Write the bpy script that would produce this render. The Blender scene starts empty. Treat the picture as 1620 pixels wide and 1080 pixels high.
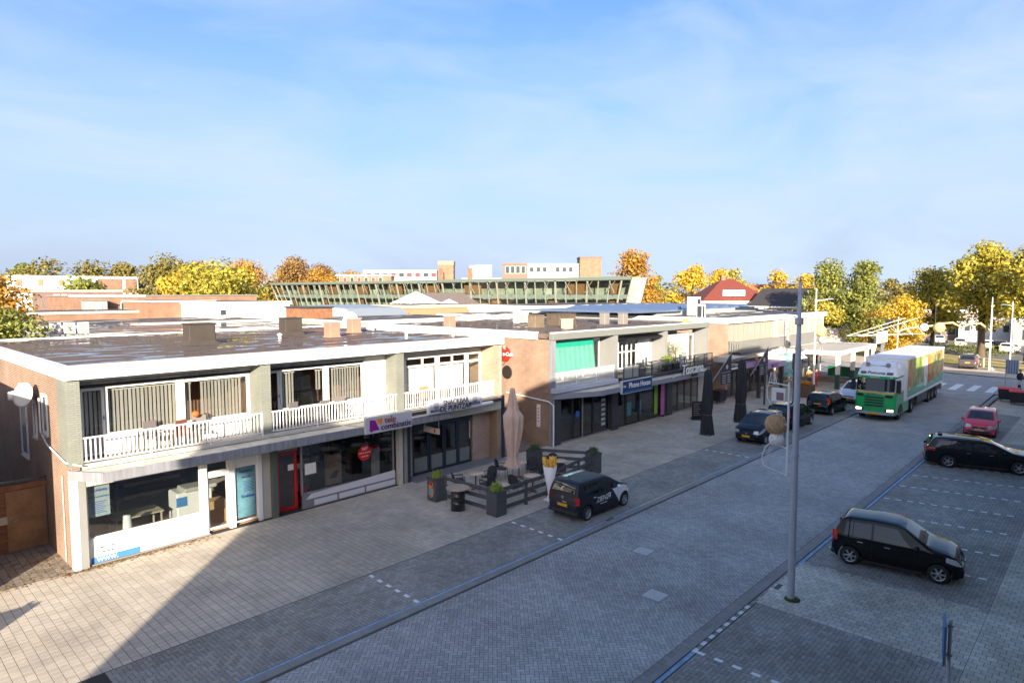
import bpy, math, random
import numpy as np
from mathutils import Vector, Matrix
random.seed(7); rng = np.random.default_rng(7)
S = bpy.context.scene
COL = S.collection
# ------------------------------------------------------------------ camera
CAMROT = np.array([[0.68562, -0.7279551, -0.0025579], [-0.0562035, -0.0494309, -0.9971949], [0.7257867, 0.6838406, -0.0748045]])      # rows: right, down, forward in world axes (x along the street, y across it)
FPX = 1029.990; CAMZ = 8.65
cam = bpy.data.objects.new('camera', bpy.data.cameras.new('camera')); COL.objects.link(cam)
cam.data.sensor_width = 36; cam.data.lens = FPX/1620*36; cam.data.clip_start = .1; cam.data.clip_end = 6000
r_, d_, f_ = CAMROT
cam.matrix_world = Matrix(((r_[0], -d_[0], -f_[0], 0), (r_[1], -d_[1], -f_[1], 0), (r_[2], -d_[2], -f_[2], CAMZ), (0, 0, 0, 1)))
S.camera = cam
# ------------------------------------------------------------------ sky, sun, exposure
SUN_EL = math.radians(15.2); SUN_AZ = math.radians(225)
w = bpy.data.worlds.new('World'); S.world = w; w.use_nodes = True
nt = w.node_tree; N = nt.nodes; LK = nt.links
bg = N['Background']; bg.inputs['Strength'].default_value = .085
sky = N.new('ShaderNodeTexSky'); sky.sky_type = 'NISHITA'; sky.sun_disc = False
sky.sun_elevation = SUN_EL; sky.sun_rotation = SUN_AZ; sky.altitude = 0; sky.air_density = 1.0; sky.dust_density = 3.8; sky.ozone_density = 3.0
tc = N.new('ShaderNodeTexCoord')
# thin cirrus: stretched noise over the direction, plus a pale veil towards the horizon
def nn(t, **k):
    n = N.new(t)
    for a, b in k.items(): setattr(n, a, b)
    return n
mp = nn('ShaderNodeMapping'); mp.inputs['Rotation'].default_value = (.1, -.12, .8); mp.inputs['Scale'].default_value = (1.6, 3.4, 8.0); mp.inputs['Location'].default_value = (.35, .8, .2)
LK.new(tc.outputs['Generated'], mp.inputs['Vector'])
n1 = nn('ShaderNodeTexNoise'); n1.inputs['Scale'].default_value = 1.25; n1.inputs['Detail'].default_value = 7; n1.inputs['Roughness'].default_value = .52; n1.inputs['Distortion'].default_value = .5
LK.new(mp.outputs['Vector'], n1.inputs['Vector'])
cr = nn('ShaderNodeValToRGB'); cr.color_ramp.elements[0].position = .36; cr.color_ramp.elements[0].color = (0, 0, 0, 1)
cr.color_ramp.elements[1].position = .74; cr.color_ramp.elements[1].color = (1, 1, 1, 1)
LK.new(n1.outputs['Fac'], cr.inputs['Fac'])
sep = nn('ShaderNodeSeparateXYZ'); LK.new(tc.outputs['Generated'], sep.inputs['Vector'])
hz = nn('ShaderNodeMapRange'); hz.inputs['From Min'].default_value = 0; hz.inputs['From Max'].default_value = .50; hz.inputs['To Min'].default_value = .80; hz.inputs['To Max'].default_value = .0
LK.new(sep.outputs['Z'], hz.inputs['Value'])
ad = nn('ShaderNodeMath', operation='MULTIPLY_ADD', use_clamp=True); ad.inputs[1].default_value = .5
LK.new(cr.outputs['Color'], ad.inputs[0]); LK.new(hz.outputs['Result'], ad.inputs[2])
mx = nn('ShaderNodeMix', data_type='RGBA'); mx.inputs[7].default_value = (1.38, 1.68, 2.25, 1)
sat = nn('ShaderNodeHueSaturation'); sat.inputs['Saturation'].default_value = 1.25; sat.inputs['Value'].default_value = .76
LK.new(sky.outputs['Color'], sat.inputs['Color'])
LK.new(ad.outputs[0], mx.inputs['Factor']); tn = nn('ShaderNodeMix', data_type='RGBA', blend_type='MULTIPLY'); tn.inputs['Factor'].default_value = 1; tn.inputs[7].default_value = (.74, .70, .75, 1); LK.new(sat.outputs['Color'], tn.inputs[6]); LK.new(tn.outputs[2], mx.inputs[6]); LK.new(mx.outputs[2], bg.inputs['Color'])
sun = bpy.data.lights.new('sun', 'SUN'); sun.energy = 2.3; sun.angle = math.radians(.55); sun.color = (1, .86, .70)
so = bpy.data.objects.new('sun', sun); COL.objects.link(so); so.location = (-40, -40, 40)
ldir = Vector((1, 1, -math.sqrt(2)*math.tan(SUN_EL))).normalized()
so.rotation_euler = ldir.to_track_quat('-Z', 'Y').to_euler()
V = S.view_settings; V.view_transform = 'Standard'; V.look = 'None'; V.exposure = 2.55; V.gamma = 1; V.use_curve_mapping = False
S.cycles.max_bounces = 6; S.cycles.transparent_max_bounces = 12; S.cycles.caustics_reflective = False; S.cycles.caustics_refractive = False

# ------------------------------------------------------------------ materials
MC = {}
def M(name, c, rough=.7, metal=0., var=.0, vs=3., bump=0., bs=40., spec=.5, coat=0., emit=0, isl=0., var2=None, streak=0., world=False):
    """principled material: colour with noise variation, fine bump, optional per-piece variation"""
    if name in MC: return MC[name]
    m = bpy.data.materials.new(name); m.use_nodes = True; t = m.node_tree; b = t.nodes['Principled BSDF']
    c = tuple(c)+(1,)
    b.inputs['Base Color'].default_value = c; b.inputs['Roughness'].default_value = rough; b.inputs['Metallic'].default_value = metal
    b.inputs['Specular IOR Level'].default_value = spec
    if coat: b.inputs['Coat Weight'].default_value = coat; b.inputs['Coat Roughness'].default_value = .03
    if emit: b.inputs['Emission Color'].default_value = c; b.inputs['Emission Strength'].default_value = emit
    m.diffuse_color = c
    co = t.nodes.new('ShaderNodeTexCoord'); last = None; OC = t.nodes.new('ShaderNodeNewGeometry').outputs['Position'] if world else co.outputs['Object']
    if var:
        n = t.nodes.new('ShaderNodeTexNoise'); n.inputs['Scale'].default_value = vs; n.inputs['Detail'].default_value = 8; n.inputs['Roughness'].default_value = .65
        t.links.new(OC, n.inputs['Vector'])
        mr = t.nodes.new('ShaderNodeMapRange'); mr.inputs['From Min'].default_value = .3; mr.inputs['From Max'].default_value = .7
        mr.inputs['To Min'].default_value = 1-var; mr.inputs['To Max'].default_value = 1+var; t.links.new(n.outputs['Fac'], mr.inputs['Value'])
        last = mr.outputs['Result']
    if var2 or streak:
        n = t.nodes.new('ShaderNodeTexNoise'); n.inputs['Detail'].default_value = 6; n.inputs['Roughness'].default_value = .6; am, sc_ = var2 or (streak, 1.)
        if streak:
            mp_ = t.nodes.new('ShaderNodeMapping'); mp_.inputs['Scale'].default_value = (5, 5, .35); t.links.new(OC, mp_.inputs[0]); t.links.new(mp_.outputs[0], n.inputs['Vector'])
        else: t.links.new(OC, n.inputs['Vector'])
        n.inputs['Scale'].default_value = sc_; mr3 = t.nodes.new('ShaderNodeMapRange'); mr3.inputs['From Min'].default_value = .35; mr3.inputs['From Max'].default_value = .65; mr3.inputs['To Min'].default_value = 1-am; mr3.inputs['To Max'].default_value = 1+am*.5; t.links.new(n.outputs['Fac'], mr3.inputs['Value'])
        if last is None: last = mr3.outputs['Result']
        else:
            mu3 = t.nodes.new('ShaderNodeMath'); mu3.operation = 'MULTIPLY'; t.links.new(last, mu3.inputs[0]); t.links.new(mr3.outputs['Result'], mu3.inputs[1]); last = mu3.outputs[0]
    if isl:
        g = t.nodes.new('ShaderNodeNewGeometry'); oi = t.nodes.new('ShaderNodeObjectInfo')
        a = t.nodes.new('ShaderNodeMath'); a.operation = 'ADD'; t.links.new(g.outputs['Random Per Island'], a.inputs[0]); t.links.new(oi.outputs['Random'], a.inputs[1])
        fr = t.nodes.new('ShaderNodeMath'); fr.operation = 'FRACT'; t.links.new(a.outputs[0], fr.inputs[0])
        mr2 = t.nodes.new('ShaderNodeMapRange'); mr2.inputs['To Min'].default_value = 1-isl; mr2.inputs['To Max'].default_value = 1+isl; t.links.new(fr.outputs[0], mr2.inputs['Value'])
        if last is None: last = mr2.outputs['Result']
        else:
            mu = t.nodes.new('ShaderNodeMath'); mu.operation = 'MULTIPLY'; t.links.new(last, mu.inputs[0]); t.links.new(mr2.outputs['Result'], mu.inputs[1]); last = mu.outputs[0]
    if last is not None:
        v = t.nodes.new('ShaderNodeVectorMath'); v.operation = 'SCALE'; v.inputs[0].default_value = c[:3]; t.links.new(last, v.inputs['Scale'])
        t.links.new(v.outputs[0], b.inputs['Base Color'])
    if bump:
        n = t.nodes.new('ShaderNodeTexNoise'); n.inputs['Scale'].default_value = bs; n.inputs['Detail'].default_value = 4
        t.links.new(OC, n.inputs['Vector'])
        bu = t.nodes.new('ShaderNodeBump'); bu.inputs['Strength'].default_value = bump; bu.inputs['Distance'].default_value = .02
        t.links.new(n.outputs['Fac'], bu.inputs['Height']); t.links.new(bu.outputs['Normal'], b.inputs['Normal'])
    MC[name] = m; return m

def Mbrick(name, c1, c2, mortar, bw=.22, bh=.065, ms=.012, rough=.85, stain=.18):
    if name in MC: return MC[name]
    m = bpy.data.materials.new(name); m.use_nodes = True; t = m.node_tree; b = t.nodes['Principled BSDF']; b.inputs['Roughness'].default_value = rough
    co = t.nodes.new('ShaderNodeTexCoord'); sp = t.nodes.new('ShaderNodeSeparateXYZ'); t.links.new(co.outputs['Object'], sp.inputs[0])
    a = t.nodes.new('ShaderNodeMath'); a.operation = 'ADD'; t.links.new(sp.outputs['X'], a.inputs[0]); t.links.new(sp.outputs['Y'], a.inputs[1])
    cb = t.nodes.new('ShaderNodeCombineXYZ'); t.links.new(a.outputs[0], cb.inputs['X']); t.links.new(sp.outputs['Z'], cb.inputs['Y'])
    br = t.nodes.new('ShaderNodeTexBrick'); br.inputs['Scale'].default_value = 1; br.inputs['Brick Width'].default_value = bw; br.inputs['Row Height'].default_value = bh
    br.inputs['Mortar Size'].default_value = ms; br.inputs['Mortar Smooth'].default_value = .3; br.inputs['Bias'].default_value = 0
    br.inputs['Color1'].default_value = tuple(c1)+(1,); br.inputs['Color2'].default_value = tuple(c2)+(1,); br.inputs['Mortar'].default_value = tuple(mortar)+(1,)
    t.links.new(cb.outputs[0], br.inputs['Vector'])
    n = t.nodes.new('ShaderNodeTexNoise'); n.inputs['Scale'].default_value = .9; n.inputs['Detail'].default_value = 9; t.links.new(co.outputs['Object'], n.inputs['Vector'])
    mr = t.nodes.new('ShaderNodeMapRange'); mr.inputs['From Min'].default_value = .3; mr.inputs['From Max'].default_value = .7; mr.inputs['To Min'].default_value = 1-stain; mr.inputs['To Max'].default_value = 1+stain
    t.links.new(n.outputs['Fac'], mr.inputs['Value'])
    v = t.nodes.new('ShaderNodeVectorMath'); v.operation = 'SCALE'; t.links.new(br.outputs['Color'], v.inputs[0]); t.links.new(mr.outputs['Result'], v.inputs['Scale'])
    t.links.new(v.outputs[0], b.inputs['Base Color'])
    bu = t.nodes.new('ShaderNodeBump'); bu.inputs['Strength'].default_value = .6; bu.inputs['Distance'].default_value = .01; bu.invert = True
    t.links.new(br.outputs['Fac'], bu.inputs['Height']); t.links.new(bu.outputs['Normal'], b.inputs['Normal'])
    m.diffuse_color = tuple(c1)+(1,); MC[name] = m; return m

def Mglass(name, tint=(.90, .92, .92), refl=.35, rough=.01, ior=1.5):
    if name in MC: return MC[name]
    m = bpy.data.materials.new(name); m.use_nodes = True; t = m.node_tree
    for n in list(t.nodes):
        if n.type == 'BSDF_PRINCIPLED': t.nodes.remove(n)
    out = t.nodes['Material Output']; tr = t.nodes.new('ShaderNodeBsdfTransparent'); tr.inputs['Color'].default_value = tuple(tint)+(1,)
    gl = t.nodes.new('ShaderNodeBsdfGlossy'); gl.inputs['Roughness'].default_value = rough
    fr = t.nodes.new('ShaderNodeLayerWeight'); pw_ = t.nodes.new('ShaderNodeMath'); pw_.operation = 'POWER'; pw_.inputs[1].default_value = 4.0; t.links.new(fr.outputs['Facing'], pw_.inputs[0])
    mr = t.nodes.new('ShaderNodeMapRange'); mr.inputs['To Min'].default_value = refl*.18; mr.inputs['To Max'].default_value = .9; t.links.new(pw_.outputs[0], mr.inputs['Value'])
    mx = t.nodes.new('ShaderNodeMixShader'); t.links.new(mr.outputs['Result'], mx.inputs['Fac']); t.links.new(tr.outputs[0], mx.inputs[1]); t.links.new(gl.outputs[0], mx.inputs[2])
    t.links.new(mx.outputs[0], out.inputs['Surface']); MC[name] = m; return m

def Mleaf(name, cols, transl=.35):
    if name in MC: return MC[name]
    m = bpy.data.materials.new(name); m.use_nodes = True; t = m.node_tree
    b = t.nodes['Principled BSDF']; out = t.nodes['Material Output']
    g = t.nodes.new('ShaderNodeNewGeometry'); r = t.nodes.new('ShaderNodeValToRGB'); cr = r.color_ramp
    while len(cr.elements) < len(cols): cr.elements.new(.5)
    for i, c in enumerate(cols): cr.elements[i].position = i/(len(cols)-1) if len(cols) > 1 else 0; cr.elements[i].color = tuple(c)+(1,)
    co = t.nodes.new('ShaderNodeTexCoord'); n = t.nodes.new('ShaderNodeTexNoise'); n.inputs['Scale'].default_value = .55; n.inputs['Detail'].default_value = 3
    t.links.new(co.outputs['Object'], n.inputs['Vector'])
    ma = t.nodes.new('ShaderNodeMath'); ma.operation = 'MULTIPLY_ADD'; ma.inputs[1].default_value = .5; t.links.new(g.outputs['Random Per Island'], ma.inputs[0])
    mr = t.nodes.new('ShaderNodeMapRange'); mr.inputs['From Min'].default_value = .3; mr.inputs['From Max'].default_value = .7; mr.inputs['To Min'].default_value = 0; mr.inputs['To Max'].default_value = .5
    t.links.new(n.outputs['Fac'], mr.inputs['Value']); t.links.new(mr.outputs['Result'], ma.inputs[2])
    t.links.new(ma.outputs[0], r.inputs['Fac']); t.links.new(r.outputs['Color'], b.inputs['Base Color']); b.inputs['Roughness'].default_value = .6
    tl = t.nodes.new('ShaderNodeBsdfTranslucent'); t.links.new(r.outputs['Color'], tl.inputs['Color'])
    mx = t.nodes.new('ShaderNodeMixShader'); mx.inputs['Fac'].default_value = transl; t.links.new(b.outputs[0], mx.inputs[1]); t.links.new(tl.outputs[0], mx.inputs[2]); t.links.new(mx.outputs[0], out.inputs['Surface'])
    MC[name] = m; return m

def Mroof(name, c, wet=.5, scale=(.35, .9, 1)):
    """bitumen roofing with standing water: puddles are a smooth dark mirror, the felt rough"""
    if name in MC: return MC[name]
    m = bpy.data.materials.new(name); m.use_nodes = True; t = m.node_tree; b = t.nodes['Principled BSDF']
    co = t.nodes.new('ShaderNodeTexCoord'); mp = t.nodes.new('ShaderNodeMapping'); mp.inputs['Scale'].default_value = scale; t.links.new(co.outputs['Object'], mp.inputs['Vector'])
    n = t.nodes.new('ShaderNodeTexNoise'); n.inputs['Scale'].default_value = 1.1; n.inputs['Detail'].default_value = 5; n.inputs['Roughness'].default_value = .6; n.inputs['Distortion'].default_value = .4
    t.links.new(mp.outputs[0], n.inputs['Vector'])
    r = t.nodes.new('ShaderNodeValToRGB'); r.color_ramp.elements[0].position = wet; r.color_ramp.elements[1].position = wet+.025; t.links.new(n.outputs['Fac'], r.inputs['Fac'])
    n2 = t.nodes.new('ShaderNodeTexNoise'); n2.inputs['Scale'].default_value = 3; n2.inputs['Detail'].default_value = 8; t.links.new(co.outputs['Object'], n2.inputs['Vector'])
    mx = t.nodes.new('ShaderNodeMix'); mx.data_type = 'RGBA'; mx.inputs[6].default_value = tuple(c)+(1,); mx.inputs[7].default_value = tuple(x*1.6 for x in c)+(1,); t.links.new(n2.outputs['Fac'], mx.inputs['Factor'])
    mx2 = t.nodes.new('ShaderNodeMix'); mx2.data_type = 'RGBA'; t.links.new(r.outputs['Color'], mx2.inputs['Factor']); t.links.new(mx.outputs[2], mx2.inputs[6]); mx2.inputs[7].default_value = (.03, .03, .032, 1)
    t.links.new(mx2.outputs[2], b.inputs['Base Color'])
    rr = t.nodes.new('ShaderNodeMapRange'); rr.inputs['To Min'].default_value = .75; rr.inputs['To Max'].default_value = .03; t.links.new(r.outputs['Color'], rr.inputs['Value']); t.links.new(rr.outputs['Result'], b.inputs['Roughness'])
    bu = t.nodes.new('ShaderNodeBump'); bu.inputs['Distance'].default_value = .02
    iv = t.nodes.new('ShaderNodeMath'); iv.operation = 'SUBTRACT'; iv.inputs[0].default_value = .35; t.links.new(r.outputs['Color'], iv.inputs[1]); iv.use_clamp = True
    t.links.new(iv.outputs[0], bu.inputs['Strength']); t.links.new(n2.outputs['Fac'], bu.inputs['Height']); t.links.new(bu.outputs['Normal'], b.inputs['Normal'])
    sp = t.nodes.new('ShaderNodeMath'); sp.operation = 'MULTIPLY_ADD'; sp.inputs[1].default_value = .55; sp.inputs[2].default_value = .12; t.links.new(r.outputs['Color'], sp.inputs[0]); t.links.new(sp.outputs[0], b.inputs['Specular IOR Level'])
    MC[name] = m; return m

# ------------------------------------------------------------------ mesh builder
KIDS = {}
class MB:
    def __init__(s): s.v = []; s.f = []; s.mi = []; s.cur = 0; s.sm = []
    def face(s, pts, smooth=False):
        n = len(s.v); s.v += [tuple(p) for p in pts]; s.f.append(tuple(range(n, n+len(pts)))); s.mi.append(s.cur); s.sm.append(smooth)
    def add(s, vs, fs, smooth=False):
        n = len(s.v); s.v += [tuple(p) for p in vs]
        for f in fs: s.f.append(tuple(i+n for i in f)); s.mi.append(s.cur); s.sm.append(smooth)
    def box(s, x0, x1, y0, y1, z0, z1, b=0.):
        if x1 < x0: x0, x1 = x1, x0
        if y1 < y0: y0, y1 = y1, y0
        if z1 < z0: z0, z1 = z1, z0
        if b <= 0:
            v = [(x0, y0, z0), (x1, y0, z0), (x1, y1, z0), (x0, y1, z0), (x0, y0, z1), (x1, y0, z1), (x1, y1, z1), (x0, y1, z1)]
            s.add(v, [(0, 3, 2, 1), (4, 5, 6, 7), (0, 1, 5, 4), (1, 2, 6, 5), (2, 3, 7, 6), (3, 0, 4, 7)])
        else:
            b = min(b, (x1-x0)/2.1, (y1-y0)/2.1, (z1-z0)/2.1)
            def ring(z, o): return [(x0+o+b*c0, y0+o+b*c1, z) for c0, c1 in ((1, 0),)]
            def oct_(z, o):
                return [(x0+o+b, y0+o, z), (x1-o-b, y0+o, z), (x1-o, y0+o+b, z), (x1-o, y1-o-b, z), (x1-o-b, y1-o, z), (x0+o+b, y1-o, z), (x0+o, y1-o-b, z), (x0+o, y0+o+b, z)]
            q = lambda z: [(x0+b, y0+b, z), (x1-b, y0+b, z), (x1-b, y1-b, z), (x0+b, y1-b, z)]
            A = oct_(z0+b, 0); B = oct_(z1-b, 0); n = len(A)
            v = A+B+q(z0)+q(z1); fs = [(i, (i+1) % 8, 8+(i+1) % 8, 8+i) for i in range(8)]
            for base, off, fl in ((0, 16, 1), (8, 20, 0)):
                c = [off, off+1, off+2, off+3]; prs = [((0, 1), (0, 1)), ((2, 3), (1, 2)), ((4, 5), (2, 3)), ((6, 7), (3, 0))]
                for (a, bb), (p, qq) in prs:
                    f = (base+a, base+bb, c[qq], c[p]); fs.append(f[::-1] if fl else f)
                for (a, bb), p in (((1, 2), 1), ((3, 4), 2), ((5, 6), 3), ((7, 0), 0)):
                    f = (base+a, base+bb, c[p]); fs.append(f[::-1] if fl else f)
                fs.append(tuple(c[::-1]) if fl else tuple(c))
            s.add(v, fs)
    def obox(s, c, ax, ay, az, hx, hy, hz):
        c = Vector(c); v = []
        for k in (-1, 1):
            for i, j in ((-1, -1), (1, -1), (1, 1), (-1, 1)): v.append(c+Vector(ax)*hx*i+Vector(ay)*hy*j+Vector(az)*hz*k)
        s.add(v, [(0, 3, 2, 1), (4, 5, 6, 7), (0, 1, 5, 4), (1, 2, 6, 5), (2, 3, 7, 6), (3, 0, 4, 7)])
    def beam(s, a, b, w, h=None):
        a = Vector(a); b = Vector(b); d = (b-a); L = d.length
        if L < 1e-6: return
        d /= L; up = Vector((0, 0, 1)) if abs(d.z) < .95 else Vector((1, 0, 0)); x = d.cross(up).normalized(); y = x.cross(d)
        s.obox((a+b)/2, d, x, y, L/2, w/2, (h or w)/2)
    def prism(s, poly, z0, z1):
        n = len(poly); v = [(x, y, z0) for x, y in poly]+[(x, y, z1) for x, y in poly]
        s.add(v, [tuple(range(n))[::-1], tuple(range(n, 2*n))]+[(i, (i+1) % n, n+(i+1) % n, n+i) for i in range(n)])
    def prism_y(s, poly, y0, y1):
        n = len(poly); v = [(x, y0, z) for x, z in poly]+[(x, y1, z) for x, z in poly]
        s.add(v, [tuple(range(n)), tuple(range(n, 2*n))[::-1]]+[(i, n+i, n+(i+1) % n, (i+1) % n) for i in range(n)])
    def prism_x(s, poly, x0, x1):
        n = len(poly); v = [(x0, y, z) for y, z in poly]+[(x1, y, z) for y, z in poly]
        s.add(v, [tuple(range(n))[::-1], tuple(range(n, 2*n))]+[(i, (i+1) % n, n+(i+1) % n, n+i) for i in range(n)])
    def tube(s, path, r, n=8, cap=True):
        P = [Vector(p) for p in path]; m = len(P); rr = r if isinstance(r, (list, tuple)) else [r]*m; v = []; fs = []; px = None
        for i, p in enumerate(P):
            d = (P[min(i+1, m-1)]-P[max(i-1, 0)]).normalized()
            if px is None: px = d.orthogonal().normalized()
            px = (px-d*px.dot(d)); px = px.normalized() if px.length > 1e-6 else d.orthogonal().normalized()
            py = d.cross(px)
            for k in range(n): a = 2*math.pi*k/n; v.append(p+(px*math.cos(a)+py*math.sin(a))*rr[i])
        for i in range(m-1):
            for k in range(n): fs.append((i*n+k, i*n+(k+1) % n, (i+1)*n+(k+1) % n, (i+1)*n+k))
        s.add(v, fs, True)
        if cap: s.add(v[:n], [tuple(range(n))[::-1]]); s.add(v[-n:], [tuple(range(n))])
    def lathe(s, prof, n=20, c=(0, 0, 0), ax='z', smooth=True, wob=None, caps=True):
        v = []; fs = []; m = len(prof)
        for i, (r, h) in enumerate(prof):
            for k in range(n):
                a = 2*math.pi*k/n; q = r*(wob(a, h) if wob else 1); p = (q*math.cos(a), q*math.sin(a), h)
                if ax == 'y': p = (p[0], p[2], p[1])
                if ax == 'x': p = (p[2], p[0], p[1])
                v.append((p[0]+c[0], p[1]+c[1], p[2]+c[2]))
        for i in range(m-1):
            for k in range(n): fs.append((i*n+k, i*n+(k+1) % n, (i+1)*n+(k+1) % n, (i+1)*n+k))
        s.add(v, fs, smooth)
        if not caps: return
        if prof[0][0] > 1e-4: s.add(v[:n], [tuple(range(n))[::-1]])
        if prof[-1][0] > 1e-4: s.add(v[-n:], [tuple(range(n))])
    def sphere(s, c, r, n=12, sc=(1, 1, 1)):
        v = []; fs = []
        for i in range(n//2+1):
            t = math.pi*i/(n//2)
            for k in range(n): a = 2*math.pi*k/n; v.append((c[0]+r*sc[0]*math.sin(t)*math.cos(a), c[1]+r*sc[1]*math.sin(t)*math.sin(a), c[2]+r*sc[2]*math.cos(t)))
        for i in range(n//2):
            for k in range(n): fs.append(((i+1)*n+k, (i+1)*n+(k+1) % n, i*n+(k+1) % n, i*n+k))
        s.add(v, fs, True)
    def mesh(s, name, mats):
        me = bpy.data.meshes.new(name); me.from_pydata(s.v, [], s.f)
        for m in (mats if isinstance(mats, (list, tuple)) else [mats]): me.materials.append(m)
        me.polygons.foreach_set('material_index', s.mi); me.polygons.foreach_set('use_smooth', s.sm); me.update(); return me
    def build(s, name, mats, parent=None, loc=None):
        return link(name, s.mesh(name, mats), parent, loc)
def link(name, me, parent=None, loc=None, rz=None):
    o = bpy.data.objects.new(name, me); COL.objects.link(o)
    if parent is not None: o.parent = parent; KIDS.setdefault(parent.name, []).append(o)
    if loc is not None: o.location = loc
    if rz is not None: o.rotation_euler.z = rz
    return o
def thing(name, label, cat, loc=(0, 0, 0), rz=0., group=None):
    o = bpy.data.objects.new(name, None); COL.objects.link(o); o.location = loc; o.rotation_euler.z = rz; o.empty_display_size = .2
    o['label'] = label; o['category'] = cat
    if group: o['group'] = group
    return o
def tag(o, label, cat, group=None):
    o['label'] = label; o['category'] = cat
    if group: o['group'] = group
    return o
def struct(name, me_or_mb, m=None):
    o = me_or_mb.build(name, m) if isinstance(me_or_mb, MB) else link(name, me_or_mb); o['kind'] = 'structure'; return o
def B(name, m, parent, *a, b=0.):
    """one box-shaped part: x0,x1,y0,y1,z0,z1"""
    k = MB(); k.box(*a, b=b); return k.build(name, m, parent)
def copy_tree(o, parent=None):
    c = o.copy(); COL.objects.link(c); c.parent = parent
    for ch in KIDS.get(o.name, ()): KIDS.setdefault(c.name, []).append(copy_tree(ch, c))
    return c
def text(name, s, size, m, parent, loc, rot=(math.pi/2, 0, 0), ext=.004, sx=1., bold=0., align='CENTER', shear=0.):
    cu = bpy.data.curves.new(name, 'FONT'); cu.body = s; cu.size = size; cu.extrude = ext; cu.align_x = align; cu.align_y = 'CENTER'; cu.offset = bold; cu.shear = shear; cu.resolution_u = 3
    tmp = bpy.data.objects.new('tmp', cu); me = bpy.data.meshes.new_from_object(tmp); bpy.data.objects.remove(tmp)
    me.materials.clear(); me.materials.append(m)
    o = link(name, me, parent, loc); o.rotation_euler = rot; o.scale = (sx, 1, 1); return o
# ------------------------------------------------------------------ ground, road, paving
def sheet(name, pts, z, m):
    k = MB(); k.face([(x, y, z) for x, y in pts]); return struct(name, k, m)
def rect(x0, x1, y0, y1): return [(x0, y0), (x1, y0), (x1, y1), (x0, y1)]
mg = M('ground_dull', (.10, .10, .085), .9, var=.3, vs=.02)
sheet('ground', rect(-1500, 3000, -1500, 3000), -.35, mg)
bed = M('joint_sand', (.035, .034, .032), .95)
def Mfar(name, c, bw, bh):
    if name in MC: return MC[name]
    m = Mbrick(name, tuple(x*1.08 for x in c), tuple(x*.92 for x in c), tuple(x*.6 for x in c), bw, bh, .012, .8)
    t = m.node_tree     # flat-lying pattern: drive with x,y
    cb = [n for n in t.nodes if n.type == 'COMBXYZ'][0]; sp = [n for n in t.nodes if n.type == 'SEPXYZ'][0]
    for l in list(cb.inputs['X'].links)+list(cb.inputs['Y'].links): t.links.remove(l)
    t.links.new(sp.outputs['X'], cb.inputs['X']); t.links.new(sp.outputs['Y'], cb.inputs['Y']); return m
XN = 46.0   # pavers are modelled one by one up to here
C_ROAD = (.385, .375, .36); C_PARK = (.29, .28, .25); C_WALK = (.52, .465, .375); C_WALK2 = (.54, .51, .43)
m_road = M('road_paver', C_ROAD, .62, var=.14, vs=.55, var2=(.22, .17), isl=.16, bump=.12, bs=90, world=True)
m_park = M('parking_paver', C_PARK, .66, var=.18, vs=.7, var2=(.25, .3), isl=.18, bump=.12, bs=90, world=True)
m_walk = M('pavement_tile', C_WALK, .85, var=.18, vs=.7, var2=(.22, .2), isl=.09, bump=.08, bs=70, world=True)
m_walk2 = M('pavement_block', C_WALK2, .8, var=.15, vs=.6, var2=(.25, .35), isl=.13, bump=.12, bs=70, world=True)
f_road = Mfar('road_paving_far', C_ROAD, .21, .105); f_park = Mfar('parking_paving_far', C_PARK, .21, .105); f_walk = Mfar('pavement_far', C_WALK, .21, .21)
JB = -.005
pieces = {}
def bedsheet(name, pts, near, far):
    """a paved surface: sand bed under the single pavers near the camera, textured paving beyond"""
    o = struct(name, near) if False else None
YR0, YR1 = 7.60, 13.56
def surface(name, x0, x1, y0, y1, farm, far_pts=None):
    k = MB(); k.cur = 0; k.face([(x0, y0, JB), (min(x1, XN), y0, JB), (min(x1, XN), y1, JB), (x0, y1, JB)])
    if far_pts: k.cur = 1; k.face([(x, y, 0) for x, y in far_pts])
    return struct(name, k, [bed, farm])
road = surface('road', -30, XN, YR0, YR1, f_road, [(XN, YR0), (67.6, 7.75), (70, 3), (70, -60), (81.0, -60), (80.6, 6.8), (80.8, 10), (83.5, 18), (96, 40), (86, 46), (76, 32), (69.5, 22), (67.6, 13.5), (XN, YR1)])
lpark = surface('left_parking', -30, XN, 14.03, 16.62, f_park, rect(XN, 58, 14.03, 16.62))
lwalk = surface('left_pavement', -30, XN, 16.62, 42, f_walk, rect(XN, 69, 16.62, 34)+[])
rpark = surface('right_parking', -30, XN, 2.3, 7.13, f_park, rect(XN, 56.6, 4.9, 7.13))
rwalk = surface('right_pavement', -30, XN, -8, 2.3, f_walk, [(XN, -8), (68, -8), (68, 7.1), (56.6, 7.1), (56.6, 4.9), (XN, 4.9)])
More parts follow.
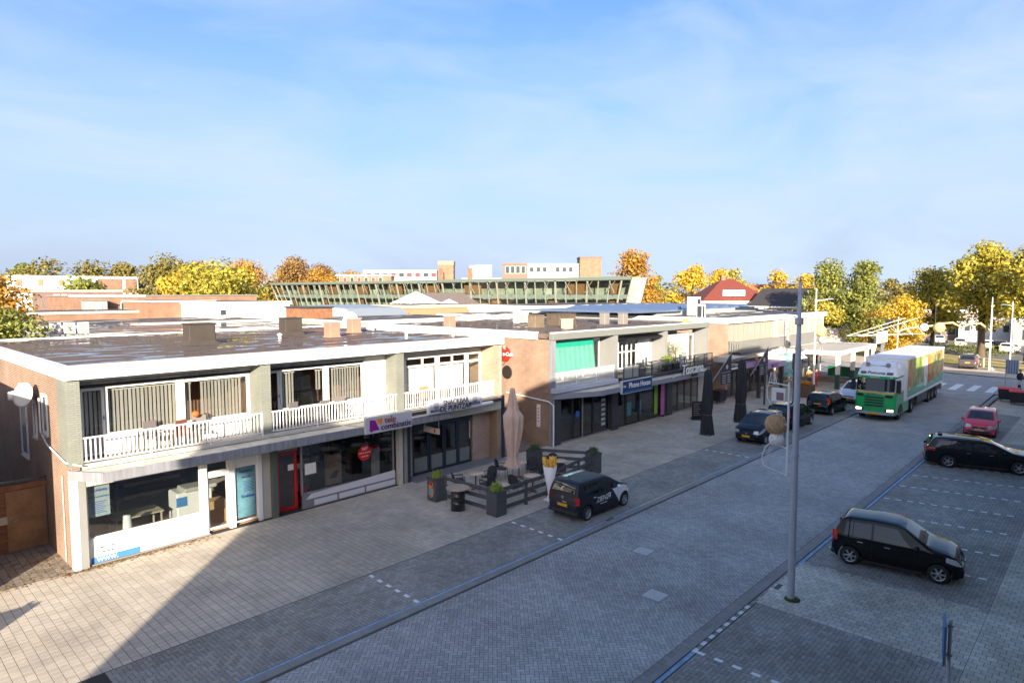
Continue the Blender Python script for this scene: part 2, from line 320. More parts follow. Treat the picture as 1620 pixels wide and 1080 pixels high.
# --- single pavers
def visible(xy, m=260):
    p = np.column_stack([xy, np.full(len(xy), -CAMZ)]) @ CAMROT.T
    u = 810+FPX*p[:, 0]/p[:, 2]; v = 540+FPX*p[:, 1]/p[:, 2]
    return (p[:, 2] > 1) & (u > -m) & (u < 1620+m) & (v < 1080+m)
def clip(poly, ax, val, keep_gt):
    out = []; n = len(poly)
    for i in range(n):
        a = poly[i]; b = poly[(i+1) % n]; ia = (a[ax] > val) == keep_gt; ib = (b[ax] > val) == keep_gt
        if ia: out.append(a)
        if ia != ib:
            t = (val-a[ax])/(b[ax]-a[ax]); out.append((a[0]+t*(b[0]-a[0]), a[1]+t*(b[1]-a[1])))
    return out
def paver_mesh(name, C, ang, hl, hw, m, parent, gap=.0042, ch=.0025, zamp=.0004):
    """C centres (n,2), ang (n,), half sizes -> the 300 nearest as single objects, the rest as one mesh"""
    ok = visible(C); C = C[ok]; ang = ang[ok]; hl = hl[ok]; hw = hw[ok]
    d = np.hypot(C[:, 0], C[:, 1]); inframe = visible(C, 0); d = d+(~inframe)*1000; o = np.argsort(d); C = C[o]; ang = ang[o]; hl = hl[o]; hw = hw[o]
    cache = {}
    for i in range(min(300, len(C))):
        key = (round(float(hl[i]), 3), round(float(hw[i]), 3))
        if key not in cache:
            a, b = hl[i]-gap, hw[i]-gap; k = MB()
            v = [(sx*a, sy*b, JB+.001) for sx, sy in ((-1, -1), (1, -1), (1, 1), (-1, 1))]+[(sx*(a-ch), sy*(b-ch), 0) for sx, sy in ((-1, -1), (1, -1), (1, 1), (-1, 1))]
            k.add(v, [(4, 5, 6, 7)]+[(j, (j+1) % 4, 4+(j+1) % 4, 4+j) for j in range(4)]); cache[key] = k.mesh(name, m)
        ob = link(name, cache[key], parent, (C[i, 0], C[i, 1], random.uniform(-zamp, zamp)), float(ang[i])); ob.rotation_euler.x = random.gauss(0, .002); ob.rotation_euler.y = random.gauss(0, .002)
    C = C[300:]; ang = ang[300:]; hl = hl[300:]-gap; hw = hw[300:]-gap; n = len(C)
    if n == 0: return
    ca, sa = np.cos(ang), np.sin(ang); V = np.zeros((n, 8, 3)); tx = rng.normal(0, .0025, n); ty = rng.normal(0, .0025, n); z0 = rng.uniform(-zamp, zamp, n)
    for j, (sx, sy) in enumerate(((-1, -1), (1, -1), (1, 1), (-1, 1))):
        for lvl in (0, 1):
            a = (hl-ch*lvl)*sx; b = (hw-ch*lvl)*sy
            V[:, j+4*lvl, 0] = C[:, 0]+a*ca-b*sa; V[:, j+4*lvl, 1] = C[:, 1]+a*sa+b*ca; V[:, j+4*lvl, 2] = (z0+tx*a+ty*b) if lvl else JB+.001
    base = (np.arange(n)*8)[:, None, None]; q = np.array([(4, 5, 6, 7)]+[(j, (j+1) % 4, 4+(j+1) % 4, 4+j) for j in range(4)])[None]
    F = (base+q).reshape(-1)
    me = bpy.data.meshes.new(name+'_field'); me.vertices.add(n*8); me.vertices.foreach_set('co', V.reshape(-1)); me.loops.add(len(F)); me.loops.foreach_set('vertex_index', F.astype(np.int32))
    nf = len(F)//4; me.polygons.add(nf); me.polygons.foreach_set('loop_start', np.arange(nf, dtype=np.int32)*4); me.polygons.foreach_set('loop_total', np.full(nf, 4, dtype=np.int32)); me.polygons.foreach_set('use_smooth', np.zeros(nf, dtype=bool)); me.update(calc_edges=True)
    me.materials.append(m); ob = link(name+'_field', me, parent); ob['kind'] = 'stuff'
EDGE = []
def herring(x0, x1, y0, y1, a, diag):
    c = np.array([(x0+x1)/2, (y0+y1)/2]); R = max(x1-x0, y1-y0)*.75+2; n = int(R/a)+2
    i, j = np.meshgrid(np.arange(-n, n), np.arange(-n, n), indexing='ij'); i = i.ravel(); j = j.ravel(); cl = (i-j) % 4
    H = cl == 0; Vv = cl == 3
    P = np.concatenate([np.column_stack([(i[H]+1)*a, (j[H]+.5)*a]), np.column_stack([(i[Vv]+.5)*a, (j[Vv]+1)*a])]); A = np.concatenate([np.zeros(H.sum()), np.full(Vv.sum(), math.pi/2)])
    if diag:
        s = math.sqrt(.5); P = np.column_stack([s*(P[:, 0]-P[:, 1]), s*(P[:, 0]+P[:, 1])]); A = A+math.pi/4
    P = P+c
    if diag: 
        mar = a*1.07; k = (P[:, 0] > x0) & (P[:, 0] < x1) & (P[:, 1] > y0+mar) & (P[:, 1] < y1-mar)
        e = (P[:, 0] > x0) & (P[:, 0] < x1) & (P[:, 1] > y0-mar) & (P[:, 1] < y1+mar) & ~k; EDGE.append((P[e], A[e], y0, y1, a))
    else:
        hor = np.abs(np.sin(A)) < .5; ex = np.where(hor, a, a/2)-.012; ey = np.where(hor, a/2, a)-.012
        k = (P[:, 0] > x0-ex) & (P[:, 0] < x1+ex) & (P[:, 1] > y0-ey) & (P[:, 1] < y1+ey)
    P = P[k]; A = A[k]
    hl = np.full(len(P), a*1.0); hw = np.full(len(P), a*.5)
    if not diag:
        for s_, ax_, lo, hi in (('y', 1, y0, y1), ('x', 0, x0, x1)):
            hor = np.abs(np.sin(A)) < .5
            ex = np.where(hor if ax_ == 0 else ~hor, hl, hw)
            over_lo = np.clip(lo-(P[:, ax_]-ex), 0, None); over_hi = np.clip((P[:, ax_]+ex)-hi, 0, None)
            P[:, ax_] += (over_lo-over_hi)/2; ne = ex-(over_lo+over_hi)/2
            m1 = hor if ax_ == 0 else ~hor
            hl = np.where(m1, ne, hl); hw = np.where(m1, hw, ne)
    return P, A, hl, hw
paver_mesh('paver', *herring(4, XN, YR0, YR1, .1055, True), m_road, road)
# cut pieces along the kerbs
k = MB(); g_ = .0042
for P_, A_, ya, yb_, a_ in EDGE:
    P_, A_ = P_[(m_ := visible(P_))], A_[m_]
    for (px_, py_), an in zip(P_, A_):
        c_, s_ = math.cos(an), math.sin(an); q = [(px_+u*c_-v*s_, py_+u*s_+v*c_) for u, v in ((-a_+g_, -a_/2+g_), (a_-g_, -a_/2+g_), (a_-g_, a_/2-g_), (-a_+g_, a_/2-g_))]
        q = clip(q, 1, ya+.002, True); q = clip(q, 1, yb_-.002, False) if len(q) > 2 else q
        if len(q) > 2: k.face([(x, y, 0) for x, y in q]); k.sm[-1] = False
o = k.build('cut_paver', m_road, road); o['kind'] = 'stuff'
def rowpav(x0, x1, y, hw, L, m, parent, name='paver', off=0., gap=.004, every=None):
    xs = np.arange(x0+off, x1, L)+L/2
    paver_mesh(name, np.column_stack([xs, np.full(len(xs), y)]), np.zeros(len(xs)), np.full(len(xs), L/2), np.full(len(xs), hw), m, parent, gap)
paver_mesh('paver', *herring(4, XN, 14.03, 16.62, .1055, False), m_park, lpark)
def gridtiles(x0, x1, y0, y1, a, b, bond, cols='x'):
    """rows run along y (bond=shift per row)"""
    C = []; nx = int((x1-x0)/a)+1; ny = int((y1-y0)/b)+2
    for i in range(nx):
        s = (i % 2)*bond*b; xs = x0+(i+.5)*a
        y = y0-b+s+(np.arange(ny)+.5)*b; lo = np.maximum(y-b/2, y0); hi = np.minimum(y+b/2, y1); q = hi-lo > .03; y = ((lo+hi)/2)[q]
        C.append(np.column_stack([np.full(len(y), xs), y, (hi-lo)[q]/2]))
    C = np.concatenate(C); n = len(C); return C[:, :2], np.full(n, 0.), np.full(n, a/2), C[:, 2]
P_, A_, l_, w_ = gridtiles(1, XN, 16.64, 23.5, .212, .212, 0.)
k_ = (P_[:, 0] < XN); 
paver_mesh('tile', P_[k_], A_[k_], l_[k_], w_[k_], m_walk, lwalk, .0055, .0012)
P1, A1, l1, w1 = gridtiles(1.2, 5.0, 23.5, 28, .212, .212, .5); P2, A2, l2, w2 = gridtiles(24.5, 27.8, 23.5, 31, .212, .212, .5)
paver_mesh('alley_tile', np.concatenate([P1, P2]), np.concatenate([A1, A2]), np.concatenate([l1, l2]), np.concatenate([w1, w2]), M('alley_tile', (.22, .19, .15), .85, var=.3, vs=1.2, isl=.2, bump=.3, bs=60, world=True), lwalk, .006)
# right: dark bays, lighter walk between and beside
Pa = herring(5, 17.5, 2.3, 7.10, .1055, False); Pb = herring(21.1, XN, 2.3, 7.10, .1055, False)
paver_mesh('paver', *[np.concatenate([x, y]) for x, y in zip(Pa, Pb)], m_park, rpark)
Pc = gridtiles(17.5, 21.1, 2.3, 7.20, .2, .212, .5); Pd = gridtiles(13, 44, -1.5, 2.3, .2, .212, .5)
paver_mesh('block', *[np.concatenate([x, y]) for x, y in zip(Pc, Pd)], m_walk2, rwalk, .0045)
# kerbs: concrete bands laid as real steps
mk = M('kerb_concrete', (.25, .245, .23), .8, var=.15, vs=2, bump=.15, bs=50, isl=.06, world=True)
kl = struct('left_kerb', MB_ := MB(), mk) if False else None
def kerb(name, x0, x1, y0, y1, z, seg=1.0):
    k = MB(); k.box(x0, x1, y0+.01, y1-.01, -.2, z-.02); o = struct(name, k, mk)
    n = int((x1-x0)/seg); c = {}
    kk = MB(); kk.box(.004, seg-.004, y0, y1, -.15, z, b=.008); me = kk.mesh('kerb_stone', mk)
    for i in range(n): link('kerb_stone', me, o, (x0+i*seg, 0, 0))
    return o
kerb('left_kerb', 3, 70, 13.60, 13.88, .045)
kerb('right_kerb', 6, 68, 7.25, 7.42, .03)
mgut = M('gutter_paver', (.24, .22, .20), .6, var=.15, vs=.8, isl=.12, world=True)
gutter = struct('right_gutter', (lambda k: (k.box(-30, 67, 7.42, 7.60, -.2, -.012), k)[1])(MB()), bed)
rowpav(6, 46, 7.51, .085, .212, mgut, gutter)
def topstrip(x0, x1, y0, y1, par, m):
    k = MB(); k.face([(x0, y0, -.001), (x1, y0, -.001), (x1, y1, -.001), (x0, y1, -.001)]); o = k.build('far_strip', m, par)
# blue marking rows and white bay markings
mblue = M('blue_paver', (.24, .38, .55), .6, var=.25, vs=3, isl=.12, world=True); mwhite = M('white_marking', (.78, .78, .76), .6, var=.08, vs=6)
bl = struct('left_blue_line', (lambda k: (k.box(3, 70, 13.88, 14.03, -.2, -.006), k)[1])(MB()), bed)
rowpav(3, 22.35, 13.965, .062, .3, mblue, bl); rowpav(27.2, 38.4, 13.965, .062, .3, mblue, bl)
rowpav(22.35, 27.2, 13.955, .07, .212, m_walk, bl); rowpav(38.4, 46, 13.955, .07, .212, m_park, bl)
topstrip(46, 70, 13.88, 14.03, bl, m_park)
br_ = struct('right_blue_line', (lambda k: (k.box(6, 60, 7.10, 7.25, -.2, -.006), k)[1])(MB()), bed)
rowpav(8, 13.95, 7.185, .06, .212, mblue, br_); rowpav(20.9, 46, 7.185, .06, .212, mblue, br_)
rowpav(13.95, 20.9, 7.185, .06, .212, m_park, br_); topstrip(46, 60, 7.10, 7.25, br_, m_park); topstrip(46, 67, 7.42, 7.60, gutter, f_road)
k = MB(); k.box(-.105, .105, -.055, .055, .0006, .0035); dash = k.mesh('marking', mwhite)
def dashes(p0, p1, n, parent, half=None):
    ang = math.atan2(p1[1]-p0[1], p1[0]-p0[0])
    for i in range(n):
        t = i/(n-1); link('marking', dash, parent, (p0[0]+(p1[0]-p0[0])*t, p0[1]+(p1[1]-p0[1])*t, 0), ang)
dashes((11.13, 16.42), (11.05, 14.14), 6, lpark); dashes((17.5, 16.41), (17.4, 14.1), 6, lpark); dashes((33.0, 16.4), (33.0, 14.15), 6, lpark); dashes((40, 16.4), (40, 14.15), 6, lpark)
for i in range(8): link('marking', dash, rpark, (14.09+i*.425, 7.195, 0), 0)
dashes((14.05, 7.03), (14.2, 2.6), 11, rpark)
for a, b in (((23.1, 6.84), (23.63, 2.75)), ((25.45, 6.85), (26.05, 2.75)), ((27.86, 6.86), (28.6, 2.8)), ((30.3, 6.92), (31.1, 2.85)), ((32.73, 6.87), (33.5, 2.88)), ((35.03, 6.86), (36.0, 2.94)), ((37.6, 6.86), (38.6, 2.94))): dashes(a, b, 11, rpark)
# service covers in the road
msteel = M('cover_steel', (.50, .50, .50), .5, .1, var=.2, vs=14, bump=.4, bs=60)
for x, y, lab in ((18.49, 11.39, 'square grey steel manhole cover in the road, the one farther away'), (15.95, 9.42, 'square grey steel manhole cover in the road, the nearer one')):
    k = MB(); k.box(-.33, .33, -.33, .33, -.02, .002); fr = k.build('manhole_cover', mk, None, (x, y, 0)); tag(fr, lab, 'manhole cover', 'manhole covers in the road')
    k = MB(); k.box(-.28, .28, -.28, .28, .0, .005); l = k.build('lid', msteel, fr)
    k = MB(); [k.box(-.24+i*.08, -.2+i*.08, -.22, .22, .005, .008) for i in range(6)]; k.build('ribs', msteel, l)
k = MB(); k.box(-.25, .25, -.07, .07, -.02, .004); tag(k.build('drain_grate', M('drain_iron', (.06, .06, .065), .5, .6), None, (20.28, 13.95, 0)), 'dark iron drain grate in the blue line beside the kerb', 'drain')
k = MB(); k.box(-.2, .2, -.07, .07, -.02, .004); tag(k.build('drain_grate', M('drain_iron', (.06,)*3), None, (18.9, 7.05, 0)), 'dark iron drain grate behind the tall lamp post', 'drain')
# zebra crossing and far setting
zx = MB()
for yc in (12.3, 10.35, 8.75, 13.9):
    zx.box(68.4, 72.9, yc-.27, yc+.27, .0, .004)
for i, yc in enumerate((12.25, 10.9, 9.55, 8.2)):
    k = MB(); k.box(68.3, 72.8, yc-.3, yc+.3, .0005, .005); link('stripe', k.mesh('stripe', mwhite), road)
sheet('far_pavement', [(80.9, -60), (88, -60), (88.6, 8), (95, 22), (104, 44), (96, 44), (84.0, 19), (81.2, 10), (80.9, 6.8)], .03, M('far_paving_light', (.50, .42, .33), .85, var=.2, vs=.6))
sheet('grass_strip', [(88.0, -60), (100, -60), (101, 8), (110, 24), (124, 44), (104, 44), (95, 22), (88.6, 8)], .03, M('grass_autumn', (.30, .24, .05), .95, var=.5, vs=.5, bump=.8, bs=8))
sheet('far_car_park', [(100, -60), (150, -60), (150, 60), (134, 60), (110, 24), (101, 8)], .0, M('car_park_asphalt', (.16, .15, .14), .85, var=.2, vs=.3))
sheet('plaza', [(66, 17.5), (69.2, 22), (75.8, 32), (92, 70), (66, 70)], .012, M('plaza_red_brick', (.33, .20, .13), .85, var=.2, vs=.6))
# ------------------------------------------------------------------ building materials
brick_o = Mbrick('brick_orange', (.26, .135, .075), (.17, .08, .045), (.38, .31, .24), ms=.016)
brick_l = Mbrick('brick_light', (.38, .25, .15), (.29, .18, .11), (.46, .40, .32), ms=.015)
brick_b = Mbrick('brick_brown', (.36, .23, .16), (.24, .14, .10), (.44, .38, .32), ms=.015)
brick_g = Mbrick('brick_painted', (.23, .245, .205), (.205, .22, .185), (.17, .18, .155), .22, .072, .010, .7, .12)
brick_w = Mbrick('brick_painted_white', (.80, .79, .75), (.77, .76, .72), (.66, .65, .61), .22, .072, .008, .6, .06)
white = M('white_paint', (.80, .79, .76), .45, var=.05, vs=2); offw = M('off_white', (.50, .48, .43), .55, var=.10, vs=1.5)
cream = M('cream_render', (.42, .40, .34), .7, var=.1, vs=1); lgrey = M('light_grey_panel', (.24, .245, .235), .6, var=.06, vs=2)
agrey = M('aluminium_grey', (.30, .31, .335), .4, .2, var=.06, vs=2, streak=.3); anth = M('anthracite_paint', (.045, .05, .06), .4, var=.1, vs=2)
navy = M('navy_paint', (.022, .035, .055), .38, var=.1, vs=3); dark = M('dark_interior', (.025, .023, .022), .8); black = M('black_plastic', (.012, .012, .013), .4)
redp = M('red_paint', (.55, .015, .02), .3, coat=.4); zinc = M('canopy_felt', (.66, .62, .52), .6, var=.25, vs=1.6, bump=.2, bs=20)
glass = Mglass('window_glass'); glassd = Mglass('shop_glass', (.82, .85, .85), .5); slatm = M('vertical_slat', (.62, .58, .50), .75, var=.05, vs=4)
roofm = Mroof('roof_felt_wet', (.13, .095, .075), .535, (.5, 1.1, 1)); roofm2 = Mroof('roof_felt', (.095, .085, .08), .57, (.25, .5, 1)); felt = M('roof_felt_dry', (.055, .046, .038), .85, var=.2, vs=2, bump=.3, bs=14)
carpet = M('brown_floor', (.55, .33, .20), .8, var=.15, vs=2); inwall = M('interior_wall', (.20, .18, .15), .85, var=.2, vs=1); steel = M('galvanised_steel', (.36, .38, .40), .45, .6, var=.08, vs=4)
wire = M('white_enamel', (.74, .74, .72), .4)
def railing(parent, x0, x1, y, z0, z1, m, step=.13, posts=(), name='railing', axis='x', bw=.022):
    k = MB(); A = (lambda a, b, c, d, e, f: k.box(a, b, c, d, e, f)) if axis == 'x' else (lambda a, b, c, d, e, f: k.box(c, d, a, b, e, f))
    A(x0, x1, y-.025, y+.025, z1-.05, z1); A(x0, x1, y-.015, y+.015, z0, z0+.035)
    for p in posts: A(p-.025, p+.025, y-.026, y+.026, z0-.12, z1-.02)
    r = k.build(name, m, parent)
    k = MB(); k.box(-bw, bw, -.008, .008, z0+.03, z1-.045) if axis == 'x' else k.box(-.008, .008, -bw, bw, z0+.03, z1-.045)
    me = k.mesh('baluster', m); n = max(1, int((x1-x0)/step))
    for i in range(n):
        p = x0+(i+.5)*(x1-x0)/n; link('baluster', me, r, (p, y, 0) if axis == 'x' else (y, p, 0))
    return r
def window(parent, x0, x1, z0, z1, y, fm, gm=glass, fw=.06, depth=.07, bars=(), name='window', plane='y', out=-1, hbars=()):
    """frame as one mesh with its pane as child; plane 'y' faces the street, 'x' faces left"""
    k = MB(); P = (lambda a, b, c, d, e, f: k.box(a, b, c, d, e, f)) if plane == 'y' else (lambda a, b, c, d, e, f: k.box(c, d, a, b, e, f))
    d0, d1 = (y-depth/2, y+depth/2)
    P(x0, x0+fw, d0, d1, z0, z1); P(x1-fw, x1, d0, d1, z0, z1); P(x0+fw, x1-fw, d0, d1, z0, z0+fw); P(x0+fw, x1-fw, d0, d1, z1-fw, z1)
    for b in bars: P(b-fw/2, b+fw/2, d0+.003, d1-.003, z0+fw, z1-fw)
    for h in hbars: P(x0+fw, x1-fw, d0+.005, d1-.005, h-fw/2, h+fw/2)
    f = k.build(name, fm, parent); k = MB()
    if plane == 'y': k.box(x0+fw*.5, x1-fw*.5, y-.004, y+.004, z0+fw*.5, z1-fw*.5)
    else: k.box(y-.004, y+.004, x0+fw*.5, x1-fw*.5, z0+fw*.5, z1-fw*.5)
    k.build('pane', gm, f); return f
def slats(parent, x0, x1, z0, z1, y, m, w=.11, gap=.018, slant=.35):
    k = MB(); x = x0; 
    while x < x1-w*.4:
        a = slant+random.uniform(-.06, .06); c, s = math.cos(a)*w/2, math.sin(a)*w/2; cx = x+w/2
        k.face([(cx-c, y-s, z0), (cx+c, y+s, z0), (cx+c, y+s, z1), (cx-c, y-s, z1)]); x += w+gap
    k.box(x0, x1, y-.03, y+.03, z1, z1+.04); return k.build('vertical_blind', m, parent)

# ================================================================== B1: the long brick building with three shops
t1 = thing('shop_building', 'long two storey brick building with white roof edge and three shops, nearest on the left', 'building', (0, 0, 0))
YF, YW = 23.52, 24.50; ZR = 6.36
x0, x1, yb = 5.0, 24.15, 40.6
k = MB()
k.box(x0, x0+.28, YF+.02, yb, 0, 6.0); k.box(x0+.28, x1, yb-.28, yb, 0, 6.0)
k.box(x1-.3, x1, YF+.02, yb-.28, 0, 6.0)
side = k.build('brick_wall', brick_o, t1)
[B('shop_wall', brick_b, t1, a, b_, 24.1, 24.35, 0, 2.95) for a, b_ in ((22.62, x1-.32), (18.18, 18.72))]
k = MB(); k.box(23.64, x1+.012, YF-.02, YW+.1, 3.31, 6.0); k.build('corner_pier', brick_l, t1)
k = MB(); k.box(x0+.28, x1-.3, YF+.10, yb-.28, 2.98, 3.28); k.build('floor_slab', offw, t1)
# roof: felt field, raised white edge
k = MB(); k.box(x0+.1, x1-.1, YF+.1, yb-.1, 6.1, ZR-.03); k.build('roof', roofm, t1)
k = MB(); k.box(x0-.06, x1+.06, YF-.16, YF+.16, 6.0, 6.44, b=.012); k.box(x0-.06, x0+.16, YF+.16, yb, 6.0, 6.44, b=.012); k.box(x1-.16, x1+.06, YF+.16, yb, 6.0, 6.44, b=.012); k.box(x0+.16, x1-.16, yb-.2, yb, 6.0, 6.40)
k.build('roof_edge', white, t1)
k = MB(); k.box(x0-.075, x1+.075, YF-.18, YF-.13, 6.41, 6.455); k.box(x0-.08, x0-.03, YF-.13, yb, 6.41, 6.455); k.build('edge_trim', offw, t1)
k = MB(); k.box(x0+.28, x1-.3, YF+.16, YW+.3, 5.90, 6.02); k.build('soffit', offw, t1)
# fin walls, painted brick
for a, b_, mt in ((5.0, 5.38, brick_g), (11.22, 11.58, brick_g), (17.44, 17.86, brick_g)):
    k = MB(); k.box(a-.003, b_, YF-.01, YW+.12, 3.27, 5.999); k.build('fin_wall', mt, t1)
# downpipe columns
for a, m_ in ((4.99, white), (5.2, lgrey), (11.55, M('pillar_green_grey', (.10, .12, .105), .5)), (17.5, offw), (17.80, lgrey)):
    k = MB(); k.box(a, a+(.2 if a < 17.7 else .16), YF-.04, YF+.2, -.05, 2.98); k.build('pillar', m_, t1)
B('pillar', navy, t1, 17.96, 18.16, YF, YF+.3, -.05, 2.98); B('pillar', navy, t1, 24.16, 24.34, YF-.04, YF+.16, -.05, 3.3)
# balcony slab + railings
k = MB(); k.box(x0+.38, x1-.5, YF-.02, YF+.10, 3.17, 3.32); k.build('balcony_edge', offw, t1)
railing(t1, 5.40, 11.22, YF, 3.38, 4.17, wire, .131, (7.34, 9.28, 11.2)); railing(t1, 12.0-.42, 17.44, YF, 3.38, 4.17, wire, .131, (13.5, 15.4)); railing(t1, 17.88, 23.62, YF, 3.38, 4.17, wire, .131, (19.8, 21.7))
[B('sill_panel', white, t1, a, b_, YW-.10, YW-.07, 3.32, 3.98) for a, b_ in ((6.25, 7.2), (9.42, 11.0), (15.0, 16.4))]
# upper windows: unit 1
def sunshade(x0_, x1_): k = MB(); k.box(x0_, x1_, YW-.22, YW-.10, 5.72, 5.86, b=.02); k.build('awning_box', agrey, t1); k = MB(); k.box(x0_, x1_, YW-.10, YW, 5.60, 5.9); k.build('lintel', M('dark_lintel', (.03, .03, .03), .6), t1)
sunshade(5.4, 11.2); sunshade(11.6, 16.3)
pl = M('door_panel_grey', (.40, .38, .42), .6)
def balcony_door(xa, xb):
    f = window(t1, xa, xb, 3.34, 5.58, YW, wire, glass, .09, name='balcony_door'); k = MB(); k.box(xa+.09, xb-.09, YW-.02, YW+.02, 3.43, 3.98); k.build('door_panel', pl, f)
    k = MB(); k.box(xb-.06, xb-.03, YW-.08, YW-.035, 4.5, 4.62); k.build('handle', agrey, f)
balcony_door(5.58, 6.28); window(t1, 6.30, 8.60, 3.95, 5.60, YW, wire, glass, .08); window(t1, 8.62, 11.2, 3.95, 5.60, YW, wire, glass, .12)
k = MB(); k.box(5.38, 5.58, YW-.03, YW+.05, 3.3, 5.6); k.box(8.58, 8.80, YW-.07, YW-.03, 3.32, 5.62); k.build('window_post', wire, t1)
k = MB(); k.box(6.3, 11.2, YW-.03, YW+.05, 3.3, 3.95); k.build('parapet', offw, t1)
slats(t1, 5.62, 6.3, 3.5, 5.45, YW+.16, slatm); slats(t1, 6.4, 8.55, 3.5, 5.42, YW+.16, slatm); slats(t1, 8.85, 9.1, 3.9, 5.38, YW+.16, slatm); slats(t1, 9.42, 10.95, 3.9, 5.4, YW+.16, slatm)
# unit 2
balcony_door(11.72, 12.42); window(t1, 12.44, 14.44, 3.95, 5.60, YW, wire, glass, .08); window(t1, 14.46, 16.34, 3.95, 5.60, YW, wire, glass, .09)
k = MB(); k.box(12.44, 14.9, YW-.03, YW+.05, 3.3, 3.95); k.build('parapet', dark, t1)
slats(t1, 12.5, 13.15, 3.5, 5.42, YW+.16, slatm); slats(t1, 14.85, 16.3, 3.5, 5.4, YW+.16, slatm); slats(t1, 14.1, 14.4, 4.6, 5.4, YW+.16, slatm)
k = MB(); k.box(11.58, 11.72, YW-.03, YW+.05, 3.3, 5.6); k.box(14.40, 14.62, YW-.06, YW-.02, 3.32, 5.62); k.build('window_post', wire, t1)
k = MB(); k.box(16.34, 17.44, YW-.16, YW+.05, 3.28, 5.94); k.build('white_wall', brick_w, t1)
# unit 3
window(t1, 18.62, 20.60, 3.32, 5.62, YW, wire, glass, .10, hbars=(5.17,), bars=(19.7,)); window(t1, 20.66, 22.55, 3.32, 5.62, YW, wire, glass, .10, hbars=(5.17,), bars=(21.6,)); window(t1, 22.58, 23.60, 3.32, 5.62, YW, wire, glass, .12, hbars=(5.15,))
k = MB(); k.box(17.86, 18.62, YW-.03, YW+.05, 3.3, 5.62); k.build('window_post', offw, t1)
k = MB(); k.box(17.9, 23.6, YW-.03, YW+.06, 5.62, 5.92); k.build('lintel', offw, t1)
bl_w = M('roller_blind_white', (.82, .80, .75), .8)
k = MB(); k.box(18.8, 20.5, YW+.12, YW+.14, 3.9, 5.1); k.box(20.8, 22.45, YW+.12, YW+.14, 3.9, 5.05); k.build('roller_blind', bl_w, t1)
k = MB(); k.box(18.7, 23.5, YW+.10, YW+.3, 3.85, 3.9); k.build('window_board', white, t1)
# interiors of the flats
k = MB(); k.box(5.4, 11.1, YW+3.0, YW+3.05, 3.3, 5.95); k.box(11.62, 17.4, YW+3.6, YW+3.65, 3.3, 5.95); k.box(17.9, 23.6, YW+1.5, YW+1.55, 3.3, 5.95)
k.box(11.3, 11.5, YW+.12, YW+3.6, 3.3, 5.95); k.box(17.5, 17.7, YW+.12, YW+3.6, 3.3, 5.95); k.build('interior_wall', M('room_wall', (.30, .16, .09), .85), t1)
k = MB(); k.box(13.6, 14.3, YW+.9, YW+1.0, 4.55, 5.15); k.box(13.5, 14.35, YW+.8, YW+1.1, 3.3, 4.45); k.build('television', black, t1)
# canopy over the shops: flat roof, aluminium fascia, cut at the third shop
k = MB(); k.box(5.66, 19.62, 22.46, 23.52, 3.05, 3.14); k.face([(5.0, 23.52, 3.141), (5.66, 22.46, 3.141), (5.66, 23.52, 3.141)]); k.build('canopy_deck', zinc, t1)
k = MB(); k.box(5.64, 19.66, 22.40, 22.46, 2.90, 3.21, b=.008); k.box(19.62, 19.68, 22.46, 23.5, 2.90, 3.21)
d = Vector((.68, -1.08, 0)).normalized(); k.obox((5.31, 22.96, 3.055), d, Vector((d.y, -d.x, 0)), (0, 0, 1), .64, .03, .155); k.build('canopy_fascia', agrey, t1)
k = MB()
for i in range(8): xx = 6.4+i*1.65; k.beam((xx, 23.5, 3.155), (xx+.55, 22.5, 3.155), .035, .03)
k.build('deck_batten', M('batten', (.55, .52, .44), .6), t1)
k = MB(); k.box(17.9, 23.64, YF-.5, YF+.12, 3.16, 3.30); k.build('balcony_edge', anth, t1)
k = MB(); k.box(5.4, 24.1, 23.5, 23.9, 2.6, 3.0); k.build('shop_header', M('header_cream', (.52, .50, .40), .6, var=.08), t1)
# ---- shop 1 (white front)
YS = 23.76
window(t1, 5.42, 8.98, .80, 2.62, YS, white, glassd, .07, name='shop_window')
k = MB(); k.box(5.42, 8.98, YS-.09, YS-.035, -.02, .84); k.build('front_panel', white, t1)
k = MB(); k.box(5.42, 9.2, YS-.2, YS+.1, -.04, .03); k.build('plinth', M('plinth_grey', (.25, .24, .23), .8), t1)
k = MB(); k.box(8.98, 9.16, YS-.12, YS+.05, 0, 2.62); k.box(9.94, 10.16, YS-.10, YS+.05, 0, 2.62); k.box(11.05, 11.2, YS-.10, YS+.05, 0, 2.62); k.box(9.16, 9.94, YS-.05, YS+.05, 2.1, 2.2); k.box(10.16, 11.05, YS-.05, YS+.05, 2.25, 2.62); k.build('shop_frame', white, t1)
window(t1, 9.16, 9.94, .10, 2.10, YS, white, glass, .08, name='shop_door'); window(t1, 9.16, 9.94, 2.2, 2.62, YS, white, glassd, .05, name='transom')
k = MB(); k.box(11.2, 11.55, YS-.05, YS+.1, 0, 2.7); k.build('front_panel', offw, t1)
post = M('poster_blue', (.30, .62, .74), .6, var=.25, vs=3)
pw = window(t1, 10.16, 11.05, .12, 2.25, YS, white, glassd, .06, name='shop_window'); k = MB(); k.box(10.24, 10.97, YS+.02, YS+.03, .25, 2.15); p = k.build('poster', post, pw)
nv = M('print_navy', (.02, .05, .22), .6)
text('poster_text', 'Trekken', .15, nv, t1, (10.66, YS-.010, 1.05), bold=.004); text('poster_text', 'KOPIEREN', .11, nv, t1, (10.62, YS-.010, 2.0)); text('poster_text', 'PRINTEN', .09, nv, t1, (10.62, YS-.010, 1.78))
k = MB(); k.box(5.50, 6.12, YS+.02, YS+.03, 1.50, 2.55); k.build('poster', M('poster_pale', (.42, .50, .50), .7), t1)
text('poster_text', 'KOPIEREN', .10, nv, t1, (5.81, YS-.012, 2.36)); text('poster_text', 'PRINT & COPYSHOP', .06, nv, t1, (5.81, YS-.012, 2.15))
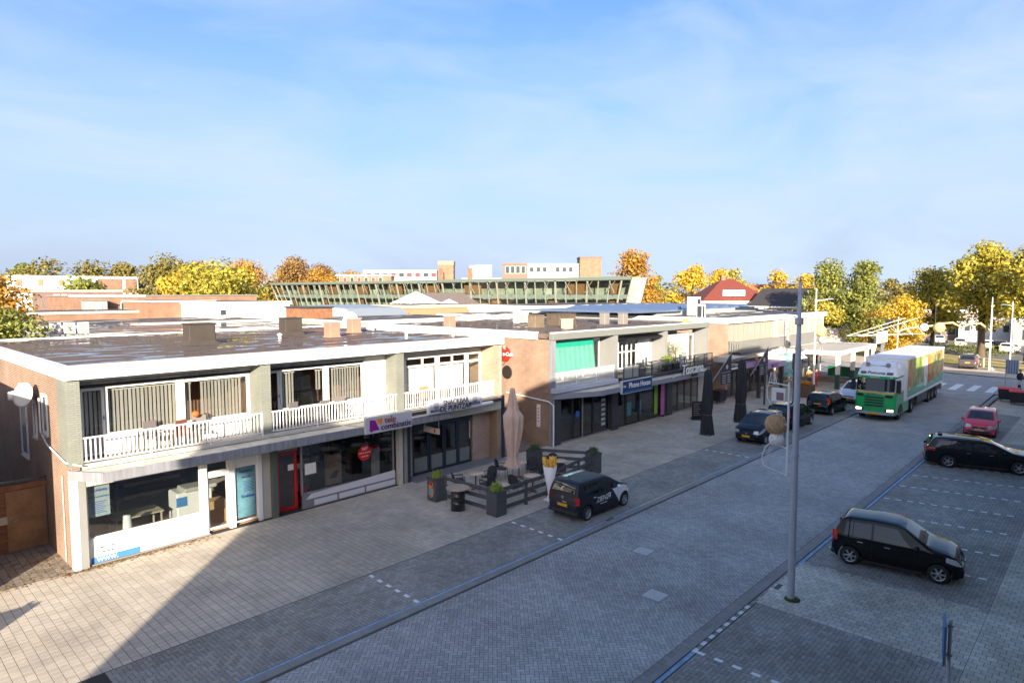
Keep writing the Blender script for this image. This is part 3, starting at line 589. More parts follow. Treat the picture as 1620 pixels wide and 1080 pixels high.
for i in range(7): k = MB(); k.box(5.58, 6.0-.05*(i % 3), YS-.014, YS-.010, 1.98-i*.06, 1.995-i*.06); k.build('poster_line', nv, t1)
for i in range(8): k = MB(); k.box(10.5, 10.92-.06*(i % 2), YS-.012, YS-.008, 1.62-i*.055, 1.635-i*.055); k.build('poster_line', nv, t1)
text('panel_text', 'DIRECT MEE', .10, M('print_grey', (.12, .1, .14), .6), t1, (5.95, YS-.10, .50), sx=.9); text('panel_text', 'BEDRUKT', .09, M('print_grey', (.1,)*3), t1, (6.0, YS-.10, .35))
k = MB(); k.box(5.50, 6.9, YS-.105, YS-.09, .02, .22); k.build('blue_band', M('print_blue', (.06, .22, .50), .5), t1); text('panel_text', 'WWW.', .18, white, t1, (5.95, YS-.115, .12), bold=.006)
# shop 1 interior
k = MB(); k.box(5.3, 11.4, YS+.1, 30, -.02, .012); k.build('shop_floor', carpet, t1)
k = MB(); k.box(5.3, 11.4, 29.9, 30, 0, 2.95); k.box(11.4, 11.5, YS+.1, 30, 0, 2.95); k.build('interior_wall', inwall, t1)
inm = M('furniture_pale', (.55, .50, .36), .6); 
k = MB(); k.box(6.6, 8.2, 25.2, 26.2, .74, .78); [k.box(a, a+.05, b_, b_+.05, 0, .74) for a in (6.65, 8.1) for b_ in (25.25, 26.1)]; tag(k.build('work_table', inm), 'pale work table inside the white fronted shop window', 'table')
k = MB(); k.lathe([(.17, .3), (.12, 1.15), (0, 1.17)], 16, (6.75, 24.35, .0)); tag(k.build('paper_roll', white), 'white upright paper roll standing inside the shop window', 'paper roll')
t = thing('shelf_rack', 'dark shelf rack with rolled media at the back of the white fronted shop', 'shelf', (7.6, 28.6, 0)); k = MB(); [k.box(a, a+.06, 0, .5, 0, 2.2) for a in (0, 2.8)]; k.build('upright', M('rack_grey', (.12, .12, .13), .5), t)
for i in range(4): k = MB(); k.box(.05, 2.8, 0, .5, .4+i*.5, .45+i*.5); s_ = k.build('shelf', M('rack_grey', (.1,)*3), t); k = MB(); k.tube([(.3, .1, .52+i*.5), (2.2+.2*i, .1, .52+i*.5)], .07, 8); k.build('roll', inm, s_)
t = thing('copy_machine', 'large white copy machine with blue panel inside the shop by the door', 'copier', (9.2, 25.6, 0)); k = MB(); k.box(-.55, .75, -.4, .5, .1, 1.25, b=.05); k.build('body', white, t); k = MB(); k.box(-.57, -.2, -.42, -.4, .75, 1.1); k.build('panel', M('print_blue', (.06, .2, .5)), t); k = MB(); k.box(-.3, .9, -.5, .3, 1.25, 1.4, b=.04); k.build('lid', offw, t)
t = thing('carton', 'stack of brown cardboard boxes just inside the glass shop door', 'box', (10.0, 24.9, 0)); k = MB(); k.box(-.5, .3, -.3, .3, 0, .5); k.box(-.4, .2, -.25, .25, .5, .85); k.build('cardboard', M('cardboard', (.45, .28, .14), .8), t)
# ---- red door
k = MB(); k.box(11.76, 11.92, YS+.1, YS+.35, 0, 2.6); k.box(11.9, 12.8, YS+.1, YS+.35, 2.42, 2.95); k.build('front_panel', lgrey, t1)
rd = window(t1, 11.9, 12.78, .02, 2.42, YS+.2, redp, glassd, .13, name='front_door')
k = MB(); k.box(12.02, 12.66, YS+.24, YS+.25, .15, 2.3); k.build('door_film', M('film_wine', (.07, .015, .03), .4, var=.5, vs=4), rd); k = MB(); k.box(12.38, 12.62, YS+.15, YS+.16, 1.62, 1.86); k.build('notice', white, rd)
# ---- shop 2 (telecom)
window(t1, 12.84, 17.40, .55, 2.62, YS, agrey, glassd, .07, name='shop_window')
k = MB(); k.box(12.84, 17.42, YS-.10, YS-.02, -.02, .56); k.build('front_panel', M('panel_slate', (.20, .20, .22), .6), t1)
k = MB(); k.prism_y([(13.0, .36), (17.36, .36), (17.36, .70), (13.22, .56)], YS-.125, YS-.10)
for a, b_ in ((13.35, 14.4), (14.5, 15.75), (15.85, 17.36)): k.box(a, b_, YS-.125, YS-.1, .05, .28)
k.build('white_strip', M('strip_white', (.62, .62, .66), .4), t1)
k = MB(); [k.lathe([(0, 2.7), (.07, 2.7), (.09, 2.62), (0, 2.61)], 10, (13.5+i*1.2, 26, 0)) for i in range(4)]; k.build('ceiling_spot', M('spot_lit', (1, .85, .6), .5, emit=1.5), t1)
k = MB(); [k.box(13.2+j*1.1, 14.1+j*1.1, 29.2, 29.5, .2+i*.5, .5+i*.5) for i in range(4) for j in range(4)]; k.build('stock', M('stock_mixed', (.25, .18, .20), .6, var=.9, vs=2.5), t1)
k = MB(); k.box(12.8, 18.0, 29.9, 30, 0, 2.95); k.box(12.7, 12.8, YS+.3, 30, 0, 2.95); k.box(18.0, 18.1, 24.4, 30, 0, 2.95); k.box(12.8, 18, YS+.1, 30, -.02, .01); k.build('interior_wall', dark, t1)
shg = M('shop_goods_pale', (.34, .34, .32), .6, var=.2); t = thing('display_board', 'standing display board with a picture of a laptop in the phone shop window', 'display', (14.75, 24.5, 0)); k = MB(); k.box(-.36, .36, -.03, .03, .45, 1.75); k.build('panel', M('display_print', (.42, .27, .20), .5, var=.3, vs=3), t); k = MB(); k.box(-.4, -.36, -.04, .04, 0, 1.85); k.box(.36, .4, -.04, .04, 0, 1.85); k.build('frame', lgrey, t); k = MB(); k.prism_y([(-.2, .75), (.1, .7), (.3, 1.0), (.05, 1.05)], -.04, -.032); k.build('laptop_print', anth, t)
t = thing('display_stand', 'tall narrow white display stand with red cap in the phone shop window', 'display', (16.85, 24.4, 0)); k = MB(); k.box(-.16, .16, -.1, .1, .2, 1.7); k.build('panel', M('stand_white', (.5, .5, .5), .5), t); k = MB(); k.box(-.17, .17, -.11, .11, 1.7, 1.8); k.build('cap', M('sticker_red', (.6, .01, .02)), t)
t = thing('shop_desk', 'grey service desk standing inside the phone shop', 'desk', (13.9, 26.3, 0)); k = MB(); k.box(-.6, .6, -.3, .3, 0, 1.0); k.build('desk', shg, t); k = MB(); k.box(-.65, .65, -.35, .35, 1.0, 1.05); k.build('top', white, t)
t = thing('red_chair', 'small crimson chair low in the left corner of the phone shop window', 'chair', (13.3, 24.3, 0)); k = MB(); k.box(-.18, .18, -.18, .18, .35, .42, b=.02); k.build('seat', M('chair_crimson', (.45, .01, .06), .5), t); k = MB(); k.box(-.18, .18, .14, .2, .42, .8, b=.02); k.build('backrest', M('chair_crimson', (.4,)*3), t); k = MB(); k.box(-.16, .16, -.16, .16, 0, .35); k.build('base', M('chair_crimson', (.4,)*3), t)
k = MB(); k.box(13.0, 13.5, YS-.045, YS-.04, 1.35, 1.8); k.build('notice', white, t1)
rdsc = MB(); rdsc.lathe([(0, -.005), (.34, -.005), (.34, .005), (0, .005)], 28, (15.83, YS-.04, 1.75), 'y', False); dsc = rdsc.build('round_sticker', M('sticker_red', (.62, .01, .02), .4), t1)
text('sticker_text', '24/7', .17, white, t1, (15.83, YS-.055, 1.93), bold=.003); text('sticker_text', 'telefoonreparatie', .085, white, t1, (15.83, YS-.055, 1.76)); text('sticker_text', '-ONLINE-', .09, white, t1, (15.83, YS-.055, 1.60))
# ---- shop 3 (snackbar)
YT = 24.16; gg = M('door_panel_glass', (.16, .18, .18), .35)
for i, (a, b_) in enumerate(((18.76, 19.74), (19.80, 20.70), (20.74, 21.60), (21.64, 22.52))):
    f = window(t1, a, b_, .06, 2.28, YT, navy, glassd, .09, name='folding_door'); k = MB(); k.box(a+.09, b_-.09, YT-.012, YT+.012, .14, .82); k.build('door_panel', gg, f)
k = MB(); k.box(18.72, 22.62, YT-.05, YT+.1, 2.28, 2.98); k.build('shop_header', navy, t1)
k = MB(); k.box(22.36, 22.42, YT-.09, YT-.05, 1.25, 2.15); k.build('handle', offw, t1)
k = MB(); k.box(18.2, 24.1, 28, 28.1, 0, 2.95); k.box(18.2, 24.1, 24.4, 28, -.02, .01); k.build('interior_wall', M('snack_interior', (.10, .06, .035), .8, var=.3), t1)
k = MB(); k.box(18.2, 24.1, 23.15, 24.1, -.05, .03, b=.01); k.build('doorstep', M('step_bluestone', (.20, .21, .23), .6, var=.15, vs=2), t1)
k = MB(); k.tube([(21.5, 22.34, 3.30), (22.28, 22.34, 3.30)], .09, 12); k.build('awning_box', white, t1)
k = MB(); k.tube([(24.0, 23.46, 3.4), (24.0, 23.46, 5.9)], .02, 6); k.build('downpipe', offw, t1); k = MB(); k.tube([(24.1, 23.4, 5.75), (24.1, 23.2, 5.78), (24.1, 23.1, 5.9)], .02, 6); k.build('hook', anth, t1)
# side wall: windows, pipe
for ya, yb_, za, zb in ((25.95, 26.65, 3.95, 5.3), (27.6, 28.1, 3.6, 4.9), (29.2, 30.3, 2.6, 5.3)):
    window(t1, ya, yb_, za, zb, 4.99, white, M('side_pane', (.05, .07, .09), .08), .09, .06, name='side_window', plane='x')
    k = MB(); k.box(4.93, 5.0, ya-.06, yb_+.06, za-.07, za); k.build('sill', offw, t1)
k = MB(); k.tube([(4.95, 26.9, 5.1), (4.95, 26.9, 3.95), (4.95, 26.0, 3.62), (4.95, 23.7, 3.42), (5.3, 23.3, 3.32)], .028, 8); k.build('drain_pipe', white, t1)
k = MB(); k.tube([(4.96, 24.3, .1), (4.96, 24.3, 2.9)], .018, 6); k.build('cable', offw, t1)
# balcony chairs
def bchair(x, y, rz, m, lab):
    t = thing('balcony_chair', lab, 'chair', (x, y, 3.3), math.radians(rz), 'chairs on the balconies'); k = MB(); k.box(-.24, .24, -.22, .22, .40, .45, b=.015); k.build('seat', m, t); k = MB(); k.box(-.24, .24, .2, .24, .45, .98, b=.015); k.build('backrest', m, t)
    for sx in (-.22, .2):
        for sy in (-.2, .18): k = MB(); k.box(sx, sx+.025, sy, sy+.025, 0, .42); k.build('leg', anth, t)
    k = MB(); k.box(-.26, -.23, -.2, .22, .62, .65); k.box(.23, .26, -.2, .22, .62, .65); k.build('armrest', m, t)
gm_ = M('mesh_grey', (.16, .145, .14), .7); bm_ = M('wood_red_brown', (.22, .07, .04), .6)
for x, y, a, m, lab in ((7.6, 24.1, 10, gm_, 'grey mesh chair on the first balcony left of the white post'), (9.1, 24.0, -20, gm_, 'grey chair on the first balcony right of the white post'), (8.3, 23.9, 200, bm_, 'red brown folding chair on the first balcony'), (12.9, 24.0, 15, gm_, 'grey chair on the second balcony near the balcony door'), (14.9, 23.95, -10, gm_, 'grey chair on the second balcony near its window post'), (13.9, 23.9, 190, gm_, 'grey chair turned to the railing on the second balcony'), (19.2, 23.95, 170, M('wicker_orange', (.45, .20, .08), .7), 'orange brown wicker chair on the third balcony')): bchair(x, y, a, m, lab)
k = MB(); k.sphere((0, 0, 0), .14, 10, (1, .8, .8)); tag(k.build('orange_cushion', M('cushion_orange', (.70, .12, .02), .7), None, (9.0, 24.05, 4.35)), 'small bright orange cushion on the first balcony chair', 'cushion')
for i, x in enumerate((19.3, 21.1, 21.6, 22.2)):
    t = thing('house_plant', ('tall snake plant', 'round green plant', 'bushy green plant', 'small reddish plant')[i]+' on the sill of the third flat window', 'plant', (x, YW+.18, 3.9), 0, 'plants on the window sill'); k = MB(); k.lathe([(.05, 0), (.07, .12)], 10); k.build('pot', white, t); k = MB()
    for j in range(14): a = random.uniform(0, 6.28); r = random.uniform(.03, .16); h_ = random.uniform(.2, .4); k.face([(0, 0, .1), (r*.4*math.cos(a)-.02, r*.4*math.sin(a), h_*.6), (r*math.cos(a), r*math.sin(a), h_), (r*.5*math.cos(a)+.02, r*.5*math.sin(a), h_*.6)])
    k.build('leaf_tuft', M('plant_green', (.10, .18, .05), .6) if i < 3 else M('plant_red', (.3, .12, .06), .6), t)
# roof things (each its own)
def roof_box(x, y, w_, d_, z0, z1, m, lab, cat='roof box', name='vent_housing', flare=.12, group=None, rz=.0, cap=None):
    t = thing(name, lab, cat, (x, y, 0), rz, group); k = MB()
    k.box(-w_/2, w_/2, -d_/2, d_/2, z0, z1, b=.03)
    k.add([(-w_/2-flare, -d_/2-flare, z0), (w_/2+flare, -d_/2-flare, z0), (w_/2+flare, d_/2+flare, z0), (-w_/2-flare, d_/2+flare, z0), (-w_/2+.01, -d_/2+.01, z0+flare*1.6), (w_/2-.01, -d_/2+.01, z0+flare*1.6), (w_/2-.01, d_/2-.01, z0+flare*1.6), (-w_/2+.01, d_/2-.01, z0+flare*1.6)], [(j, (j+1) % 4, 4+(j+1) % 4, 4+j) for j in range(4)])
    k.build('housing', m, t); k = MB(); k.box(-w_/2-.03, w_/2+.03, -d_/2-.03, d_/2+.03, z1-.001, z1+.05, b=.01); k.build('cap', cap or m, t); return t
roof_box(11.75, 30.6, 1.15, .8, ZR-.03, 7.26, felt, 'large dark brown roof box on the nearest roof, left of centre', group='felt covered roof boxes')
roof_box(17.85, 33.7, 1.0, .8, ZR-.03, 7.26, felt, 'dark brown roof box farther right on the nearest roof, beside a white vent', group='felt covered roof boxes')
chb = Mbrick('chimney_brick', (.42, .17, .09), (.36, .13, .07), (.36, .30, .25))
roof_box(18.5, 30.5, .62, .62, ZR-.03, 7.12, chb, 'square red brick chimney in front of the satellite dish', 'chimney', 'brick_chimney', .05, 'brick chimneys on the nearest roof', cap=offw)
roof_box(21.4, 32.9, .62, .62, ZR-.03, 7.14, chb, 'square red brick chimney just right of the satellite dish', 'chimney', 'brick_chimney', .05, 'brick chimneys on the nearest roof', cap=offw)
for x, y, lab in ((15.82, 31.0, 'small white roof vent left of the brick chimneys'), (23.49, 34.0, 'small white roof vent at the far right of the nearest roof'), (21.54, 28.1, 'small white roof vent near the front edge of the roof'), (23.6, 26.6, 'small white roof vent beside the next roof edge')):
    t = thing('roof_vent', lab, 'roof vent', (x, y, 0), 0, 'small white roof vents'); k = MB(); k.lathe([(.09, ZR-.04), (.07, ZR+.12), (.06, ZR+.18)], 12); k.build('pipe', white, t); k = MB(); k.lathe([(.05, ZR+.16), (.14, ZR+.17), (.12, ZR+.24), (.0, ZR+.29)], 12); k.build('cap', white, t)
t = thing('satellite_dish', 'white satellite dish standing between the two brick chimneys', 'satellite dish', (21.9, 34.0, ZR)); k = MB(); k.tube([(0, 0, 0), (0, 0, .75)], .03, 8); k.build('mast', steel, t)
def dish(parent, c, r, az, m):
    k = MB(); k.lathe([(0, 0), (r*.5, r*.06), (r*.85, r*.19), (r, r*.27), (r*.99, r*.29), (r*.84, r*.21), (0, .02)], 24); o = k.build('dish', m, parent, c); o.rotation_euler = (math.radians(75), 0, az); return o
dish(t, (0, -.05, .65), .48, math.radians(-60), white)
t = thing('satellite_dish', 'white round satellite dish and floodlight fixed on the left brick side wall', 'satellite dish', (4.98, 27.2, 5.15))
dish(t, (-.32, .05, .05), .42, math.radians(-60), offw); k = MB(); k.beam((0, 0, -.25), (-.5, -.2, -.3), .04); k.beam((0, .5, -.25), (-.4, .5, -.3), .04); k.build('bracket', steel, t)
k = MB(); k.lathe([(0, -.3), (.14, -.28), (.2, 0), (.2, .32), (0, .34)], 14, (-.45, .55, .0), 'x'); k.build('floodlight', white, t)
# signs hung on the canopy: each a thing of its own
def signboard(name, lab, x0, x1, y, z0, z1, m, face=None, d=.12):
    t = thing(name, lab, 'shop sign', ((x0+x1)/2, y, (z0+z1)/2)); k = MB(); k.box(-(x1-x0)/2, (x1-x0)/2, 0, d, -(z1-z0)/2, (z1-z0)/2, b=.012); k.build('board', m, t)
    if face: k = MB(); k.box(-(x1-x0)/2+.05, (x1-x0)/2-.05, -.006, 0, -(z1-z0)/2+.05, (z1-z0)/2-.05); k.build('face', face, t)
    return t
sw = M('sign_white', (.50, .51, .54), .4)
t = signboard('shop_sign', 'white sign with purple and orange shapes and lettering on the canopy', 14.9, 17.28, 22.22, 2.90, 3.60, sw)
pur = M('print_purple', (.24, .005, .25), .5); org = M('print_orange', (.75, .25, .02), .5); pd = M('print_plum', (.10, .03, .12), .5)
k = MB(); k.prism_y([(-1.0, -.24), (-.93, -.24), (-.93, -.32), (-.84, -.24), (-.52, -.23), (-.72, .20), (-.98, .22)], -.012, 0); k.build('logo_shape', pur, t)
k = MB(); k.prism_y([(-.66, .22), (-.36, .24), (-.38, 0.), (-.46, -.03), (-.52, .0)], -.012, 0); k.build('logo_shape', org, t)
text('lettering', 'tele', .38, M('print_brown', (.30, .10, .08), .5), t, (.02, -.03, .13), bold=.002, sx=1.02, ext=.01); text('lettering', 'combinatie', .37, pd, t, (.33, -.03, -.14), bold=.002, sx=.96, ext=.01)
t = signboard('shop_sign', 'long pale grey snack bar sign with tall dark capital letters', 18.22, 21.45, 22.2, 3.25, 3.84, M('sign_grey', (.52, .54, .60), .4), d=.2); tk = M('print_dark', (.02, .022, .03), .5)
text('lettering', 'SNACKBAR', .32, tk, t, (-.05, -.03, .14), sx=.95, bold=.001, ext=.01); text('lettering', 'DE PUNTZAK', .36, tk, t, (-.05, -.03, -.13), sx=.88, bold=.001, ext=.01)
B('name_strip', black, t, -1.52, -.92, -.01, 0, -.20, -.09); B('name_strip', black, t, .86, 1.46, -.01, 0, -.15, -.04)
cone = MB()
for cx in (-1.22, 1.16):
    for i in range(5): cone.box(cx-.14+i*.062, cx-.11+i*.062, -.01, 0, .02, .20+.03*(i % 2))
    cone.prism_y([(cx-.16, .04), (cx+.16, .04), (cx+.08, -.07), (cx-.08, -.07)], -.009, 0)
cone.build('printed_emblem', M('print_faded', (.20, .20, .22), .5), t)
text('lettering', 'SNACKBAR', .09, sw, t, (-1.22, -.016, -.145)); text('lettering', 'DE PUNTZAK', .08, sw, t, (1.16, -.016, -.095))
t = thing('projecting_sign', 'small pale projecting sign hanging under the canopy by the snack bar door', 'shop sign', (19.0, 23.0, 2.35)); k = MB(); k.box(-.03, .03, -.55, .55, -.13, .13); k.build('board', M('sign_beige', (.50, .42, .36), .5), t); k = MB(); k.beam((0, -.5, .14), (0, -.5, .6), .025); k.beam((0, .5, .14), (0, .5, .6), .025); k.build('hanger', steel, t)
k = MB(); k.prism_x([(-.3, -.08), (-.2, -.08), (-.2, .08), (-.3, .08)], -.035, .035); k.build('emblem', M('sticker_red', (.6, .01, .02)), t)
# ================================================================== B2: second block
t2 = thing('shop_building', 'second two storey block with grey fins, green screen and terrace balcony', 'building')
x0, x1, yb = 27.82, 46.35, 41; YF2 = 23.12; YW2 = 24.15
k = MB(); k.box(x0, x0+.28, YF2+.1, yb, 0, 6.0); k.box(x0+.28, x1, yb-.28, yb, 0, 6.0); k.build('brick_wall', Mbrick('brick_salmon', (.30, .17, .10), (.21, .11, .065), (.40, .33, .26)), t2)
k = MB(); k.box(x0+.1, x1-.1, YF2+.1, yb-.1, 6.05, 6.33); k.build('roof', roofm, t2)
k = MB(); k.box(x0-.08, x1+.05, YF2-.12, YF2+.2, 6.0, 6.42, b=.01); k.box(x1-.2, x1+.05, YF2+.2, yb, 6.0, 6.42); k.build('roof_edge', M('edge_grey', (.20, .21, .19), .5, var=.05), t2)
k = MB(); k.box(x0-.08, x0+.2, YF2+1.2, yb, 6.0, 6.43, b=.01); k.box(x0+.2, x1, yb-.25, yb, 6.0, 6.42); k.build('roof_edge', white, t2)
k = MB(); k.box(x0-.09, x1+.06, YF2-.13, YF2+.1, 6.38, 6.44); k.build('edge_trim', white, t2)
k = MB(); k.box(x0+.28, x1-.1, YF2+.2, YW2+.4, 5.88, 6.02); k.build('soffit', lgrey, t2)
k = MB(); k.box(27.80, 28.10, YF2-.02, YF2+.22, 0, 6.0); k.build('fin_wall', agrey, t2)
for a, b_, m_ in ((33.84, 34.22, lgrey), (39.98, 40.30, lgrey), (46.10, 46.34, lgrey)):
    k = MB(); k.box(a, b_, YF2-.02, YW2+.15, 3.0, 6.0); k.build('fin_wall', m_, t2)
k = MB(); k.box(x0+.28, x1, YF2+.0, yb-.3, 2.95, 3.27); k.build('floor_slab', offw, t2)
k = MB(); k.box(27.66, 33.84, YF2-.34, YF2-.02, 3.04, 3.30, b=.01); k.build('balcony_edge', M('edge_bluegrey', (.50, .52, .60), .5), t2)
railing(t2, 28.08, 33.84, YF2, 3.33, 4.14, wire, .115, (30, 32, 33.8))
# unit 1: green sun screen
gm = M('screen_green', (.005, .30, .20), .7, var=.12, vs=.8); gm2 = M('screen_pale_green', (.10, .33, .25), .75, var=.12, vs=1.2)
k = MB(); n = 30
for i in range(n):
    a = 28.12+(32.36-28.12)*i/n; b_ = 28.12+(32.36-28.12)*(i+1)/n; w0 = .02*math.sin(i*1.9); w1 = .02*math.sin((i+1)*1.9); y = YF2+.35
    k.cur = 0; k.face([(a, y+.15+w0*.2, 5.48), (b_, y+.15+w1*.2, 5.48), (b_, y+.22, 5.93), (a, y+.22, 5.93)], True)
    k.cur = 1; k.face([(a, y+w0, 3.98), (b_, y+w1, 3.98), (b_, y+.15+w1*.2, 5.48), (a, y+.15+w0*.2, 5.48)], True)
tag(k.build('sun_screen', [gm, gm2]), 'big turquoise green sun screen lowered over the first balcony of the second block', 'sun screen')
window(t2, 28.2, 33.7, 3.35, 5.8, YW2, white, glass, .1, bars=(30, 32))
k = MB(); k.box(28.1, 46, YW2+1.4, YW2+1.5, 3.3, 5.9); k.build('interior_wall', inwall, t2)
# unit 2 + 3 walls, doors
k = MB(); k.box(38.06, 39.5, YW2-.08, YW2, 3.7, 5.5); k.build('shutter', white, t2)
k = MB(); k.box(34.25, 35.8, YW2, YW2+.1, 3.3, 5.9); k.box(39.5, 40, YW2, YW2+.1, 3.3, 5.9); k.box(35.8, 39.5, YW2, YW2+.1, 5.45, 5.9); k.box(35.8, 39.5, YW2, YW2+.1, 3.3, 3.6); k.box(40.3, 42.3, YW2, YW2+.1, 5.55, 5.9); k.build('upper_wall', offw, t2)
window(t2, 35.8, 36.8, 3.6, 5.42, YW2+.03, white, glassd, .07, bars=(36.3,), hbars=(4.7,)); window(t2, 36.85, 38.0, 3.6, 5.42, YW2+.03, white, glassd, .07, bars=(37.4,), hbars=(4.7,))
k = MB(); k.prism_x([(YF2+.02, 5.7), (YF2+.02, 5.55), (YW2-.05, 5.68), (YW2-.05, 5.88)], 35.2, 39.7); k.build('awning', black, t2)
k = MB(); k.box(42.5, 45.1, YW2-.05, YW2+.05, 3.32, 5.55); k.build('shutter', M('shutter_white', (.75, .74, .74), .5), t2); k = MB(); k.box(40.3, 42.5, YW2, YW2+.1, 3.3, 5.55); k.build('upper_wall', cream, t2)
window(t2, 45.15, 45.95, 3.32, 5.5, YW2, white, glassd, .12)
# unit 2/3 balcony: glass balustrade with dark frame
k = MB(); k.box(34.2, 46.3, YF2-.5, YF2-.2, 3.08, 3.26); k.box(34.2, 46.3, YF2-.2, YW2, 3.2, 3.3); k.build('balcony_edge', anth, t2)
fr = MB(); yq = YF2-.42
for p in (34.3, 35.3, 36.0, 37.6, 39.8, 41.0, 42.0, 43.5, 45.0, 46.25): fr.box(p-.03, p+.03, yq-.03, yq+.03, 3.2, 4.06)
fr.box(34.3, 46.27, yq-.03, yq+.03, 4.04, 4.10); r2 = fr.build('railing', anth, t2)
milk = M('milk_glass', (.30, .31, .29), .3)
for a, b_ in ((34.34, 35.27), (35.33, 35.97)): k = MB(); k.box(a, b_, yq-.01, yq+.01, 3.26, 4.0); k.build('panel', milk, r2)
for a, b_ in ((36.05, 37.55), (37.65, 39.75), (39.85, 41.95), (42.05, 43.45)): k = MB(); k.box(a, b_, yq-.006, yq+.006, 3.26, 4.0); k.build('panel', glassd, r2)
k = MB(); [k.box(43.6+i*.13, 43.615+i*.13, yq-.01, yq+.01, 3.25, 4.05) for i in range(20)]; k.build('bars', anth, r2)
# canopy
k = MB(); k.add([(27.8, 23.1, 2.92), (30.7, 21.9, 2.92), (43.4, 21.9, 2.98), (46.3, 22.9, 2.98), (46.3, 23.1, 2.98), (27.8, 23.1, 2.98)], [(0, 1, 2, 3, 4, 5)]); k.build('canopy_deck', zinc, t2)
k = MB(); k.box(30.7, 43.4, 21.82, 21.9, 2.68, 2.99, b=.008)
for a, b_ in (((27.8, 23.05), (30.7, 21.86)), ((43.4, 21.86), (46.3, 22.9))): k.beam((a[0], a[1], 2.83), (b_[0], b_[1], 2.83), .06, .3)
k.build('canopy_fascia', M('fascia_grey', (.28, .30, .34), .45, .2), t2)
k = MB(); [k.beam((29+i*.9, 23.05, 2.945), (30.2+i*.9, 21.95, 2.95), .02, .02) for i in range(15)]; k.build('deck_batten', M('batten', (.5,)*3), t2)
# shop fronts
YG = 23.3
for a, b_ in ((27.98, 28.55), (33.6, 34.3), (39.9, 40.1), (40.3, 41.05)):
    k = MB(); k.box(a, b_, YG-.22, YG+.2, -.02, 2.95); k.build('pillar', anth, t2)
k = MB(); k.tube([(27.78, 23.0, 0), (27.78, 23.0, 2.35), (27.70, 23.3, 2.55), (27.74, 26.6, 2.75)], .04, 8); k.build('downpipe', white, t2)
k = MB(); k.box(28.1, 46.2, YG-.05, YG+.1, 2.55, 2.96); k.build('shop_header', anth, t2)
k = MB(); [k.box(28.8+j*1.3, 29.8+j*1.3, 27.4, 27.8, .2+i*.6, .55+i*.6) for i in range(4) for j in range(13)]; k.build('stock', M('stock_mixed2', (.30, .24, .20), .6, var=.9, vs=2.2), t2)
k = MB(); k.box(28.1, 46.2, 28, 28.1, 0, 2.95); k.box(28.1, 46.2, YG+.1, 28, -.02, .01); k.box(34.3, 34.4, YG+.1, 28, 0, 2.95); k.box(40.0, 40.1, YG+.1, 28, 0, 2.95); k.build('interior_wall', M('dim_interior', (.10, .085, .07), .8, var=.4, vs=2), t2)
for a, b_, n_ in ((28.6, 29.85, 'shop_window'), (29.9, 30.75, 'shop_door'), (30.8, 31.85, 'shop_door'), (31.9, 33.55, 'shop_window'), (34.45, 35.4, 'shop_window'), (35.45, 37.0, 'shop_door'), (37.05, 39.85, 'shop_window')):
    window(t2, a, b_, .08, 2.55, YG, black if 'door' in n_ else anth, glassd, .07, name=n_)
k = MB(); k.box(28.58, 33.6, YG-.12, YG+.02, -.02, .08); k.box(41.1, 46.1, YG-.12, YG+.02, -.02, .1); k.build('plinth', lgrey, t2)
for a in np.linspace(41.15, 45.2, 5)[:-1]: window(t2, a, a+1.0, .1, 2.55, YG, anth, glassd, .05, name='shop_window')
k = MB(); k.box(45.25, 46.1, YG-.02, YG+.05, .1, 2.55); k.build('curtain', offw, t2)
k = MB(); k.box(30.72, 30.78, YG-.1, YG-.04, .1, 2.5); k.build('handle', lgrey, t2)
stick = M('sticker_blue', (.03, .12, .45), .4); k = MB(); k.lathe([(0, -.004), (.2, -.004), (.2, .004), (0, .004)], 20, (30.3, YG-.045, 1.5), 'y', False); k.build('window_sticker', stick, t2)
k = MB(); [k.box(32.7, 33.1, YG-.05, YG-.04, .45+i*.3, .62+i*.3) for i in range(7)]; k.build('window_lettering', M('print_mint', (.35, .45, .45), .5), t2)
for a, c_ in ((35.7, (.05, .45, .55)), (36.9, (.04, .55, .62))): k = MB(); k.box(a, a+.5, YG+.05, YG+.07, .6, 1.5); k.build('window_poster', M('poster_'+('teal' if a < 36 else 'cyan'), c_, .5, var=.3, vs=4), t2)
k = MB(); k.box(38.9, 39.3, YG-.06, YG-.04, .3, 2.4); k.build('window_poster', M('poster_green', (.25, .45, .05), .5), t2); k = MB(); k.box(39.35, 39.8, YG-.3, YG-.28, .2, 2.5); k.build('window_poster', M('poster_pink', (.45, .12, .35), .5, var=.5, vs=3), t2)
for i in range(3): k = MB(); k.box(41.6+i*1.1, 42.5+i*1.1, 24.6, 25.2, .1, 1.1); k.build('counter', M('wood_counter', (.30, .19, .10), .6, var=.2), t2)
# roof things of B2
grb = M('roof_box_grey', (.22, .21, .19), .7, var=.1); brb = M('roof_box_brown', (.17, .13, .09), .8, var=.2)
roof_box(32.8, 28.7, .95, .7, 6.3, 7.12, brb, 'brown roof box left of the cream box on the second roof', flare=.04, group='roof boxes on the second roof')
roof_box(36.6, 29.6, 1.9, 1.2, 6.3, 7.10, M('roof_box_dark', (.10, .075, .055), .8, var=.2), 'wide dark brown roof box in the middle of the second roof', flare=.04, group='roof boxes on the second roof')
roof_box(33.5, 26.6, .7, .5, 6.3, 6.90, M('roof_box_cream', (.52, .42, .30), .7), 'small cream roof box near the front edge of the second roof', flare=.02, group='roof boxes on the second roof')
roof_box(39.4, 27.8, .62, .5, 6.3, 7.15, grb, 'left of two upright grey roof boxes on the second roof', flare=.02, group='roof boxes on the second roof')
roof_box(40.3, 26.8, .62, .5, 6.3, 7.12, grb, 'right of two upright grey roof boxes on the second roof', flare=.02, group='roof boxes on the second roof')
roof_box(29.55, 33.7, .6, .6, 6.3, 7.05, chb, 'brick chimney on the left part of the second roof', 'chimney', 'brick_chimney', .04, cap=offw)
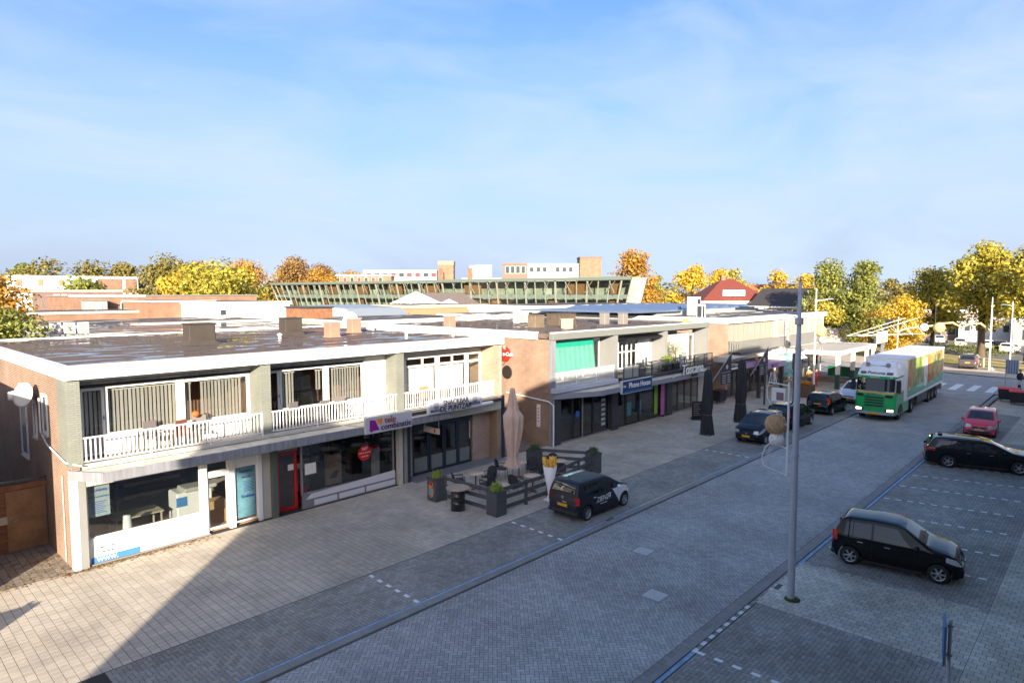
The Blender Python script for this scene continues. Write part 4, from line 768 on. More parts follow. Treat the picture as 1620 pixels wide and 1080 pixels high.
roof_box(44.1, 23.8, .5, .3, 6.4, 6.62, M('roof_box_ochre', (.55, .38, .12), .7), 'small ochre yellow block lying on the edge of the second roof', flare=.0)
acw = M('ac_white', (.74, .73, .68), .5)
def ac(x, y, z, s, lab, rz=0, group=None, fans=1):
    t = thing('air_conditioner', lab, 'air conditioner', (x, y, z), rz, group); k = MB(); k.box(-.45*s, .45*s, -.18*s, .18*s, .06, .06+(.62 if fans == 1 else 1.05)*s, b=.02); k.build('casing', acw, t)
    for f in range(fans):
        zc = .06+.31*s+f*.48*s; k = MB(); k.lathe([(.02, 0), (.21*s, 0), (.23*s, -.01), (.23*s, -.03), (.2*s, -.03)], 20, (-.08*s, -.18*s, zc), 'y', False); k.build('fan_guard', M('fan_grey', (.35, .33, .30), .6), t)
    k = MB(); k.box(-.4*s, -.34*s, -.2*s, .2*s, 0, .06); k.box(.34*s, .4*s, -.2*s, .2*s, 0, .06); k.build('foot', steel, t); return t
ac(36.2, 33.2, 6.33, 1.35, 'large white air conditioner on the second roof', .0)
t = thing('roof_stack', 'tall white roof stack with dark louvre at the right end of the second roof', 'roof stack', (50.0, 25.6, 6.4)); k = MB(); k.box(-.25, .3, -.25, .25, 0, 1.25); k.build('casing', white, t); k = MB(); k.box(-.27, -.25, -.2, .2, .15, 1.1); k.build('louvre', anth, t); k = MB(); k.box(-.2, .1, -.27, -.25, .15, 1.1); k.build('louvre', anth, t)
t = thing('roof_stack', 'white roof stack with two dark openings behind the brick gable', 'roof stack', (56.2, 29.5, 6.4)); k = MB(); k.box(-.55, .55, -.4, .4, 0, 1.8); k.build('casing', white, t)
for z in (.2, 1.0): k = MB(); k.box(-.1, .45, -.42, -.4, z, z+.6); k.build('louvre', anth, t)
# blue sign, script sign
t = signboard('shop_sign', 'dark blue shop sign with bold white lettering and light frame', 32.6, 35.98, 21.66, 2.55, 3.35, M('frame_silver', (.45, .48, .55), .4), M('sign_blue', (.012, .045, .15), .4), d=.16)
text('lettering', 'Phone House', .46, white, t, (.22, -.014, .06), bold=.012, sx=.98); o = text('lettering', 'THE', .16, white, t, (-1.47, -.014, .05), bold=.004); o.rotation_euler = (math.pi/2, 0, 0); k = MB(); k.box(-1.5, 1.5, -.012, -.006, -.28, -.255); k.build('underline', M('print_cyan', (.05, .30, .55), .5), t)
t = thing('shop_sign', 'curved script lettering sign standing on the canopy of the second block', 'shop sign', (41.2, 21.72, 3.22))
text('lettering', 'Toscana', .98, white, t, (.1, -.02, .12), ext=.03, bold=.004, shear=.25, sx=.95); text('lettering_outline', 'Toscana', .98, tk, t, (.14, .05, .10), ext=.02, bold=.05, shear=.25, sx=.95); text('lettering', 'IJssalon', .3, tk, t, (.3, -.08, -.30), ext=.02, shear=.3)  # dark copy behind the white script is the outline of the letters
k = MB(); k.tube([(-2.6, 0, -.25), (-1.8, 0, -.12), (-.9, 0, -.2), (1.6, 0, -.18)], .02, 6); k.build('swash', white, t)
# round advertising sign between the blocks, black disc below it
t = thing('round_sign', 'round red sign with white script on the gable between two blocks', 'advertising sign', (27.68, 26.65, 5.03)); k = MB(); k.lathe([(0, -.05), (.43, -.05), (.45, 0), (.43, .05), (0, .05)], 32, (0, 0, 0), 'x', False); k.build('disc', M('sign_red', (.62, .03, .015), .35, coat=.3), t)
o = text('lettering', 'Coca-Cola', .31, white, t, (-.06, 0, 0), (math.pi/2, 0, -math.pi/2), shear=.25, bold=.008, ext=.01); k = MB(); k.tube([(.1, 0, .0), (.14, 0, 0)], .04, 8); k.build('bracket', anth, t)
k = MB(); k.prism_x([(-.08, .28), (.05, .28), (.05, .45), (-.08, .45)], -.07, -.052); k.build('bottle_print', white, t)
k = MB(); k.lathe([(0, -.04), (.38, -.04), (.40, 0), (.38, .04), (0, .04)], 30, (27.74, 26.55, 3.95), 'x', False); tag(k.build('round_plate', M('plate_dark', (.03, .022, .02), .5)), 'plain dark brown round plate below the round red sign', 'wall plate')
k = MB(); k.box(27.78, 27.82, 24.0, 24.25, 1.0, 2.3); o = tag(k.build('wall_notice', white), 'narrow white vertical notice on the brick gable beside the passage', 'notice')
k = MB(); [k.box(27.775, 27.78, 24.08, 24.17, 1.3+i*.18, 1.38+i*.18) for i in range(5)]; k.build('print', redp, o)
# ================================================================== B3: third block
t3 = thing('shop_building', 'third block with brick gable, wide white roof edge and white upper windows', 'building')
k = MB(); k.box(49.5, 49.8, 23.1, 40, 0, 6.2); k.build('brick_wall', Mbrick('brick_peach', (.37, .22, .14), (.28, .16, .10), (.44, .36, .28)), t3)
k = MB(); k.box(49.8, 73, 23.3, 40, 3.1, 6.2); k.box(49.8, 73, 24, 40, 0, 3.1); k.build('upper_wall', cream, t3)
k = MB(); k.box(49.4, 73.1, 23.0, 23.5, 6.12, 6.58, b=.01); k.box(49.4, 49.8, 23.5, 40, 6.12, 6.58); k.build('roof_edge', white, t3)
k = MB(); k.box(49.8, 73, 23.5, 40, 6.2, 6.5); k.build('roof', roofm2, t3)
k = MB(); k.box(49.6, 50.9, 23.12, 23.3, 3.4, 4.5); k.box(50.7, 60, 23.14, 23.3, 3.4, 4.5); k.box(60, 62.3, 23.14, 23.3, 3.6, 4.5); k.box(63.3, 72.8, 23.14, 23.3, 3.5, 4.6); k.build('panel', M('panel_grey', (.19, .19, .185), .6), t3)
for a, b_ in ((49.9, 50.8), (50.95, 51.7), (51.8, 52.7), (52.85, 53.5), (53.6, 55.0), (55.1, 56.2), (56.3, 57.3), (57.4, 58.3), (58.4, 59.2), (60.0, 62.2), (62.8, 65.2), (65.6, 68), (68.4, 72.5)):
    f = window(t3, a, b_, 4.55, 6.02, 23.22, M('frame_olive', (.30, .29, .22), .6) if a < 59 else white, M('pane_bright', (.34, .33, .28), .15), .06)
bal = M('balustrade_grey', (.22, .22, .20), .6)
k = MB(); k.box(50.0, 57.8, 22.1, 23.1, 3.72, 3.86); k.build('balcony_floor', anth, t3); railing(t3, 50.0, 57.8, 22.1, 3.86, 4.72, bal, .2, (50.02, 57.78), bw=.07); railing(t3, 22.1, 23.1, 50.0, 3.86, 4.72, bal, .2, axis='y', bw=.07)
# shop band under it
pk = M('fascia_pink', (.40, .25, .40), .5); k = MB(); k.box(49.75, 52.1, 21.6, 23.2, 2.62, 3.0); k.box(52.1, 57.0, 21.2, 23.2, 2.3, 2.75); k.build('canopy', pk, t3)
text('lettering', 'MODE', .5, M('print_violet', (.16, .03, .35), .5), t3, (54.6, 21.19, 2.52), bold=.006)
k = MB(); k.box(57.0, 73, 21.3, 23.2, 2.55, 3.1); k.build('canopy', white, t3)
k = MB(); k.box(49.55, 73, 23.2, 24.0, 3.0, 3.4); k.build('canopy_deck', offw, t3)
for i, a in enumerate(np.arange(49.8, 72, 1.8)): window(t3, a, a+1.7, .05, 2.7, 23.5, anth if a < 56 else white, glassd, .08, name='shop_window')
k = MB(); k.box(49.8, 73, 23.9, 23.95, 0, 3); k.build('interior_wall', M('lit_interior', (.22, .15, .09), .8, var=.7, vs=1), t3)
for a in (52.1, 56.9, 61.2, 65.5): k = MB(); k.box(a, a+.25, 21.4, 21.65, 0, 2.6); k.build('pillar', anth, t3)
t = signboard('shop_sign', 'black fashion shop sign with white lettering under a small pitched canopy', 47.3, 49.7, 22.0, 2.62, 3.22, black, d=.2); text('lettering', 'DKNY Jeans', .32, white, t, (0, -.02, .08), bold=.004, sx=.9); k = MB(); k.box(-1.1, 1.1, -.012, 0, -.28, -.14); k.build('white_band', white, t)
k = MB(); k.prism_x([(-.6, .7), (1.1, .75), (1.1, .35), (-.0, .32)], -1.2, 1.2); k.build('hood', offw, t)
# saw-tooth blue roofs behind
t = thing('hall_building', 'low hall with blue metal saw tooth roof behind the third block', 'building'); k = MB(); k.box(52, 76, 31, 46, 6.2, 6.9)
k.build('wall', offw, t); bm = M('roof_blue_metal', (.16, .22, .34), .35, .4)
for i in range(7): k = MB(); k.prism_y([(56+i*2.6, 6.9), (58.6+i*2.6, 6.9), (58.3+i*2.6, 7.25)], 32, 45); k.build('roof_ridge', bm, t)
k = MB(); k.box(48, 56, 30.5, 44, 6.85, 7.0); k.build('roof', bm, t)
# ================================================================== the building behind the camera, casting the long shade, and the left neighbour
t = thing('apartment_building', 'tall pale apartment building on the near side, behind the viewer', 'building')
k = MB(); k.box(-13.4, 2.2, -12, -.35, 0, 12.38); k.box(2.2, 31, -12, -.35, 0, 12.8); k.box(31, 66, -12, -.35, 0, 7.4); k.box(-13.4, -10.3, -12, -.35, 12.38, 12.8); k.build('wall', M('pale_facade', (.45, .41, .35), .8, var=.05), t)
k = MB(); k.box(-15.2, -13.4, -12, -.5, 11.7, 12.8); k.build('roof_overhang', white, t)
f = MB(); [f.box(-12+i*3, -10+i*3, -.36, -.32, .9+j*3, 2.5+j*3) for i in range(25) for j in range(4) if i < 14 or j < 2]; f.build('windows', M('pane_dark', (.03, .04, .05), .05), t)
t = thing('neighbour_building', 'two storey brick neighbour left of the passage, outside the picture', 'building'); k = MB(); k.box(-14, 1.25, 21.95, 40, 0, 6.42); k.build('wall', brick_o, t)
# unseen board added only to cast the shade in the lower left corner
t = thing('shade_caster', 'unseen board on legs added outside the left edge to cast a shade', 'banner'); k = MB(); k.box(-2.5, -1.0, 17.0, 17.1, 1.0, 1.85); k.box(-1.1, -1.0, 17.3, 17.4, .0, 1.8); k.build('board', anth, t); k = MB(); k.box(-2.5, -2.4, 17.0, 17.1, 0, 1.0); k.build('leg', anth, t)
# passage gate on the left
t = thing('wooden_gate', 'brown wooden gate of horizontal boards closing the passage at the left', 'gate', (0, 26.7, 0)); wd = M('gate_wood', (.20, .085, .035), .75, var=.3, vs=2, isl=.15); wd2 = M('gate_wood_pale', (.26, .15, .075), .8, var=.35, vs=1.5)
me = (lambda k: (k.box(1.3, 4.28, -.02, .02, -.055, .055, b=.006), k)[1])(MB()).mesh('board', wd)
for i in range(18): link('board', me, t, (0, random.uniform(-.006, .006), .12+i*.12))
k = MB(); k.box(4.3, 4.95, -.03, .0, .06, 2.1); k.box(3.85, 4.3, -.04, -.022, .06, 2.1); k.build('door', wd2, t); k = MB(); k.box(1.3, 5.0, -.05, .05, 2.14, 2.3); k.build('top_rail', wd, t); k = MB(); k.box(1.3, 5.0, -.05, .05, 2.38, 2.45); k.build('cap', anth, t)
k = MB(); k.box(3.55, 3.85, -.14, -.02, 1.05, 1.3, b=.01); k.build('letterbox', M('letterbox_grey', (.40, .36, .30), .5), t); k = MB(); k.tube([(3.98, -.06, 1.1), (3.98, -.12, 1.1), (4.12, -.12, 1.12)], .015, 6); k.build('handle', steel, t)
# ================================================================== vehicles
tyre_m = M('tyre_rubber', (.018, .018, .019), .85); alloy = M('alloy_silver', (.52, .53, .55), .3, .8); cargl = M('car_glass', (.012, .017, .022), .02, spec=.75); chrome = M('chrome', (.6, .6, .62), .15, 1.)
hl = M('headlamp_glass', (.55, .57, .58), .08, .3, coat=1.); tl = M('tail_lamp_red', (.55, .01, .012), .15, coat=1.); plate = M('plate_yellow', (.75, .38, .01), .45); plb = M('plate_blue', (.01, .03, .25), .45); trim = M('car_trim_black', (.014, .014, .015), .5); bplas = M('bumper_plastic', (.03, .03, .032), .6)
def wheel(parent, x, y, r, w_, spokes, style=0):
    s = 1 if y > 0 else -1; k = MB(); k.lathe([(r*.66, -w_/2), (r*.94, -w_/2), (r, -w_*.32), (r, w_*.32), (r*.94, w_/2), (r*.66, w_/2)], 26, (0, 0, 0), 'y', caps=False); 
    wo = k.build('wheel', tyre_m, parent, (x, y, r)); k = MB(); yo = s*w_*.46
    k.lathe([(r*.66, yo-.05*s), (r*.70, yo), (r*.66, yo+.006*s), (r*.60, yo-.02*s), (r*.58, yo-.10*s)], 26, (0, 0, 0), 'y', caps=False); k.lathe([(0, yo-.01*s), (r*.12, yo-.01*s), (r*.14, yo-.04*s)], 14, (0, 0, 0), 'y')
    for i in range(spokes):
        a = 2*math.pi*i/spokes
        for da in ((-.16, .16) if style else (0,)):
            c = Vector((math.cos(a+da)*r*.36, yo-.025*s, math.sin(a+da)*r*.36)); ax = Vector((math.cos(a+da*.4), 0, math.sin(a+da*.4))); k.obox(c, ax, (0, 1, 0), ax.cross(Vector((0, 1, 0))), r*.27, .012, r*(.035 if style else .085))
    k.build('rim', alloy, wo); k = MB(); k.lathe([(0, yo-.09*s), (r*.68, yo-.09*s)], 20, (0, 0, 0), 'y', caps=False); k.build('brake_disc', M('brake_dark', (.02, .02, .02), .6, .4), wo)
def lerp(pts, x):
    if x <= pts[0][0]: return pts[0][1]
    for (a, b), (c, d) in zip(pts, pts[1:]):
        if x <= c: return b+(d-b)*(x-a)/(c-a) if c > a else d
    return pts[-1][1]
def car(name, lab, cat, loc, rz, L, W, wb, ro, prof, belt, paint, wr=.30, spokes=7, style=0, group='parked cars', ws=(0, 0), rw=(0, 0), wins=(), hp=None, tp=None, mirror_m=None, handles=(), door_x=(), roofm_=None, face=0, bumper=None):
    """body lofted from a side profile; x from the rear bumper, origin under the middle of the wheelbase"""
    t = thing(name, lab, cat, (loc[0], loc[1], 0), math.radians(rz), group); x_off = ro+wb/2
    xr, xf = ro, ro+wb; H = max(p[1] for p in prof)
    sm = []                                   # smoothed top profile
    def top(x):
        e = .05; return (lerp(prof, x-e)+2*lerp(prof, x)+lerp(prof, x+e))/4
    def hw(x):
        a = min(x, L-x); f = 1-.13*max(0, 1-a/.55)**2-.03*max(0, 1-a/1.3); 
        if x > L-.25: f -= .10*((x-L+.25)/.25)**2
        if x < .15: f -= .05*((.15-x)/.15)**2
        return W/2*f
    def bl(x): return lerp(belt, x)
    def yz(x, z):
        b = bl(x); w0 = hw(x)
        if z > b: return w0-.17*W/2*((z-b)/(H-b))**1.15*1.25-.012
        q = (b-z)/(b-.2); return w0*(1-.035*q*q)-.012*max(0, 1-abs(b-z)/.06)
    def bot(x):
        z = .20 if .1 < x < L-.1 else .26
        for c in (xr, xf):
            R = wr+.055; d = abs(x-c)
            if d < R: z = max(z, wr+math.sqrt(R*R-d*d))
        return z
    xs = set(np.round(np.linspace(0, L, 46), 3)); 
    for c in (xr, xf):
        R = wr+.055
        for i in range(13): xs.add(round(c-R*math.cos(math.pi*i/12), 3))
        xs.add(round(c-R-.004, 3)); xs.add(round(c+R+.004, 3))
    for p in prof: xs.add(round(p[0], 3)); xs.add(round(min(L, p[0]+.05), 3)); xs.add(round(max(0, p[0]-.05), 3))
    xs = sorted(xs); ring = []; NR = 9
    for x in xs:
        zb = bot(x); zt = top(x); zt = max(zt, zb+.08); rr = min(.07, (zt-zb)*.35); zs = zt-rr; half = []
        b = bl(x)
        lv = [zb+(min(b, zs)-zb)*i/5 for i in range(6)]; lv += [min(b, zs)+(zs-min(b, zs))*i/3 for i in (1, 2, 3)]
        for z in lv: half.append((yz(x, z), z))
        ye = yz(x, zs); crown = .035
        for a in (.35, .7, 1.0): half.append((ye-rr*(1-math.cos(a*math.pi/2)), zs+rr*math.sin(a*math.pi/2)))
        yi = half[-1][0]
        for u in (.66, .33, 0): half.append((yi*u, zt+crown*(1-u*u)*.6))
        ring.append([(x-x_off, y, z) for y, z in half]+[(x-x_off, -y, z) for y, z in half[-2::-1]])
    k = MB(); n = len(ring[0]); v = [p for r_ in ring for p in r_]; fs = []
    for i in range(len(ring)-1):
        for j in range(n-1): fs.append((i*n+j, i*n+j+1, (i+1)*n+j+1, (i+1)*n+j))
    k.add(v, fs, True); k.add(ring[0], [tuple(range(n))[::-1]]); k.add(ring[-1], [tuple(range(n))])
    body = k.build('body', paint, t)
    k = MB(); k.box(.12-x_off, xr-wr-.1-x_off, -W/2+.12, W/2-.12, .2, .55); k.box(xr+wr+.06-x_off, xf-wr-.06-x_off, -W/2+.1, W/2-.1, .17, .5); k.box(.3-x_off, L-.3-x_off, -W/2+.30, W/2-.30, .22, .75); k.build('underbody', black, t)
    top_edge = lambda x: yz(x, top(x)-.07)-.07
    def patch(f, nu, nv, nm, m, par=t):
        q = MB(); P_ = [[f(i/nu, j/nv) for j in range(nv+1)] for i in range(nu+1)]; vv = [p for r_ in P_ for p in r_]
        q.add(vv, [(i*(nv+1)+j, (i+1)*(nv+1)+j, (i+1)*(nv+1)+j+1, i*(nv+1)+j+1) for i in range(nu) for j in range(nv)], True); return q.build(nm, m, par)
    def tp_(x, u):   # point on the top surface, slightly proud
        y = top_edge(x)*u; z = top(x)+.035*.6*(1-u*u); dz = (top(x+.02)-top(x-.02))/.04; nrm = Vector((-dz, 0, 1)).normalized()*.007; return (x-x_off+nrm.x, y, z+nrm.z)
    patch(lambda a, b: tp_(ws[0]+(ws[1]-ws[0])*a, (b*2-1)*(.93-.05*(1-a))), 8, 8, 'windscreen', cargl)
    if rw[1] > rw[0]: patch(lambda a, b: tp_(rw[0]+(rw[1]-rw[0])*a, (b*2-1)*.88), 8, 8, 'rear_window', cargl)
    for s in (1, -1):
        for (a0, a1, b0, b1) in wins:   # bottom x range a0..b0, top x range a1..b1
            def f(u, w_, a0=a0, a1=a1, b0=b0, b1=b1, s=s):
                x = (a0+(b0-a0)*u)*(1-w_)+(a1+(b1-a1)*u)*w_; zb = bl(x)+.035; zt = top(x)-.125; zt = max(zt, zb+.01); z = zb+(zt-zb)*w_; return (x-x_off, s*(yz(x, z)+.006), z)
            o = patch(f, 6, 4, 'side_window', cargl)
        if hp:  # headlamp polygon in x,z
            def f(u, w_, s=s):
                x = hp[0]+(hp[1]-hp[0])*u; z0, z1 = hp[2]+(hp[4]-hp[2])*(1-u), hp[3]+(hp[5]-hp[3])*(1-u); z = z0+(z1-z0)*w_; z = min(z, top(x)-.02); return (x-x_off+.012, s*(yz(x, z)+.010), z)
            patch(f, 6, 3, 'headlight', hl)
            xn = L-.035; ya = yz(L-.08, hp[2])
            q = MB(); q.add([(xn-x_off+.05, s*ya*.60, hp[2]+.03), (xn-x_off+.0, s*(ya+.005), hp[2]), (xn-x_off-.03, s*(ya-.01), hp[3]-.02), (xn-x_off+.015, s*ya*.62, hp[3]-.05)], [(0, 1, 2, 3)]); q.build('headlight', hl, t)
        if tp:
            def f(u, w_, s=s):
                x = tp[0]+(tp[1]-tp[0])*u; z = tp[2]+(tp[3]-tp[2])*w_; return (x-x_off-.004, s*(yz(max(x, 0), z)+.010), z)
            patch(f, 3, 4, 'tail_light', tl); zc = (tp[2]+tp[3])/2; xx = [min([p for p in np.linspace(0, .8, 81) if top(p) >= z+.03] or [.8]) for z in (tp[2], tp[3])]; yy = yz(.1, zc)
            q = MB(); q.add([(xx[0]-x_off-.015, s*yy*.76, tp[2]), (xx[0]-x_off-.004, s*(yz(.05, tp[2])), tp[2]), (xx[1]-x_off-.004, s*(yz(.08, tp[3])), tp[3]), (xx[1]-x_off-.015, s*yy*.80, tp[3])], [(0, 1, 2, 3)]); q.build('tail_light', tl, t)
        mxp = ws[1]-.28 if ws[1] > ws[0] else ws[0]-.3; zc = bl(mxp)+.06; ym = yz(mxp, bl(mxp))
        q = MB(); q.sphere((mxp-x_off, s*(ym+.10), zc), .1, 10, (.7, 1.0, .75)); q.build('mirror', mirror_m or paint, t)
        for h in handles: q = MB(); q.box(h-x_off, h+.16-x_off, s*(yz(h, .78*bl(h)+.1)-.005)-.012, s*(yz(h, .78*bl(h)+.1)-.005)+.018, bl(h)-.13, bl(h)-.10); q.build('handle', chrome if face != 2 else white, t)
        for dx in door_x: q = MB(); q.tube([(dx-x_off, s*(yz(dx, z)+.002), z) for z in np.linspace(.32, bl(dx)+.02, 6)], .005, 4); q.build('door_seam', black, t)
        q = MB(); q.box(xr+wr+.1-x_off, xf-wr-.1-x_off, s*(yz(L/2, .22))-.02, s*yz(L/2, .22)+.012, .18, .25); q.build('sill', trim, t)
        for c in (xr, xf): wheel(t, c-x_off, s*(W/2-.11), wr, .19, spokes, style)
    # nose and tail furniture
    q = MB(); q.box(L-.12-x_off, L+.012-x_off, -W*.30, W*.30, .26, .40, b=.03); q.build('lower_grille', trim, t)
    q = MB(); q.box(L-.14-x_off, L+.002-x_off, -W*.22, W*.22, .54, .63, b=.02); q.build('grille', trim, t); q = MB(); q.lathe([(0, .0), (.05, .0), (.05, .02), (0, .02)], 12, (L-.0-x_off, 0, .62), 'x', False); q.build('emblem', chrome, t)
    q = MB(); q.box(L+.013-x_off, L+.022-x_off, -.26, .26, .40, .51); p = q.build('number_plate', plate, t); q = MB(); q.box(L+.023-x_off, L+.025-x_off, .21, .26, .40, .51); q.build('plate_band', plb, p)
    zr = .60 if face != 1 else .78; xq = min([p for p in np.linspace(0, .6, 61) if top(p) >= zr+.05] or [0])
    q = MB(); q.box(xq-.035-x_off, xq-.022-x_off, -.26, .26, zr-.06, zr+.05); p = q.build('number_plate', plate, t); q = MB(); q.box(xq-.037-x_off, xq-.035-x_off, .21, .26, zr-.06, zr+.05); q.build('plate_band', plb, p)
    q = MB(); q.box(-.02-x_off, .16-x_off, -W/2+.10, W/2-.10, .24, .42, b=.05); q.build('rear_bumper', bumper or trim, t)
    q = MB(); q.beam((ws[1]-.05-x_off, -.1, top(ws[1])+.03), (ws[1]-.16-x_off, .45, top(ws[1]-.16)+.03), .02); q.beam((ws[1]-.05-x_off, -.55, top(ws[1])+.02), (ws[1]-.18-x_off, -.05, top(ws[1]-.18)+.03), .02); q.build('wiper', trim, t)
    return t, x_off, top, yz
blk = M('car_black', (.003, .003, .0035), .06, 0., spec=.4); dbl = M('car_blue_black', (.004, .0055, .008), .06, 0., spec=.45); redc = M('car_red', (.85, .015, .05), .2, .0, coat=1.); whc = M('car_white', (.86, .86, .86), .25, coat=1.); slv = M('car_silver', (.66, .67, .70), .25, .3, coat=1.); brz = M('car_bronze', (.14, .11, .10), .25, .5, coat=1.); matb = M('car_matt_black', (.012, .014, .022), .45)
HATCH = [(0, .50), (.03, .80), (.10, 1.02), (.30, 1.42), (.45, 1.48), (1.2, 1.52), (1.8, 1.50), (2.02, 1.43), (2.62, 1.04), (2.74, .985), (3.12, .91), (3.36, .80), (3.49, .64), (3.53, .45)]
o, xo, tp_, yz_ = car('parked_car', 'black five door hatchback parked across the bays beside the light paving, front right', 'car', (22.93, 4.93), -83.2, 3.53, 1.6, 2.37, .55, HATCH, [(0, .92), (2.8, .88), (3.53, .74)], blk, .29, 6, 0, ws=(2.02, 2.64), rw=(.11, .31), wins=((.36, .42, .60, .62), (.63, .64, 1.13, 1.14), (1.20, 1.2, 2.22, 1.84)), hp=(3.08, 3.46, .60, .78, .70, .84), tp=(.02, .18, .72, 1.02), handles=(1.5, .75), door_x=(1.16, 2.3))
q = MB(); q.tube([(2.1-xo, .15, 1.52), (1.95-xo, .15, 1.62)], .008, 5); q.build('aerial', trim, o)
WAG = [(0, .48), (.03, .82), (.12, 1.00), (.32, 1.36), (.50, 1.43), (1.3, 1.46), (2.3, 1.44), (2.75, 1.35), (3.45, 1.02), (3.6, .97), (4.2, .88), (4.5, .74), (4.62, .50)]
o, xo, tp_, yz_ = car('parked_car', 'long black estate car with alloy wheels, cut by the right edge of the picture', 'car', (38.85, 4.85), -76.0, 4.62, 1.81, 2.81, .97, WAG, [(0, .96), (3.5, .90), (4.62, .72)], dbl, .325, 5, 1, ws=(2.72, 3.46), rw=(.14, .31), wins=((.40, .62, 1.02, 1.08), (1.06, 1.12, 1.9, 1.9), (1.96, 1.96, 3.1, 2.55)), hp=(4.15, 4.5, .62, .76, .70, .80), tp=(.02, .42, .80, .94), handles=(1.7, 2.6), door_x=(1.05, 1.93, 3.0))
q = MB()
for s in (1, -1): q.tube([(.6-xo, s*.58, 1.47), (1.3-xo, s*.58, 1.51), (2.4-xo, s*.58, 1.48)], .014, 6)
q.build('roof_rail', M('rail_black', (.01,)*3, .3), o); q = MB(); q.box(.55-xo, .75-xo, -.03, .03, 1.45, 1.53, b=.02); q.build('aerial', trim, o)
C1 = [(0, .50), (.03, .80), (.10, .98), (.32, 1.36), (.50, 1.44), (1.2, 1.47), (1.75, 1.44), (2.0, 1.38), (2.75, .99), (3.0, .90), (3.3, .78), (3.41, .62), (3.44, .42)]
o, xo, tp_, yz_ = car('parked_car', 'small bright red hatchback facing the viewer on the right', 'car', (48.45, 6.10), 184, 3.44, 1.63, 2.34, .52, C1, [(0, .92), (2.7, .88), (3.44, .70)], redc, .28, 7, 0, ws=(1.98, 2.74), rw=(.10, .30), wins=((.45, .55, 1.5, 1.45), (1.55, 1.5, 2.35, 1.8)), hp=(2.85, 3.36, .56, .80, .72, .82), tp=(.02, .14, .75, 1.05), handles=(1.0,), door_x=(1.45, 2.3))
q = MB(); q.prism_x([(-.62, .34), (.62, .34), (.56, .50), (-.56, .50)], 3.42-xo, 3.455-xo); q.build('grille_mouth', trim, o); q = MB(); q.tube([(3.46-xo, -.58, .44), (3.475-xo, 0, .42), (3.46-xo, .58, .44)], .014, 6); q.build('chrome_strip', chrome, o)
UP = [(0, .50), (.03, .86), (.09, 1.05), (.22, 1.40), (.36, 1.46), (1.1, 1.48), (1.8, 1.46), (2.05, 1.40), (2.75, 1.02), (3.0, .96), (3.35, .84), (3.50, .66), (3.54, .45)]
o, xo, tp_, yz_ = car('parked_car', 'small matt black car with white nose and lettering beside the giant fries cone', 'car', (20.78, 15.27), -1.0, 3.54, 1.64, 2.41, .57, UP, [(0, .95), (.6, .95), (1.4, .90), (2.8, .90), (3.54, .74)], matb, .285, 7, 1, ws=(2.02, 2.74), rw=(.10, .23), wins=((.42, .44, 1.30, 1.25), (1.36, 1.31, 2.5, 1.9)), hp=(3.15, 3.5, .62, .80, .74, .86), tp=(.01, .14, .66, .96), handles=(.92, 1.85), door_x=(1.33, 2.5), face=2, bumper=bplas, mirror_m=whc)
# white painted front end, a slightly larger skin over nose, wing and roof side
k = MB(); xs = np.linspace(2.08, 3.535, 20)
for s in (1, -1):
    for i in range(len(xs)-1):
        for j in range(6):
            def P(x, w_):
                zlo = .27; 
                for c in (2.98,):
                    d = abs(x-c); R = .355
                    if d < R: zlo = max(zlo, .285+math.sqrt(R*R-d*d))
                if x < 2.6: zlo = max(zlo, .32+(2.6-x)*1.22)
                z = zlo+(max(tp_(x)-.07, zlo+.001)-zlo)*w_ if x > 2.72 else zlo+max(.9-zlo, 0)*w_
                return (x-xo, s*(yz_(x, z)+.004), z)
            k.face([P(xs[i], j/6), P(xs[i+1], j/6), P(xs[i+1], (j+1)/6), P(xs[i], (j+1)/6)], True)
xs = np.linspace(2.76, 3.53, 14); te = lambda x: yz_(x, tp_(x)-.07)+.002
for i in range(len(xs)-1):
    for j in range(8):
        P = lambda x, u: (x-xo, te(x)*u, tp_(x)+.035*.6*(1-u*u)*1+.006-(.06 if abs(u) == 1 else 0)); k.face([P(xs[i], -1+j/4), P(xs[i], -1+(j+1)/4), P(xs[i+1], -1+(j+1)/4), P(xs[i+1], -1+j/4)], True)
xs = np.linspace(.6, 2.7, 14)
for i in range(len(xs)-1):
    P = lambda x, w_: (x-xo, .45*te(x)+(te(x)+.004-.45*te(x))*w_+.0, tp_(x)+.026-(.045*w_*w_)); k.face([P(xs[i], 0), P(xs[i+1], 0), P(xs[i+1], .5), P(xs[i], .5)], True); k.face([P(xs[i], .5), P(xs[i+1], .5), P(xs[i+1], 1), P(xs[i], 1)], True)
k.build('white_wrap', whc, o)
text('lettering', 'ZIEN24', .29, white, o, (1.55-xo, -.822, .67), shear=.12, bold=.001); text('lettering', 'Thuis in optiek', .075, white, o, (1.55-xo, -.815, .49), shear=.1); text('lettering', 'ZIEN24', .07, white, o, (-xo-.012, -.12, .72), (math.pi/2, 0, -math.pi/2)); q = MB(); q.lathe([(.035, -.01), (.06, -.01), (.06, .01), (.035, .01)], 16, (.03-xo, 0, .88), 'x', False); q.build('emblem', chrome, o)
q = MB(); q.tube([(.5-xo, 0, 1.48), (.36-xo, 0, 1.66)], .008, 5); q.build('aerial', trim, o)
SPL = [(0, .50), (.03, .85), (.12, 1.05), (.32, 1.50), (.50, 1.56), (1.3, 1.59), (1.9, 1.55), (2.15, 1.48), (2.9, 1.05), (3.15, .97), (3.5, .84), (3.66, .68), (3.71, .45)]
